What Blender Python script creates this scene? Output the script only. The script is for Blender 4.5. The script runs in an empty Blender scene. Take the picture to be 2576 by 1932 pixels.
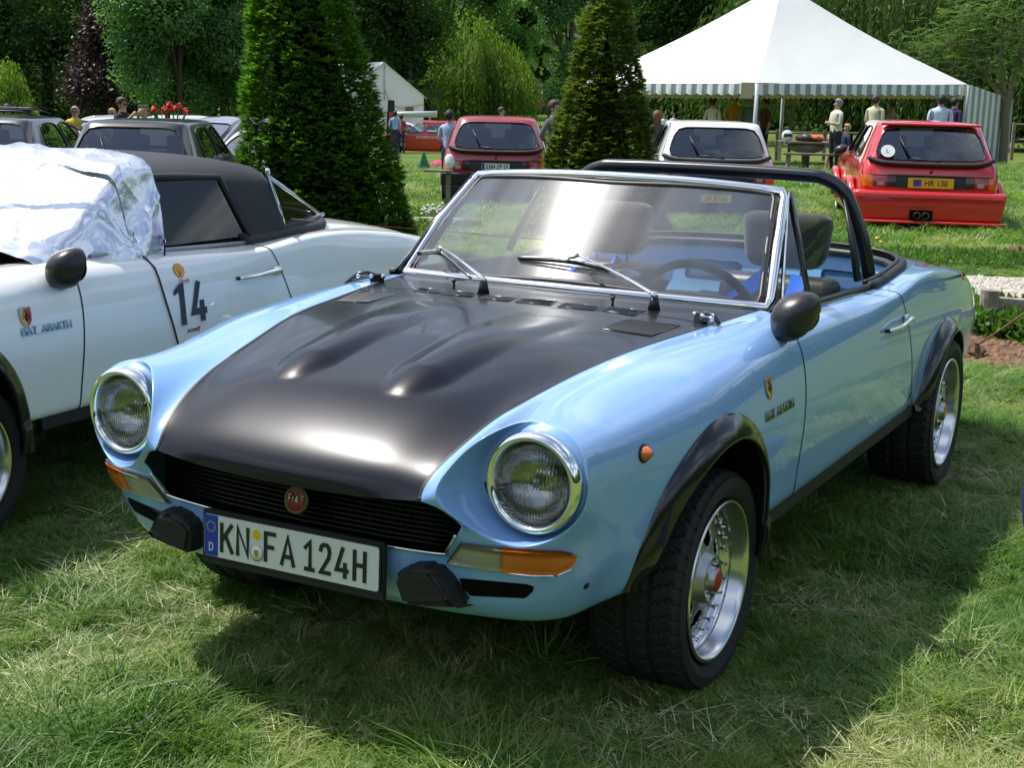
import bpy, bmesh, math, random
import numpy as np
from mathutils import Vector, Matrix, Euler
from mathutils.bvhtree import BVHTree
random.seed(5); rng = np.random.default_rng(5)
R = math.radians
scene = bpy.context.scene
COL = scene.collection

# ------------------------------------------------------------------ camera
cam_d = bpy.data.cameras.new('camera'); cam = bpy.data.objects.new('camera', cam_d); COL.objects.link(cam)
CAM = Vector((1.92270639, -3.17119798, 1.47250039))
cam.location = CAM
CAM_ROT = (R(78.09617607), R(-1.38758568), R(29.40120185))
cam.rotation_mode = 'XYZ'; cam.rotation_euler = CAM_ROT
FPX = 3472.68
cam_d.sensor_fit = 'HORIZONTAL'; cam_d.sensor_width = 36.0; cam_d.lens = FPX / 2576 * 36.0
cam_d.clip_start = 0.05; cam_d.clip_end = 3000
scene.camera = cam
cam_d.dof.use_dof = False
CM = Matrix.Translation(CAM) @ Euler(CAM_ROT, 'XYZ').to_matrix().to_4x4()
# ------------------------------------------------------------------ world and sun
SUN_DIR = Vector((-0.48, -0.03, 0.875)).normalized()      # towards the sun
sun_el = math.asin(SUN_DIR.z); sun_az = math.atan2(SUN_DIR.x, SUN_DIR.y)
world = bpy.data.worlds.new('World'); scene.world = world; world.use_nodes = True
wt = world.node_tree; wt.nodes.clear()
def wn(t, **k):
    n = wt.nodes.new(t)
    for a, b in k.items(): setattr(n, a, b)
    return n
sky = wn('ShaderNodeTexSky', sky_type='NISHITA'); sky.sun_disc = False
sky.sun_elevation = sun_el; sky.sun_rotation = sun_az; sky.air_density = 1.2; sky.dust_density = 1.4
bg = wn('ShaderNodeBackground'); bg.inputs['Strength'].default_value = 0.14
wout = wn('ShaderNodeOutputWorld')
# scattered summer clouds, as the photograph's paintwork mirrors them
tc = wn('ShaderNodeTexCoord'); sepw = wn('ShaderNodeSeparateXYZ'); wt.links.new(tc.outputs['Generated'], sepw.inputs[0])
mx = wn('ShaderNodeMath', operation='MAXIMUM'); mx.inputs[1].default_value = 0.12; wt.links.new(sepw.outputs[2], mx.inputs[0])
dv = wn('ShaderNodeVectorMath', operation='DIVIDE'); cmb = wn('ShaderNodeCombineXYZ')
for i in range(3): wt.links.new(mx.outputs[0], cmb.inputs[i])
wt.links.new(tc.outputs['Generated'], dv.inputs[0]); wt.links.new(cmb.outputs[0], dv.inputs[1])
cn = wn('ShaderNodeTexNoise'); cn.inputs['Scale'].default_value = 1.15; cn.inputs['Detail'].default_value = 9; cn.inputs['Roughness'].default_value = 0.56
wt.links.new(dv.outputs[0], cn.inputs['Vector'])
cr = wn('ShaderNodeValToRGB'); cr.color_ramp.elements[0].position = 0.47; cr.color_ramp.elements[1].position = 0.64
wt.links.new(cn.outputs['Fac'], cr.inputs[0])
cmix = wn('ShaderNodeMix', data_type='RGBA'); cmix.inputs[7].default_value = (8.2, 8.6, 9.2, 1)
wt.links.new(cr.outputs[0], cmix.inputs[0]); wt.links.new(sky.outputs[0], cmix.inputs[6])
wt.links.new(cmix.outputs[2], bg.inputs[0]); wt.links.new(bg.outputs[0], wout.inputs[0])
sun_d = bpy.data.lights.new('sun', 'SUN'); sun_d.energy = 4.6; sun_d.angle = R(0.53); sun_d.color = (1.0, 0.965, 0.92)
sun = bpy.data.objects.new('sun', sun_d); COL.objects.link(sun)
sun.rotation_euler = (-SUN_DIR).to_track_quat('-Z', 'Y').to_euler(); sun.location = (0, 0, 40)
vs = scene.view_settings
vs.view_transform = 'Standard'; vs.look = 'None'; vs.exposure = 0.26; vs.gamma = 1.0; vs.use_curve_mapping = False
scene.cycles.max_bounces = 10; scene.cycles.transparent_max_bounces = 24
scene.cycles.glossy_bounces = 4; scene.cycles.diffuse_bounces = 3; scene.cycles.transmission_bounces = 6
scene.cycles.caustics_reflective = False; scene.cycles.caustics_refractive = False
scene.cycles.sample_clamp_indirect = 6

# ------------------------------------------------------------------ pixel -> place helpers (source photo pixels)
FWD = (CM.to_3x3() @ Vector((0, 0, -1))); FWDH = Vector((FWD.x, FWD.y, 0)).normalized(); RIGHTH = Vector((FWDH.y, -FWDH.x, 0))
GD = [0, 10, 16, 21, 33, 55, 75, 110, 150, 175, 230, 330, 500]; GH = [-.012, -.012, -.13, -.22, -.35, -.80, -.80, -.45, -.70, 0, 14, 45, 70]
def gzdx(d, X): return float(np.interp(d, GD, GH)) + .022 * max(-16, min(16, X)) * max(0, min(1, (d - 8) / 12))
def gz(x, y):
    d = (x - CAM.x) * FWDH.x + (y - CAM.y) * FWDH.y; X = (x - CAM.x) * RIGHTH.x + (y - CAM.y) * RIGHTH.y
    return gzdx(d, X)
def ray(px, py):
    return CM.to_3x3() @ Vector(((px - 1288) / FPX, -(py - 966) / FPX, -1))
def at(px, d):
    """ground place seen at column px, d metres ahead"""
    r = ray(px, 270); k = d / (r.x * FWDH.x + r.y * FWDH.y)
    x = CAM.x + r.x * k; y = CAM.y + r.y * k
    return Vector((x, y, gz(x, y)))
def zat(px, py, d):
    """height above sea of pixel at distance d"""
    r = ray(px, py); k = d / (r.x * FWDH.x + r.y * FWDH.y); return CAM.z + r.z * k
YAW = math.atan2(RIGHTH.y, RIGHTH.x)        # rotation that turns +x to picture right

# ------------------------------------------------------------------ materials
MATS = {}
def mat(name, col, rough=0.5, metal=0.0, coat=0.0, spec=0.5, bump=0.0, bscale=40, var=0.0, vscale=5, alpha=None, trans=0.0, sheen=0, bdist=0.01, coat_rough=0.03, var2=None, emit=None, sss=0):
    if name in MATS: return MATS[name]
    m = bpy.data.materials.new(name); m.use_nodes = True; nt = m.node_tree; p = nt.nodes['Principled BSDF']
    p.inputs['Base Color'].default_value = (*col, 1); p.inputs['Roughness'].default_value = rough; p.inputs['Metallic'].default_value = metal
    p.inputs['Coat Weight'].default_value = coat; p.inputs['Coat Roughness'].default_value = coat_rough; p.inputs['Specular IOR Level'].default_value = spec
    if trans: p.inputs['Transmission Weight'].default_value = trans
    if sheen: p.inputs['Sheen Weight'].default_value = sheen
    if alpha is not None: p.inputs['Alpha'].default_value = alpha
    if var or bump:
        t = nt.nodes.new('ShaderNodeTexCoord')
    if var:
        n = nt.nodes.new('ShaderNodeTexNoise'); n.inputs['Scale'].default_value = vscale; n.inputs['Detail'].default_value = 6
        nt.links.new(t.outputs['Object'], n.inputs['Vector'])
        mr = nt.nodes.new('ShaderNodeMapRange'); mr.inputs[1].default_value = 0.3; mr.inputs[2].default_value = 0.7
        nt.links.new(n.outputs['Fac'], mr.inputs[0])
        mixn = nt.nodes.new('ShaderNodeMix'); mixn.data_type = 'RGBA'
        a = tuple(c * (1 - var) for c in col); b = var2 if var2 else tuple(min(1, c * (1 + var)) for c in col)
        mixn.inputs[6].default_value = (*a, 1); mixn.inputs[7].default_value = (*b, 1)
        nt.links.new(mr.outputs[0], mixn.inputs[0]); nt.links.new(mixn.outputs[2], p.inputs['Base Color'])
    if bump:
        n2 = nt.nodes.new('ShaderNodeTexNoise'); n2.inputs['Scale'].default_value = bscale; n2.inputs['Detail'].default_value = 4
        nt.links.new(t.outputs['Object'], n2.inputs['Vector'])
        b = nt.nodes.new('ShaderNodeBump'); b.inputs['Strength'].default_value = bump; b.inputs['Distance'].default_value = bdist
        nt.links.new(n2.outputs['Fac'], b.inputs['Height']); nt.links.new(b.outputs[0], p.inputs['Normal'])
    MATS[name] = m; return m
ANROT = 0.0
def glassmat(name, tint=(1, 1, 1), dust=0.0, refl=1.0, tmul=1.0, drough=0.3, an=.82):
    """thin sheet glass: clear, fresnel mirror, plus a film of dust that scatters"""
    if name in MATS: return MATS[name]
    m = bpy.data.materials.new(name); m.use_nodes = True; nt = m.node_tree; nt.nodes.clear()
    o = nt.nodes.new('ShaderNodeOutputMaterial'); tr = nt.nodes.new('ShaderNodeBsdfTransparent'); tr.inputs[0].default_value = (*[c * tmul for c in tint], 1)
    g = nt.nodes.new('ShaderNodeBsdfGlossy'); g.inputs['Roughness'].default_value = 0.0
    fr = nt.nodes.new('ShaderNodeFresnel'); fr.inputs[0].default_value = 1.52
    ml = nt.nodes.new('ShaderNodeMath'); ml.operation = 'MULTIPLY'; ml.inputs[1].default_value = 1.6 * refl; ml.use_clamp = True
    nt.links.new(fr.outputs[0], ml.inputs[0])
    mix = nt.nodes.new('ShaderNodeMixShader'); nt.links.new(ml.outputs[0], mix.inputs[0]); nt.links.new(tr.outputs[0], mix.inputs[1]); nt.links.new(g.outputs[0], mix.inputs[2])
    last = mix
    if dust:
        d = nt.nodes.new('ShaderNodeBsdfGlossy'); d.inputs['Roughness'].default_value = drough; d.inputs[0].default_value = (0.9, 0.9, 0.9, 1); d.inputs['Anisotropy'].default_value = an; d.inputs['Rotation'].default_value = ANROT
        tg = nt.nodes.new('ShaderNodeCombineXYZ'); tg.inputs[0].default_value = 1; nt.links.new(tg.outputs[0], d.inputs['Tangent'])
        t = nt.nodes.new('ShaderNodeTexCoord'); mp = nt.nodes.new('ShaderNodeMapping'); mp.inputs['Scale'].default_value = (5, .35, .35)
        n = nt.nodes.new('ShaderNodeTexNoise'); n.inputs['Scale'].default_value = 1.6; n.inputs['Detail'].default_value = 1
        nt.links.new(t.outputs['Object'], mp.inputs[0]); nt.links.new(mp.outputs[0], n.inputs['Vector'])
        mm = nt.nodes.new('ShaderNodeMapRange'); mm.inputs[1].default_value = .35; mm.inputs[2].default_value = .65; mm.inputs[3].default_value = dust * .55; mm.inputs[4].default_value = dust * 1.5
        nt.links.new(n.outputs['Fac'], mm.inputs[0])
        m2 = nt.nodes.new('ShaderNodeMixShader'); nt.links.new(mm.outputs[0], m2.inputs[0]); nt.links.new(mix.outputs[0], m2.inputs[1]); nt.links.new(d.outputs[0], m2.inputs[2]); last = m2
    nt.links.new(last.outputs[0], o.inputs[0]); MATS[name] = m; return m

# ------------------------------------------------------------------ mesh helpers
def props(o, label=None, cat=None, group=None, kind=None):
    if label: o['label'] = label
    if cat: o['category'] = cat
    if group: o['group'] = group
    if kind: o['kind'] = kind
    return o
def empty(name, loc=(0, 0, 0), rz=0, parent=None, label=None, cat=None, group=None, kind=None):
    o = bpy.data.objects.new(name, None); o.empty_display_size = 0.2; COL.objects.link(o); o.location = loc; o.rotation_euler = (0, 0, rz); o.parent = parent
    return props(o, label, cat, group, kind)
def link(name, me, parent=None, loc=None, rot=None, scale=None, **k):
    o = bpy.data.objects.new(name, me); COL.objects.link(o); o.parent = parent
    if loc is not None: o.location = loc
    if rot is not None: o.rotation_euler = rot
    if scale is not None: o.scale = scale
    return props(o, **k)
def pymesh(name, vs_, fs, mats, smooth=True, mi=None):
    me = bpy.data.meshes.new(name); me.from_pydata([tuple(v) for v in vs_], [], [tuple(f) for f in fs])
    for m in (mats if isinstance(mats, (list, tuple)) else [mats]): me.materials.append(m)
    if mi is not None: me.polygons.foreach_set('material_index', mi)
    if smooth: me.polygons.foreach_set('use_smooth', [True] * len(me.polygons))
    me.update(); return me
def fastmesh(name, V, F, mats, smooth=False):
    """V (n,3), F (m,k) numpy -> mesh, all faces k-gons"""
    me = bpy.data.meshes.new(name); n, k = F.shape
    me.vertices.add(len(V)); me.vertices.foreach_set('co', np.asarray(V, np.float32).ravel())
    me.loops.add(n * k); me.loops.foreach_set('vertex_index', F.astype(np.int32).ravel())
    me.polygons.add(n); me.polygons.foreach_set('loop_start', np.arange(0, n * k, k, dtype=np.int32)); me.polygons.foreach_set('loop_total', np.full(n, k, np.int32))
    if smooth: me.polygons.foreach_set('use_smooth', np.ones(n, bool))
    for m in (mats if isinstance(mats, (list, tuple)) else [mats]): me.materials.append(m)
    me.update(calc_edges=True); return me
def bmdone(name, bm, m, smooth=True, parent=None, **k):
    me = bpy.data.meshes.new(name); bm.to_mesh(me); bm.free()
    for x in (m if isinstance(m, (list, tuple)) else [m]): me.materials.append(x)
    if smooth: me.polygons.foreach_set('use_smooth', [True] * len(me.polygons))
    me.update(); return link(name, me, parent, **k)
def boxbm(sx, sy, sz, bev=0.0, seg=2, mtx=None, bm=None):
    b = bmesh.new(); bmesh.ops.create_cube(b, size=1.0); bmesh.ops.scale(b, vec=(sx, sy, sz), verts=b.verts)
    if bev: bmesh.ops.bevel(b, geom=b.edges[:], offset=bev, segments=seg, affect='EDGES', profile=0.6)
    if mtx is not None: bmesh.ops.transform(b, matrix=mtx, verts=b.verts)
    if bm is not None:
        me = bpy.data.meshes.new('t'); b.to_mesh(me); b.free(); bm.from_mesh(me); bpy.data.meshes.remove(me); return bm
    return b
def box(name, size, loc, m, parent=None, rot=None, bev=0.0, seg=2, smooth=False, **k):
    return bmdone(name, boxbm(*size, bev=bev, seg=seg), m, smooth=smooth, parent=parent, loc=loc, rot=rot, **k)
def tube_data(pts, r, seg=8, closed=False, flat=None):
    """swept tube; r scalar or list; flat=(a,b) elliptical"""
    P = [Vector(p) for p in pts]; n = len(P); vs_, fs = [], []
    rr = r if isinstance(r, (list, tuple)) else [r] * n
    up = Vector((0, 0, 1)); prevN = None
    for i, p in enumerate(P):
        a = P[(i - 1) % n] if (closed or i > 0) else p; b = P[(i + 1) % n] if (closed or i < n - 1) else p
        t = (b - a).normalized()
        if prevN is None:
            nn = t.cross(up)
            if nn.length < 0.1: nn = t.cross(Vector((0, 1, 0)))
            nn.normalize()
        else:
            nn = prevN - t * prevN.dot(t); nn.normalize()
        prevN = nn; bb = t.cross(nn)
        fa, fb = flat if flat else (1, 1)
        for j in range(seg):
            an = 2 * math.pi * j / seg; vs_.append(p + (nn * math.cos(an) * fa + bb * math.sin(an) * fb) * rr[i])
    m = n if closed else n - 1
    for i in range(m):
        for j in range(seg):
            a = i * seg + j; b = i * seg + (j + 1) % seg; c = ((i + 1) % n) * seg + (j + 1) % seg; d = ((i + 1) % n) * seg + j; fs.append((a, d, c, b))
    if not closed: fs.append(tuple(range(seg))); fs.append(tuple(reversed(range((n - 1) * seg, n * seg))))
    return vs_, fs
def tube(name, pts, r, m, parent=None, seg=8, closed=False, flat=None, **k):
    v, f = tube_data(pts, r, seg, closed, flat); return link(name, pymesh(name, v, f, m), parent, **k)
def smoothpath(pts, n=6, closed=False):
    P = [Vector(p) for p in pts]; out = []; N = len(P)
    rng_ = range(N if closed else N - 1)
    for i in rng_:
        p0 = P[(i - 1) % N] if (closed or i > 0) else P[0]; p1 = P[i]; p2 = P[(i + 1) % N]; p3 = P[(i + 2) % N] if (closed or i < N - 2) else P[-1]
        for j in range(n):
            t = j / n; out.append(0.5 * ((2 * p1) + (p2 - p0) * t + (2 * p0 - 5 * p1 + 4 * p2 - p3) * t * t + (3 * p1 - p0 - 3 * p2 + p3) * t ** 3))
    if not closed: out.append(P[-1])
    return out
def lathe_data(prof, seg=32, axis='x', close=False):
    """prof: (r, h) list around axis"""
    vs_, fs = [], []; n = len(prof)
    for j in range(seg):
        a = 2 * math.pi * j / seg; c, s = math.cos(a), math.sin(a)
        for r, h in prof:
            vs_.append({'x': (h, r * c, r * s), 'y': (r * c, h, r * s), 'z': (r * c, r * s, h)}[axis])
    for j in range(seg):
        for i in range(n - 1):
            a = j * n + i; b = ((j + 1) % seg) * n + i; fs.append((a, b, b + 1, a + 1))
    return vs_, fs
def lathe(name, prof, m, parent=None, seg=32, axis='x', **k):
    v, f = lathe_data(prof, seg, axis); me = pymesh(name, v, f, m); return link(name, me, parent, **k)
def join_data(parts):
    V, F = [], []
    for v, f in parts:
        o = len(V); V += list(v); F += [tuple(i + o for i in q) for q in f]
    return V, F
def textmesh(s, w, h, ext=0.0005, m=None, name='lettering', shear=0.0, bold=0.0, fitw=True):
    cu = bpy.data.curves.new('t', 'FONT'); cu.body = s; cu.size = 1; cu.extrude = 0; cu.offset = bold; cu.shear = shear; cu.resolution_u = 3
    o = bpy.data.objects.new('t', cu); me = bpy.data.meshes.new_from_object(o); bpy.data.objects.remove(o); bpy.data.curves.remove(cu)
    n = len(me.vertices); a = np.zeros(n * 3, np.float32); me.vertices.foreach_get('co', a); a = a.reshape(-1, 3)
    mn = a.min(0); mxx = a.max(0); a[:, 0] = (a[:, 0] - (mn[0] + mxx[0]) / 2) / (mxx[0] - mn[0]) * w; a[:, 1] = (a[:, 1] - (mn[1] + mxx[1]) / 2) / (mxx[1] - mn[1]) * h
    me.vertices.foreach_set('co', a.ravel()); me.name = name
    if ext:
        bm = bmesh.new(); bm.from_mesh(me); r = bmesh.ops.extrude_face_region(bm, geom=bm.faces[:]); vv = [e for e in r['geom'] if isinstance(e, bmesh.types.BMVert)]
        bmesh.ops.translate(bm, vec=(0, 0, ext), verts=vv); bmesh.ops.recalc_face_normals(bm, faces=bm.faces); bm.to_mesh(me); bm.free()
    me.materials.clear(); me.materials.append(m); return me
def frame_rot(nrm, up=(0, 0, 1)):
    """matrix whose local +z is nrm and local +y is close to up"""
    z = Vector(nrm).normalized(); u = Vector(up); x = u.cross(z).normalized(); y = z.cross(x)
    return Matrix((x, y, z)).transposed()
def poly_plate(name, pts2, th, m, parent=None, mtx=None, bev=0.0, smooth=False, **k):
    """flat outline (x,y) extruded th along z, then placed by mtx"""
    bm = bmesh.new(); vv = [bm.verts.new((x, y, 0)) for x, y in pts2]; f = bm.faces.new(vv)
    r = bmesh.ops.extrude_face_region(bm, geom=[f]); bmesh.ops.translate(bm, vec=(0, 0, th), verts=[e for e in r['geom'] if isinstance(e, bmesh.types.BMVert)])
    bmesh.ops.recalc_face_normals(bm, faces=bm.faces)
    if bev: bmesh.ops.bevel(bm, geom=bm.edges[:], offset=bev, segments=2, affect='EDGES')
    if mtx is not None: bmesh.ops.transform(bm, matrix=mtx, verts=bm.verts)
    return bmdone(name, bm, m, smooth=smooth, parent=parent, **k)
def ellipse(rx, ry, n=24, cx=0, cy=0): return [(cx + rx * math.cos(2 * math.pi * i / n), cy + ry * math.sin(2 * math.pi * i / n)) for i in range(n)]
def plM(p, rot3): return Matrix.Translation(Vector(p)) @ rot3.to_4x4()
def copy_tree(o, parent=None):
    c = o.copy(); COL.objects.link(c); c.parent = parent
    for ch in list(o.children): copy_tree(ch, c)
    return c

# shared materials
m_blue = mat('light blue paint', (0.22, 0.405, 0.72), 0.32, 0.0, coat=1.0, coat_rough=0.02)
m_blackhood = mat('satin black hood paint', (0.007, 0.008, 0.013), 0.29, 0, coat=0.22, coat_rough=0.04, spec=0.26)
m_white = mat('white car paint', (0.84, 0.84, 0.79), 0.35, 0, coat=1.0, coat_rough=0.03)
m_gloss = mat('gloss black paint', (0.008, 0.008, 0.009), 0.2, 0, coat=0.8)
m_flare = mat('gloss black flare plastic', (0.008, 0.008, 0.009), 0.16, 0, coat=0.3, bump=0.02, bscale=300)
m_rubber = mat('tyre rubber', (0.012, 0.012, 0.012), 0.75, bump=0.1, bscale=300, bdist=0.002)
m_trim = mat('black rubber trim', (0.01, 0.01, 0.01), 0.45)
m_plastic = mat('black grained plastic', (0.010, 0.010, 0.011), 0.62, bump=0.25, bscale=700, bdist=0.001)
m_chrome = mat('chrome', (0.86, 0.86, 0.86), 0.06, 1.0)
m_alu = mat('polished aluminium', (0.66, 0.66, 0.67), 0.22, 1.0, bump=0.02, bscale=120)
m_alu2 = mat('cast aluminium', (0.42, 0.42, 0.43), 0.38, 1.0, bump=0.1, bscale=200, bdist=0.002)
m_dark = mat('underbody black', (0.004, 0.004, 0.004), 0.9, spec=0.1)
m_inner = mat('dark interior trim', (0.014, 0.014, 0.015), 0.6, bump=0.15, bscale=300, bdist=0.002)
m_glass = glassmat('clear glass', (0.93, 0.97, 0.95), refl=0.75)
m_wind = glassmat('dusty windscreen glass', (0.96, 0.99, 0.98), dust=0.26, refl=1.0, drough=0.42)
m_amber = mat('amber lens', (0.62, 0.13, 0.012), 0.12, coat=1.0, bump=0.35, bscale=150, bdist=0.002)
m_clear = mat('clear ribbed lens', (0.30, 0.28, 0.22), 0.12, coat=1.0, bump=0.4, bscale=180, bdist=0.002)
m_red = mat('red enamel', (0.42, 0.02, 0.02), 0.3, coat=0.6)
m_yellow = mat('yellow enamel', (0.75, 0.45, 0.03), 0.4)
m_whitep = mat('white print', (0.78, 0.78, 0.76), 0.45)
m_blackp = mat('black print', (0.012, 0.012, 0.014), 0.45)
m_euro = mat('blue plate band', (0.01, 0.04, 0.32), 0.4)
m_redlens = mat('red lens', (0.35, 0.012, 0.01), 0.15, coat=1.0, bump=0.3, bscale=120, bdist=0.002)

def islands(V, F_):
    par = list(range(len(V)))
    def fd(a):
        while par[a] != a: par[a] = par[par[a]]; a = par[a]
        return a
    for f in F_:
        for q in f[1:]: par[fd(f[0])] = fd(q)
    gr = {}
    for f in F_: gr.setdefault(fd(f[0]), []).append(f)
    out = []
    for fs in gr.values():
        ids = sorted({i for f in fs for i in f}); mp = {i: k for k, i in enumerate(ids)}; out.append(([V[i] for i in ids], [tuple(mp[i] for i in f) for f in fs]))
    return out
# ================================================================== open two-seater shell
def seam_rows():
    return [((.376, -.787, .614), (-.802, .596)), ((.386, -.732, .677), (-.772, .668)), ((.415, -.60, .739), (-.615, .765)), ((.446, -.45, .780), (-.45, .812)),
            ((.488, -.20, .825), (-.20, .856)), ((.524, 0, .847), (0, .868)), ((.555, .20, .857), (.20, .879)), ((.582, .37, .865), (.355, .882))]
def spider_cage():
    V = {}; F = []          # F: (names, tag)
    def v(n, x, y, z): V[n] = (x, y, z); return n
    rows = seam_rows()
    for j, (s, c) in enumerate(rows):
        v(f's3_{j}', *s)
        for i, t in ((0, 0.0), (1, .36), (2, .70)):
            v(f's{i}_{j}', t * s[0], c[0] + (s[1] - c[0]) * t ** 2.2, c[1] + (s[2] - c[1]) * t ** 2.2)
    # cowl rear edge (windscreen base)
    for i, p in enumerate(((0, .575, .884), (.22, .580, .884), (.43, .600, .880), (.615, .645, .874))): v(f's{i}_8', *p)
    for j in range(8):
        for i in range(3): F.append(((f's{i}_{j}', f's{i+1}_{j}', f's{i+1}_{j+1}', f's{i}_{j+1}'), 'hood' if j < 7 else 'cowl'))
    # side lines 4..11 at stations 3.. (3=-.45,4=-.2,5=0,6=.2,7=.38,8=E,9=F,10=G,11=H,12=I,13=J,14=K,15=L,16=M,17=N)
    T = {
     4: [(.555,-.45,.800),(.597,-.2,.836),(.625,0,.852),(.65,.2,.861),(.668,.40,.866),(.69,.62,.868),(.693,.9,.862),(.69,1.3,.850),(.683,1.62,.838),(.668,1.95,.848),(.645,2.22,.853),(.64,2.60,.822),(.63,2.95,.778),(.61,3.15,.738),(.57,3.27,.69)],
     5: [(.665,-.45,.772),(.712,-.2,.797),(.735,0,.811),(.745,.2,.821),(.75,.40,.826),(.754,.55,.828),(.758,.9,.824),(.762,1.3,.817),(.766,1.66,.821),(.757,1.95,.842),(.748,2.28,.840),(.738,2.62,.812),(.715,2.95,.765),(.69,3.15,.725),(.655,3.26,.675)],
     6: [(.718,-.45,.70),(.765,-.2,.716),(.785,0,.723),(.79,.2,.728),(.791,.40,.732),(.792,.54,.735),(.793,.9,.736),(.793,1.3,.737),(.791,1.70,.742),(.788,1.98,.747),(.787,2.28,.745),(.782,2.62,.722),(.762,2.95,.687),(.735,3.16,.652),(.69,3.275,.61)],
     7: [(.717,-.45,.60),(.768,-.2,.605),(.801,0,.61),(.804,.2,.61),(.805,.40,.61),(.805,.53,.61),(.806,.9,.61),(.806,1.3,.61),(.805,1.76,.61),(.803,2.02,.61),(.803,2.28,.61),(.798,2.62,.60),(.78,2.95,.575),(.75,3.18,.555),(.70,3.29,.535)],
     8: [(.709,-.45,.50),(.762,-.2,.50),(.798,0,.50),(.800,.2,.50),(.801,.40,.50),(.801,.52,.50),(.802,.9,.50),(.802,1.3,.50),(.801,1.82,.50),(.80,2.05,.50),(.80,2.28,.50),(.795,2.62,.50),(.776,2.95,.49),(.745,3.18,.47),(.697,3.285,.465)],
     9: [(.696,-.45,.425),(.755,-.2,.43),(.793,0,.435),(.795,.2,.435),(.796,.40,.435),(.796,.515,.435),(.797,.9,.435),(.797,1.3,.435),(.796,1.86,.435),(.795,2.08,.435),(.795,2.28,.435),(.79,2.62,.435),(.77,2.95,.43),(.74,3.17,.42),(.69,3.275,.415)],
     10: [(.668,-.45,.345),(.745,-.2,.36),(.785,0,.372),(.787,.2,.375),(.787,.40,.376),(.787,.51,.376),(.788,.9,.376),(.788,1.3,.376),(.787,1.90,.376),(.786,2.10,.378),(.786,2.28,.38),(.78,2.62,.385),(.757,2.95,.385),(.725,3.15,.38),(.675,3.25,.38)]}
    T[11] = [(x - .035, y, z - .004) for x, y, z in T[10]]
    for i, row in T.items():
        for j, p in enumerate(row): v(f's{i}_{j+3}', *p)
    for j in range(3, 17):
        for i in range(3, 11):
            if i == 3 and j >= 8: continue
            F.append(((f's{i}_{j}', f's{i+1}_{j}', f's{i+1}_{j+1}', f's{i}_{j+1}'), 'door' if 8 <= j < 11 and i >= 4 and i < 11 else 'body'))
    # rear deck
    D = {13: [(0,2.40,.890),(.2,2.395,.888),(.42,2.375,.882),(.57,2.325,.868)], 14: [(0,2.64,.868),(.2,2.64,.866),(.42,2.63,.856),(.57,2.61,.838)],
         15: [(0,2.96,.82),(.2,2.96,.818),(.42,2.955,.808),(.57,2.95,.79)], 16: [(0,3.17,.765),(.2,3.17,.764),(.42,3.165,.758),(.55,3.155,.745)], 17: [(0,3.30,.70),(.17,3.30,.70),(.34,3.295,.698),(.47,3.285,.695)]}
    for j, row in D.items():
        for i, p in enumerate(row): v(f's{i}_{j}', *p)
    for j in range(13, 17):
        for i in range(4): F.append(((f's{i}_{j}', f's{i+1}_{j}', f's{i+1}_{j+1}', f's{i}_{j+1}'), 'body'))
    # tail face
    xs = [0, .17, .34, .47, .58]; zs = [.615, .54, .467, .417, .38, .376]; ys = [3.315, 3.32, 3.315, 3.305, 3.275, 3.24]
    for k, (z, y) in enumerate(zip(zs, ys)):
        for i, x in enumerate(xs): v(f't{i}_{k}', x, y - (0.02 if i == 4 else 0), z)
    for i in range(4): F.append(((f's{i}_17', f's{i+1}_17', f't{i+1}_0', f't{i}_0'), 'body'))
    F.append((('s4_17', 's5_17', 's6_17', 't4_0'), 'body'))
    for k in range(5):
        for i in range(4): F.append(((f't{i}_{k}', f't{i+1}_{k}', f't{i+1}_{k+1}', f't{i}_{k+1}'), 'body'))
        F.append(((f't4_{k}', f's{6+k}_17', f's{7+k}_17', f't4_{k+1}'), 'body'))
    # headlamp bucket: angles from outboard through top
    A = {0: (.7125,-.655,.66), 30: (.698,-.643,.723), 60: (.653,-.630,.768), 90: (.590,-.625,.785), 120: (.527,-.642,.778), 150: (.467,-.700,.741), 175: (.428,-.747,.688),
         200: (.414,-.779,.634), 220: (.446,-.767,.590), 245: (.503,-.740,.549), 270: (.580,-.715,.529), 300: (.655,-.688,.553), 330: (.702,-.668,.603)}
    ang = list(A); hc = Vector((.589, 0, .660))
    for a in ang:
        v(f'a{a}', *A[a]); c, s = math.cos(R(a)), math.sin(R(a))
        p = Vector(A[a]); q0 = Vector((hc.x + .104 * c, -.650, hc.z + .104 * s))
        mid = q0.lerp(p, .5); mid.y = q0.y * .75 + p.y * .25
        far = (Vector((p.x, 0, p.z)) - Vector((hc.x, 0, hc.z))).length
        mid.y += 0.012 if far > .13 else 0.0
        v(f'b{a}', *mid); v(f'c{a}', *q0); v(f'd{a}', hc.x + .10 * c, -.59, hc.z + .10 * s)
    for k in range(13):
        a, b = ang[k], ang[(k + 1) % 13]
        for u, w in (('a', 'b'), ('b', 'c'), ('c', 'd')): F.append(((f'{u}{b}', f'{u}{a}', f'{w}{a}', f'{w}{b}'), 'body'))
    v('g1', .411, -.773, .602); v('G', .456, -.744, .562)
    q = lambda *n: F.append((n, 'body'))
    q('s3_3', 's4_3', 'a90', 'a120'); q('s3_2', 's3_3', 'a120', 'a150'); q('s3_1', 's3_2', 'a150', 'a175'); q('s3_0', 's3_1', 'a175', 'a200')
    q('s3_0', 'a200', 'a220', 'g1'); q('g1', 'a220', 'a245', 'G')
    q('s4_3', 's5_3', 'a60', 'a90'); q('s5_3', 's6_3', 'a30', 'a60'); q('s6_3', 's7_3', 'a0', 'a30'); q('s7_3', 's8_3', 'a330', 'a0')
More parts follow.
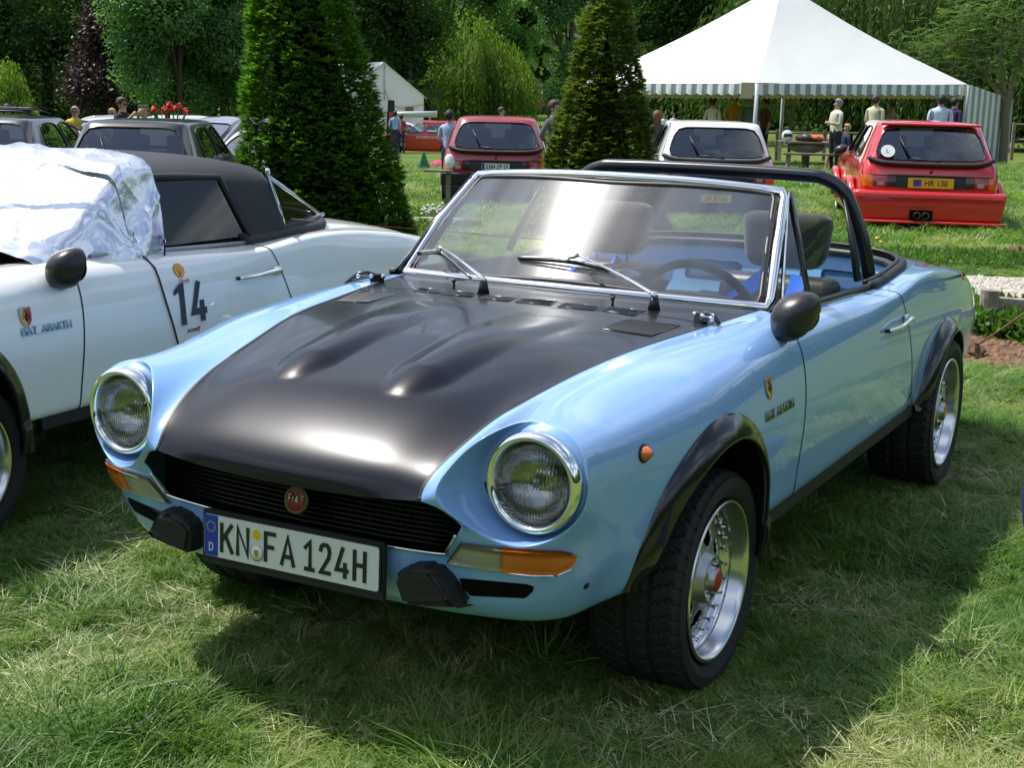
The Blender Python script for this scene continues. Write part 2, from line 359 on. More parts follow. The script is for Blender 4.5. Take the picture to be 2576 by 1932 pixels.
    # nose rows
    N = {1: [(.678,-.610,.466),(.60,-.674,.456),(.50,-.704,.456),(.393,-.715,.476),(.2,-.727,.470),(0,-.732,.468)],
         2: [(.664,-.585,.395),(.59,-.655,.388),(.49,-.684,.384),(.385,-.700,.38),(.2,-.714,.378),(0,-.718,.378)],
         3: [(.632,-.560,.334),(.568,-.622,.330),(.475,-.652,.329),(.375,-.672,.328),(.2,-.688,.328),(0,-.692,.328)],
         4: [(.600,-.530,.325),(.545,-.590,.322),(.46,-.620,.322),(.365,-.640,.322),(.2,-.655,.322),(0,-.660,.322)]}
    for k, row in N.items():
        for i, p in enumerate(row): v(f'n{i}_{k}', *p)
    q('a330', 's8_3', 'n0_1', 'a300'); q('a300', 'n0_1', 'n1_1', 'a270'); q('a270', 'n1_1', 'n2_1', 'a245'); q('a245', 'n2_1', 'n3_1', 'G')
    for k, (si) in ((1, 8), (2, 9), (3, 10)):
        q(f's{si}_3', f's{si+1}_3', f'n0_{k+1}', f'n0_{k}')
        for i in range(5): q(f'n{i}_{k}', f'n{i}_{k+1}', f'n{i+1}_{k+1}', f'n{i+1}_{k}')
    return V, F
CREASE = {}
for a, b in zip([90, 120, 150, 175, 200, 220, 245, 270], [120, 150, 175, 200, 220, 245, 270, 300]): CREASE[frozenset((f'a{a}', f'a{b}'))] = .75
for a, b in zip([0, 30, 60, 300, 330], [30, 60, 90, 330, 0]): CREASE[frozenset((f'a{a}', f'a{b}'))] = .5
for j in range(10, 15): CREASE[frozenset((f's5_{j}', f's5_{j+1}'))] = .35

def build_spider_shell():
    V, F = spider_cage(); names = list(V); idx = {}; co = []; inv = {}
    for n in names:
        x, y, z = V[n]; idx[(n, 1)] = len(co); co.append((x, y, z)); inv[len(co) - 1] = n
        if x < 1e-6: idx[(n, -1)] = idx[(n, 1)]
        else: idx[(n, -1)] = len(co); co.append((-x, y, z)); inv[len(co) - 1] = n
    tags = ['body', 'hood', 'cowl', 'door']; faces = []; mi = []
    for ns, tg in F:
        for s in (1, -1):
            f = [idx[(n, s)] for n in ns]
            if s == -1: f = f[::-1]
            faces.append(f); mi.append(tags.index(tg) if tg != 'door' else (3 if s == 1 else 4))
    target = np.array(co); cur = target.copy()
    me = bpy.data.meshes.new('cage'); me.from_pydata(co, [], faces); me.polygons.foreach_set('material_index', mi)
    _b = bmesh.new(); _b.from_mesh(me); bmesh.ops.recalc_face_normals(_b, faces=_b.faces)
    _t = max(_b.faces, key=lambda f: f.calc_center_median().z)
    if _t.normal.z < 0: bmesh.ops.reverse_faces(_b, faces=_b.faces)
    _b.to_mesh(me); _b.free()
    for i in range(5): me.materials.append(None)
    cr_ = me.attributes.new('crease_edge', 'FLOAT', 'EDGE')
    for e in me.edges:
        k = frozenset((inv[e.vertices[0]], inv[e.vertices[1]]))
        if k in CREASE: cr_.data[e.index].value = CREASE[k]
    cv = me.attributes.new('crease_vert', 'FLOAT', 'POINT')
    for (n, sg), i in idx.items():
        if n in ('g1', 'G', 'n3_1', 's3_0'): cv.data[i].value = .8 if n != 'n3_1' else .45
    ob = bpy.data.objects.new('cage', me); COL.objects.link(ob)
    md = ob.modifiers.new('s', 'SUBSURF'); md.subdivision_type = 'CATMULL_CLARK'; md.levels = 2; md.boundary_smooth = 'PRESERVE_CORNERS'; md.use_limit_surface = True
    for it in range(6):
        me.vertices.foreach_set('co', cur.astype(np.float32).ravel()); me.update(); ob.update_tag()
        dg = bpy.context.evaluated_depsgraph_get(); dg.update(); ev = ob.evaluated_get(dg).to_mesh()
        a = np.zeros(len(ev.vertices) * 3, np.float32); ev.vertices.foreach_get('co', a); a = a.reshape(-1, 3)[:len(co)]
        print('DEV', np.abs(target - a).max()); cur = cur + (target - a) * 0.9
    me.vertices.foreach_set('co', cur.astype(np.float32).ravel()); me.update()
    md.levels = 4; ob.update_tag(); dg = bpy.context.evaluated_depsgraph_get(); dg.update()
    ev = bpy.data.meshes.new_from_object(ob.evaluated_get(dg)); bpy.data.objects.remove(ob)
    bm = bmesh.new(); bm.from_mesh(ev); bpy.data.meshes.remove(ev)
    # power bulges on the hood
    hoodv = set()
    for f in bm.faces:
        if f.material_index == 1:
            for w in f.verts: hoodv.add(w)
    for w in hoodv:
        for bx in (.163, -.163):
            t = (w.co.y + .548) / .74           # 0 at nose, 1 at tail
            if -0.03 < t < 1.02:
                tt = max(0, min(1, t + .03)); wid = .018 + .048 * min(1, tt / .14) ** .5 + .034 * tt
                d = abs(w.co.x - bx * (1 + .10 * tt)) / wid
                if d < 2:
                    prof = max(0, 1 - (d / 1.25) ** 2.6) ** 1.7 if d < 1.25 else 0
                    lon = min(1, tt / .15) ** .75 * (1 - tt) ** .62 * (1 - .30 * tt)
                    w.co.z += .034 * prof * lon
    bm.normal_update()
    # wheel arches
    for side in (1, -1):
        for cy_, cz_, ry_, rz_ in ARCH:
            kill = [f for f in bm.faces if side * f.calc_center_median().x > .45 and (Vector(((f.calc_center_median().y - cy_) / ry_, (f.calc_center_median().z - cz_) / rz_)).length < .92)]
            bmesh.ops.delete(bm, geom=kill, context='FACES')
    for w in bm.verts:
        if w.is_boundary and abs(w.co.x) > .6:
            for cy_, cz_, ry_, rz_ in ARCH:
                d = Vector(((w.co.y - cy_) / ry_, (w.co.z - cz_) / rz_))
                if d.length < 1.05 and w.co.z > .35: d = d.normalized() * .92; w.co.y = cy_ + d.x * ry_; w.co.z = cz_ + d.y * rz_
    bm.normal_update()
    sm = {}
    for e in bm.edges:
        if len(e.link_faces) == 2 and {f.material_index for f in e.link_faces} == {0, 1}:
            for w in e.verts: sm.setdefault(w, []).append(e.other_vert(w))
    for it in range(40):
        new = {w: w.co * .5 + (n_[0].co + n_[1].co) * .25 for w, n_ in sm.items() if len(n_) == 2 and -.62 < w.co.y < -.25}
        for w, c in new.items(): w.co.x, w.co.y = c.x, c.y
    bm.normal_update()
    # gap ribbons where panels meet
    ribs = {}
    bv, bf = [], []; vid = {}
    nb = {}
    for e in bm.edges:
        if len(e.link_faces) == 2:
            m0, m1 = e.link_faces[0].material_index, e.link_faces[1].material_index
            if m0 != m1:
                for w in e.verts: nb.setdefault(w, []).append(e.other_vert(w))
    for w, ns in nb.items():
        t = (ns[0].co - (ns[1].co if len(ns) > 1 else w.co)).normalized(); s = t.cross(w.normal).normalized()
        hw = .0034
        vid[w] = len(bv); bv += [w.co + s * hw + w.normal * .0012, w.co - s * hw + w.normal * .0012]
    for e in bm.edges:
        a, b = e.verts
        if a in vid and b in vid and len(e.link_faces) == 2 and e.link_faces[0].material_index != e.link_faces[1].material_index:
            i, j = vid[a], vid[b]
            if (bv[i] - bv[j]).length < (bv[i] - bv[j + 1]).length: bf.append((i, i + 1, j + 1, j))
            else: bf.append((i, i + 1, j, j + 1))
    gap = (bv, bf)
    out = {}
    tri = None
    bvh = BVHTree.FromBMesh(bm)
    for k, nme in ((0, 'front_body'), (5, 'rear_body'), (1, 'hood'), (2, 'cowl_panel'), (3, 'door'), (4, 'door.R')):
        vv, ff, nn, mp = [], [], [], {}
        for f in bm.faces:
            if f.material_index == k % 5 and (k % 5 or (f.calc_center_median().y > 1.2) == (k == 5)):
                q = []
                for w in f.verts:
                    if w not in mp: mp[w] = len(vv); vv.append(w.co.copy()); nn.append(w.normal.copy())
                    q.append(mp[w])
                ff.append(q)
        me2 = bpy.data.meshes.new(nme.split('.')[0]); me2.from_pydata(vv, [], ff); me2.polygons.foreach_set('use_smooth', [True] * len(ff)); me2.materials.append(None)
        me2.update(); me2.normals_split_custom_set_from_vertices(nn); out[nme] = me2
    bm.free()
    return out, gap, bvh
HUBZ = .272; HUBR = 2.29
ARCH = ((-.06, .30, .345, .42), (2.33, .30, .37, .355))
SHELL, GAP, BVH = build_spider_shell()
GAPS = islands(*GAP)
def side_pt(y, z, s=1):
    r = BVH.ray_cast(Vector((1.5 * s, y, z)), Vector((-s, 0, 0))); return (r[0], r[1]) if r[0] else (Vector((.8 * s, y, z)), Vector((s, 0, 0)))
def front_pt(x, z):
    r = BVH.ray_cast(Vector((x, -2, z)), Vector((0, 1, 0))); return (r[0], r[1]) if r[0] else (Vector((x, -.73, z)), Vector((0, -1, 0)))
def top_pt(x, y):
    r = BVH.ray_cast(Vector((x, y, 2)), Vector((0, 0, -1))); return (r[0], r[1]) if r[0] else (Vector((x, y, .88)), Vector((0, 0, 1)))
def outn(n, ref):
    n = Vector(n); return n if n.dot(Vector(ref)) > 0 else -n
def sidemat(y, z, s=1, off=.001):
    p, n = side_pt(y, z, s); n = outn(n, (s, 0, 0)); return plM(p + n * off, frame_rot(n))
def shellobj(name, me, m, parent):
    o = link(name, me, parent); o.material_slots[0].link = 'OBJECT'; o.material_slots[0].material = m; return o

# ---- wheel meshes
def tyre_mesh(rad=.288, w=.205, rim=.195):
    prof = []
    hw = w / 2
    P = [(rim, -hw * .82), (rim + .012, -hw * .93), (rim + .035, -hw * 1.02), (rim + .06, -hw * .99), (rad - .014, -hw * .93), (rad - .004, -hw * .84)]
    nT = 26
    tread = [(-hw * .84 + i * (hw * 1.68) / nT) for i in range(1, nT)]
    P += [(rad - .001 - .004 * (abs(x) / hw) ** 3, x) for x in tread]
    P += [(r, -x) for r, x in reversed(P[:6])]
    n = len(P); seg = 264; vs_, fs = [], []
    for j in range(seg):
        a = 2 * math.pi * j / seg; c, s = math.cos(a), math.sin(a)
        for i, (r, x) in enumerate(P):
            rr = r
            if 6 <= i < n - 6:
                k = i - 6
                u = abs(x) / hw
                if k in (8, 9, 16, 17): rr -= .007
                elif ((j + int(u * 9)) % 6) == 0 and u > .1: rr -= .006
            elif i in (4, 5, n - 5, n - 6) and (j % 6) == 2: rr -= .004
            vs_.append((x, rr * c, rr * s))
    for j in range(seg):
        for i in range(n - 1):
            a = j * n + i; b = ((j + 1) % seg) * n + i; fs.append((a, b, b + 1, a + 1))
    me = pymesh('tyre', vs_, fs, m_rubber, smooth=False); return me
TYRE = tyre_mesh(.285, .245, .209)
def rim_meshes():
    # outer lip and dish (axis x, +x outwards, face plane at x=0)
    lip = lathe_data([(.2055, -.018), (.2095, -.006), (.2095, .002), (.205, .004), (.199, .001), (.196, -.006), (.1905, -.012), (.188, -.045), (.182, -.052), (.176, -.056), (.1735, -.062), (.168, -.066), (.160, -.067), (.150, -.0655)], 96)
    dish = lathe_data([(.188, -.04), (.188, -.20), (.203, -.205)], 64)
    # centre disc with holes
    nA, rs = 128, [.150, .146, .139, .132, .125, .118, .111, .104, .097, .09, .083, .076, .070, .062, .058]
    xs = [-.0655, -.064, -.060, -.056, -.053, -.050, -.048, -.046, -.045, -.044, -.043, -.042, -.040, -.020, -.018]
    vs_, fs = [], []
    for j in range(nA):
        a = 2 * math.pi * j / nA
        for r, x in zip(rs, xs): vs_.append((x, r * math.cos(a), r * math.sin(a)))
    n = len(rs)
    holes = 8
    for j in range(nA):
        for i in range(n - 1):
            am = 2 * math.pi * (j + .5) / nA; rm = (rs[i] + rs[i + 1]) / 2
            kill = False
            for h in range(holes):
                ha = 2 * math.pi * h / holes
                dx = rm * math.sin(am - ha); dr = rm * math.cos(am - ha) - .108
                if (dx / .030) ** 2 + (dr / .029) ** 2 < 1: kill = True
            if kill: continue
            a = j * n + i; b = ((j + 1) % nA) * n + i; fs.append((a, b, b + 1, a + 1))
    bm = bmesh.new(); me = pymesh('d', vs_, fs, m_alu2); bm.from_mesh(me); bmesh.ops.solidify(bm, geom=bm.faces[:], thickness=.008)
    m2 = bpy.data.meshes.new('wheel_centre'); bm.to_mesh(m2); bm.free(); m2.materials.append(m_alu2); m2.polygons.foreach_set('use_smooth', [True] * len(m2.polygons))
    rim = pymesh('rim', *join_data([lip, dish]), m_alu)
    hub = pymesh('hub', *join_data([lathe_data([(.058, -.045), (.056, -.012), (.05, -.008), (.036, -.006), (.033, .012), (.030, .016)], 32)]), m_alu2)
    cap = pymesh('hub_cap', *lathe_data([(.030, .012), (.029, .0165), (.02, .018), (0.0, .0185)], 24), m_red)
    parts = []
    for k in range(28):
        a = 2 * math.pi * k / 28; c = (-.052, .171 * math.cos(a), .171 * math.sin(a))
        v_, f_ = lathe_data([(.0001, .012), (.0055, .012), (.0055, -.006)], 6); parts.append(([(x * .7 + c[0], y * .75 + c[1], z * .75 + c[2]) for x, y, z in v_], f_))
    rb = pymesh('rim_bolts', *join_data(parts), m_chrome, smooth=False)
    nut = pymesh('wheel_nut', *lathe_data([(.0001, .014), (.009, .013), (.0105, 0), (.0105, -.02)], 6), m_chrome, smooth=False)
    disc = pymesh('brake_disc', *lathe_data([(.001, -.085), (.17, -.085), (.187, -.13)], 32), m_dark)
    valve = pymesh('valve', *lathe_data([(.0001, .016), (.003, .016), (.0035, 0), (.0045, -.01)], 8), m_trim)
    return rim, m2, hub, cap, rb, nut, disc, valve
RIMS = rim_meshes()
def wheel(parent, x, y, side, rot=0.0, r=1.0, steer=0.0):
    w = empty('wheel', (x * side, y, HUBZ), 0, parent); w.rotation_euler = (rot, 0, (0 if side > 0 else math.pi) + steer)
    if y > 1: w.location.z = .284; w.scale = (1, 1.03, 1.03)
    link('tyre', TYRE, w, loc=(-.116, 0, 0))
    rim, cen, hub, cap, rb, nut, disc, valve = RIMS
    link('rim', rim, w); link('wheel_centre', cen, w); link('hub', hub, w, loc=(-.02, 0, 0)); link('hub_cap', cap, w, loc=(-.02, 0, 0)); link('rim_bolts', rb, w)['kind'] = 'stuff'; link('brake_disc', disc, w)
    link('valve', valve, w, loc=(-.045, .155, -.02))
    for k in range(4):
        a = math.pi / 2 * k + .5; link('wheel_nut', nut, w, loc=(-.028, .047 * math.cos(a), .047 * math.sin(a)))
    return w
def flare_mesh(k_, xl=.838, side=1):
    cy_, cz_, ry_, rz_ = ARCH[k_]; vs_, fs = [], []; n = 80
    for j in range(n + 1):
        ph = R(7) + R(177) * j / n
        c, s_ = -math.cos(ph), math.sin(ph)
        pb, nb_ = side_pt(cy_ + ry_ * c, max(cz_ + rz_ * s_, .365), 1); bx = pb.x
        ends = min(1, (j / n) / .06) * min(1, (1 - j / n) / .06); deg = math.degrees(ph)
        pr_ = float(np.interp(deg, [0, 25, 90, 125, 180], [.026, .036, .044, .030, .020])) * (1.15 if k_ else 1) * (.5 + .5 * ends)
        lipx = bx + pr_
        prof = [(1.0, bx - .012), (1.0, bx + .004), (.988, bx + .010), (.955, bx + (lipx - bx) * .55), (.91, bx + (lipx - bx) * .84), (.872, lipx - .001), (.860, lipx + .001), (.852, lipx - .003), (.852, lipx - .02), (.89, bx - .03), (.90, bx - .09)]
        np_ = len(prof)
        for r_, x in prof: vs_.append((x * side, cy_ + ry_ * r_ * c, cz_ + rz_ * r_ * s_))
    for j in range(n):
        for i in range(np_ - 1):
            a = j * np_ + i; b = a + np_; fs.append((a, a + 1, b + 1, b) if side > 0 else (a, b, b + 1, a + 1))
    return pymesh('wheel_flare', vs_, fs, m_flare)
def well_mesh(k_):
    cy_, cz_, ry_, rz_ = ARCH[k_]; v_, f_ = [], []; n = 24
    for j in range(n + 1):
        ph = R(24) + R(154) * j / n
        for x in (.765, .42): v_.append((x, cy_ - .94 * ry_ * math.cos(ph), cz_ + .94 * rz_ * math.sin(ph)))
    for j in range(n): f_.append((2 * j, 2 * j + 1, 2 * j + 3, 2 * j + 2))
    return v_, f_
def base_spider(root, paint, hoodm, flare_x=(.838, .865)):
    """shell, gaps, sills, arches, wheels shared by both open two-seaters"""
    shellobj('front_body', SHELL['front_body'], paint, root); shellobj('rear_body', SHELL['rear_body'], paint, root); shellobj('hood', SHELL['hood'], hoodm, root); shellobj('cowl_panel', SHELL['cowl_panel'], m_blackhood, root)
    dl = shellobj('door', SHELL['door'], paint, root); dr = shellobj('door', SHELL['door.R'], paint, root)
    for gv, gf in GAPS: link('panel_gap', pymesh('panel_gap', gv, gf, m_trim), root)
    for s in (1, -1):
        box('sill_strip', (.03, 1.62, .055), (.766 * s, 1.155, .352), m_plastic, root, bev=.006)
        for k_ in (0, 1): link('wheel_flare', flare_mesh(k_, flare_x[k_], side=s), root)
    for hy in (0, 1):
      for s in (1, -1):
        v_, f_ = well_mesh(hy); link('wheel_well', pymesh('wheel_well', [(a * s, b, c) for a, b, c in v_], f_, mat('shade dark wheel well', (0.005, 0.009, 0.013), .7)), root)  # near-black tone puts the deep shade of the arch into the colour
    # floor pan and inner bulkheads keep the light out of the shell
    bm = boxbm(1.50, 1.30, .02, mtx=Matrix.Translation((0, 1.14, .33)))
    boxbm(.84, 3.6, .02, mtx=Matrix.Translation((0, 1.25, .33)), bm=bm)
    boxbm(1.46, .02, .50, mtx=Matrix.Translation((0, .50, .58)), bm=bm)
    boxbm(.86, .02, .36, mtx=Matrix.Translation((0, -.50, .50)), bm=bm)
    for hy in (0, HUBR): boxbm(.80, .62, .30, mtx=Matrix.Translation((0, hy, .47)), bm=bm)
    bmdone('underbody', bm, m_dark, smooth=False, parent=root)
    for hy, xo in ((0, .775), (HUBR, .838)):
        for s in (1, -1): wheel(root, xo, hy, s, rot=random.random() * 6)
    return dl, dr
# ================================================================== blue roadster and its fittings
def raydir(px, py): return ray(px, py).normalized()
def hit(px, py, bvh=None):
    d = raydir(px, py); r = (bvh or BVH).ray_cast(CAM, d)
    if r[0] is None: r = (CAM + d * 4, Vector((0, -1, 0)))
    n = r[1] if r[1].dot(-d) > 0 else -r[1]
    return r[0], n
def on(px, py, ax, val):
    d = ray(px, py); return CAM + d * ((val - CAM[ax]) / d[ax])
def mirx(v): return Vector((-v[0], v[1], v[2]))
def mirmesh(me, name=None):
    m2 = me.copy(); n = len(m2.vertices); a = np.zeros(n * 3, np.float32); m2.vertices.foreach_get('co', a); a[0::3] *= -1; m2.vertices.foreach_set('co', a); m2.flip_normals(); m2.update(); return m2
def patch_data(top, bot, off, n=10, base=-.002, rows=4, bulge=0.0, bvh=None):
    """skin stretched between two pixel polylines lying on the body, raised by off"""
    def rs(pl, n):
        P = [Vector((*p, 0)) for p in pl]; L = [0]
        for a, b in zip(P[:-1], P[1:]): L.append(L[-1] + (b - a).length)
        out = []
        for i in range(n + 1):
            t = L[-1] * i / n; k = 0
            while k < len(L) - 2 and L[k + 1] < t: k += 1
            u = (t - L[k]) / max(1e-9, L[k + 1] - L[k]); out.append(P[k].lerp(P[k + 1], min(1, u)))
        return out
    A, B = rs(top, n), rs(bot, n); vs_, fs = [], []
    for i in range(n + 1):
        for j in range(rows + 1):
            q = A[i].lerp(B[i], j / rows); p, nn = hit(q.x, q.y, bvh)
            e = off + bulge * math.sin(math.pi * j / rows) * (math.sin(math.pi * i / n) ** .4 if bulge else 0)
            vs_.append(p + nn * e)
    m = rows + 1
    for i in range(n):
        for j in range(rows): a = i * m + j; fs.append((a, a + m, a + m + 1, a + 1))
    # rim walls
    ring = [i * m for i in range(n + 1)] + [n * m + j for j in range(1, m)] + [i * m + rows for i in range(n - 1, -1, -1)] + [j for j in range(rows - 1, 0, -1)]
    o = len(vs_)
    for r in ring:
        i, j = divmod(r, m); q = A[i].lerp(B[i], j / rows); p, nn = hit(q.x, q.y, bvh); vs_.append(p + nn * base)
    k = len(ring)
    for i in range(k): fs.append((ring[i], ring[(i + 1) % k], o + (i + 1) % k, o + i))
    return vs_, fs
def patch(name, top, bot, off, m, parent, mirror=False, smooth=True, **k):
    me = pymesh(name, *patch_data(top, bot, off, **k), m, smooth=smooth); link(name, me, parent)
    if mirror: link(name, mirmesh(me), parent)
hero = empty('roadster', (0, 0, 0), 0, None, 'light blue open roadster with satin black hood, roll bar and flared arches on the grass', 'car')
base_spider(hero, m_blue, m_blackhood)
# --- headlamps
LENS = bpy.data.materials.new('fluted lamp glass'); LENS.use_nodes = True
_p = LENS.node_tree.nodes['Principled BSDF']; _p.inputs['Transmission Weight'].default_value = 1; _p.inputs['Roughness'].default_value = .03; _p.inputs['IOR'].default_value = 1.18; _p.inputs['Coat Weight'].default_value = .6
_t = LENS.node_tree.nodes.new('ShaderNodeTexCoord'); _w = LENS.node_tree.nodes.new('ShaderNodeTexWave'); _w.inputs['Scale'].default_value = 42; _w.inputs['Distortion'].default_value = 1.2; _w.inputs['Detail Scale'].default_value = .6
_b = LENS.node_tree.nodes.new('ShaderNodeBump'); _b.inputs['Strength'].default_value = .55; _b.inputs['Distance'].default_value = .004
LENS.node_tree.links.new(_t.outputs['Object'], _w.inputs[0]); LENS.node_tree.links.new(_w.outputs['Fac'], _b.inputs['Height']); LENS.node_tree.links.new(_b.outputs[0], _p.inputs['Normal'])
m_refl = mat('lamp reflector', (0.42, 0.43, 0.40), .12, 1.0, bump=.35, bscale=26, bdist=.012)
def headlight(parent, s):
    h = empty('headlight', (.589 * s, -.668, .660), 0, parent)
    lathe('chrome_ring', [(.100, .03), (.1115, .02), (.1135, .006), (.1135, -.004), (.111, -.014), (.106, -.021), (.1005, -.023), (.095, -.019), (.0915, -.009), (.0895, .004)], m_chrome, h, 72, 'y')
    lathe('lamp_glass', [(.0905, -.002), (.08, -.008), (.06, -.014), (.04, -.0175), (.02, -.0195), (.0001, -.020)], LENS, h, 48, 'y')
    lathe('reflector', [(.090, .0), (.086, .012), (.075, .03), (.055, .047), (.03, .058), (.015, .06), (.0001, .045)], m_refl, h, 48, 'y')
    lathe('bulb_shield', [(.0001, .005), (.011, .008), (.014, .016), (.014, .05)], mat('steel grey', (.3, .32, .34), .3, 1), h, 20, 'y')
for s in (1, -1): headlight(hero, s)
# --- turn signals (traced on the left one, mirrored)
tsT = [(1168, 1366), (1263, 1378), (1340, 1384), (1412, 1388), (1436, 1394), (1446, 1402)]; tsB = [(1132, 1413), (1263, 1432), (1340, 1440), (1400, 1440), (1428, 1425), (1446, 1404)]
bzT = [(1162, 1361), (1263, 1373), (1340, 1379), (1416, 1382), (1441, 1390), (1452, 1402)]; bzB = [(1124, 1415), (1263, 1437), (1340, 1446), (1402, 1446), (1433, 1430), (1452, 1404)]
patch('turn_signal_bezel', bzT, bzB, .006, m_chrome, hero, True, n=22)
patch('clear_lens', tsT[:2], tsB[:2], .011, m_clear, hero, True, n=10, bulge=.004)
patch('amber_lens', tsT[1:], tsB[1:], .011, m_amber, hero, True, n=16, bulge=.005)
# --- side marker
for s in (1, -1):
    p, n = hit(1620, 1141); 
    if s < 0: p, n = mirx(p), mirx(n)
    mk = empty('side_marker', p, 0, hero); mk.rotation_euler = frame_rot(n, (0, 0, 1)).to_euler()
    link('marker_base', pymesh('marker_base', *lathe_data([(.0001, .004), (.020, .004), (.022, .0), (.022, -.003)], 24, 'z'), m_trim), mk)
    link('marker_lens', pymesh('marker_lens', *lathe_data([(.0001, .022), (.007, .021), (.010, .016), (.0165, .010), (.0175, .003)], 24, 'z'), m_amber), mk)
# --- air slots and small plug
patch('air_slot', [(1156, 1455), (1170, 1456), (1325, 1470), (1343, 1476)], [(1163, 1476), (1184, 1499), (1322, 1505), (1341, 1487)], .0015, m_dark, hero, True, n=20)
p, n = hit(1475, 1474)
for s in (1, -1):
    q = frame_rot(n if s > 0 else mirx(n)); link('plug', pymesh('plug', *lathe_data([(.0001, .002), (.008, .002), (.009, -.002)], 16, 'z'), m_trim), hero, loc=p if s > 0 else mirx(p), rot=q.to_euler())
# --- grille
gr = empty('grille', (0, 0, 0), 0, hero)
def mouth_hw(z): return np.interp(z, [.47, .485, .562, .602, .62], [.36, .40, .452, .412, .38])
box('grille_back', (.94, .01, .19), (0, -.655, .545), m_dark, gr)
for k in range(12):
    z = .482 + k * .0118; hw = float(mouth_hw(z)) - .004
    yy = -.70
    link('slat', pymesh('slat', *tube_data([(-hw, yy + .03, z), (-hw * .6, yy + .010, z), (0, yy, z), (hw * .6, yy + .010, z), (hw, yy + .03, z)], .0022, 6, flat=(2.6, 1)), m_trim), gr)
vb = []
for k in range(-22, 23):
    x = k * .0195; zt = .612 if abs(x) < .40 else .59
    y0 = -.688 + .03 * (x / .43) ** 2
    vb.append(tube_data([(x, y0, .478 if abs(x) < .39 else .52), (x, y0, zt)], .0012, 4))
o = link('grille_bars', pymesh('grille_bars', *join_data(vb), m_trim), gr); o['kind'] = 'stuff'
lo = [hit(px, py)[0] + Vector((0, -.004, .002)) for px, py in ((1108, 1394), (1060, 1395), (1000, 1388), (955, 1383))]
trim_pts = [Vector((-p.x, p.y, p.z)) for p in lo] + [Vector((0, -.758, .472))] + list(reversed(lo))
trim_pts = [Vector((x, y, z)) for x, y, z in ((-.44, -.742, .537), (-.412, -.730, .495), (-.388, -.722, .479), (-.2, -.733, .473), (0, -.738, .471), (.2, -.733, .473), (.388, -.722, .479), (.412, -.730, .495), (.44, -.742, .537))]
tube('grille_trim', smoothpath(trim_pts, 6), .0035, m_chrome, gr, 6)
bd = empty('emblem', on(747, 1257, 1, -.748), 0, gr); bd.rotation_euler = (R(90 - 14), 0, 0)
lathe('emblem_rim', [(.0345, -.004), (.0345, .003), (.032, .005), (.0275, .005), (.027, .003)], mat('aged bronze', (.12, .10, .05), .4, 1), bd, 40, 'z')
lathe('emblem_face', [(.0275, .0035), (.0001, .0040)], mat('dark red enamel', (.20, .008, .01), .25, coat=.8), bd, 32, 'z')
link('emblem_letters', textmesh('F I A T', .042, .024, .0012, m_alu, bold=-.005), bd, loc=(0, 0, .0042))
# --- licence plate
plc = on(728, 1386, 1, -.760); plr = R(90 - 3)
pl = empty('licence_plate', plc, 0, hero); pl.rotation_euler = (plr, R(-.8), 0); pl.scale = (.99, .99, 1)
poly = lambda w, h, r, n=5: [(sx * (w / 2 - r) + r * math.cos(a0 + math.pi / 2 * i / n), sy * (h / 2 - r) + r * math.sin(a0 + math.pi / 2 * i / n)) for sx, sy, a0 in ((1, 1, 0), (-1, 1, math.pi / 2), (-1, -1, math.pi), (1, -1, 1.5 * math.pi)) for i in range(n + 1)]
poly_plate('plate_holder', poly(.534, .136, .008), .012, m_plastic, pl, Matrix.Translation((0, -.006, -.014)), bev=.002)
poly_plate('plate_edge', poly(.520, .112, .010), .003, m_blackp, pl, Matrix.Translation((0, 0, 0)))
m_platew = mat('reflective plate white', (.66, .68, .62), .35, bump=.02)
poly_plate('plate_face', poly(.511, .103, .007), .0012, m_platew, pl, Matrix.Translation((0, 0, .003)))
poly_plate('euro_band', [(-.2545, -.0505), (-.213, -.0505), (-.213, .0505), (-.2545, .0505)], .0006, m_euro, pl, Matrix.Translation((0, 0, .0043)))
link('plate_letter', textmesh('D', .014, .021, .0004, m_whitep), pl, loc=(-.2335, -.028, .005))
st = []
for k in range(12):
    a = k * math.pi / 6; st.append(([(-.2335 + .0125 * math.cos(a) + .0026 * math.cos(b), .022 + .0125 * math.sin(a) + .0026 * math.sin(b), .0053) for b in [math.pi / 2 + i * math.pi * .4 * 2 for i in range(5)]], [(0, 1, 2, 3, 4)]))
st = []
for k in range(12):
    a = k * math.pi / 6; cx, cy = -.2335 + .0125 * math.cos(a), .022 + .0125 * math.sin(a)
    st.append(([(cx + (.0028 if i % 2 == 0 else .0012) * math.sin(i * math.pi / 5), cy + (.0028 if i % 2 == 0 else .0012) * math.cos(i * math.pi / 5), .0053) for i in range(10)], [tuple(range(9, -1, -1))]))
link('star_ring', pymesh('star_ring', *join_data(st), m_yellow, smooth=False), pl)['kind'] = 'stuff'
STROKE = {  # condensed plate characters as strokes on a 0..1 box
 'K': [[(0, 0), (0, 1)], [(.95, 1), (.08, .42)], [(.35, .62), (1, 0)]], 'N': [[(0, 0), (0, 1), (1, 0), (1, 1)]], 'F': [[(0, 0), (0, 1), (1, 1)], [(0, .5), (.8, .5)]],
 'A': [[(0, 0), (.5, 1), (1, 0)], [(.16, .28), (.84, .28)]], '1': [[(.1, .78), (.62, 1), (.62, 0)], [(.15, 0), (1, 0)]],
 '2': [[(.02, .80), (.1, .93), (.3, 1), (.7, 1), (.92, .9), (.98, .75), (.9, .55), (.05, 0), (1, 0)]], '4': [[(.55, 1), (.0, .22), (1, .22)], [(.78, .45), (.78, 0)]], 'H': [[(0, 0), (0, 1)], [(1, 0), (1, 1)], [(0, .52), (1, .52)]]}
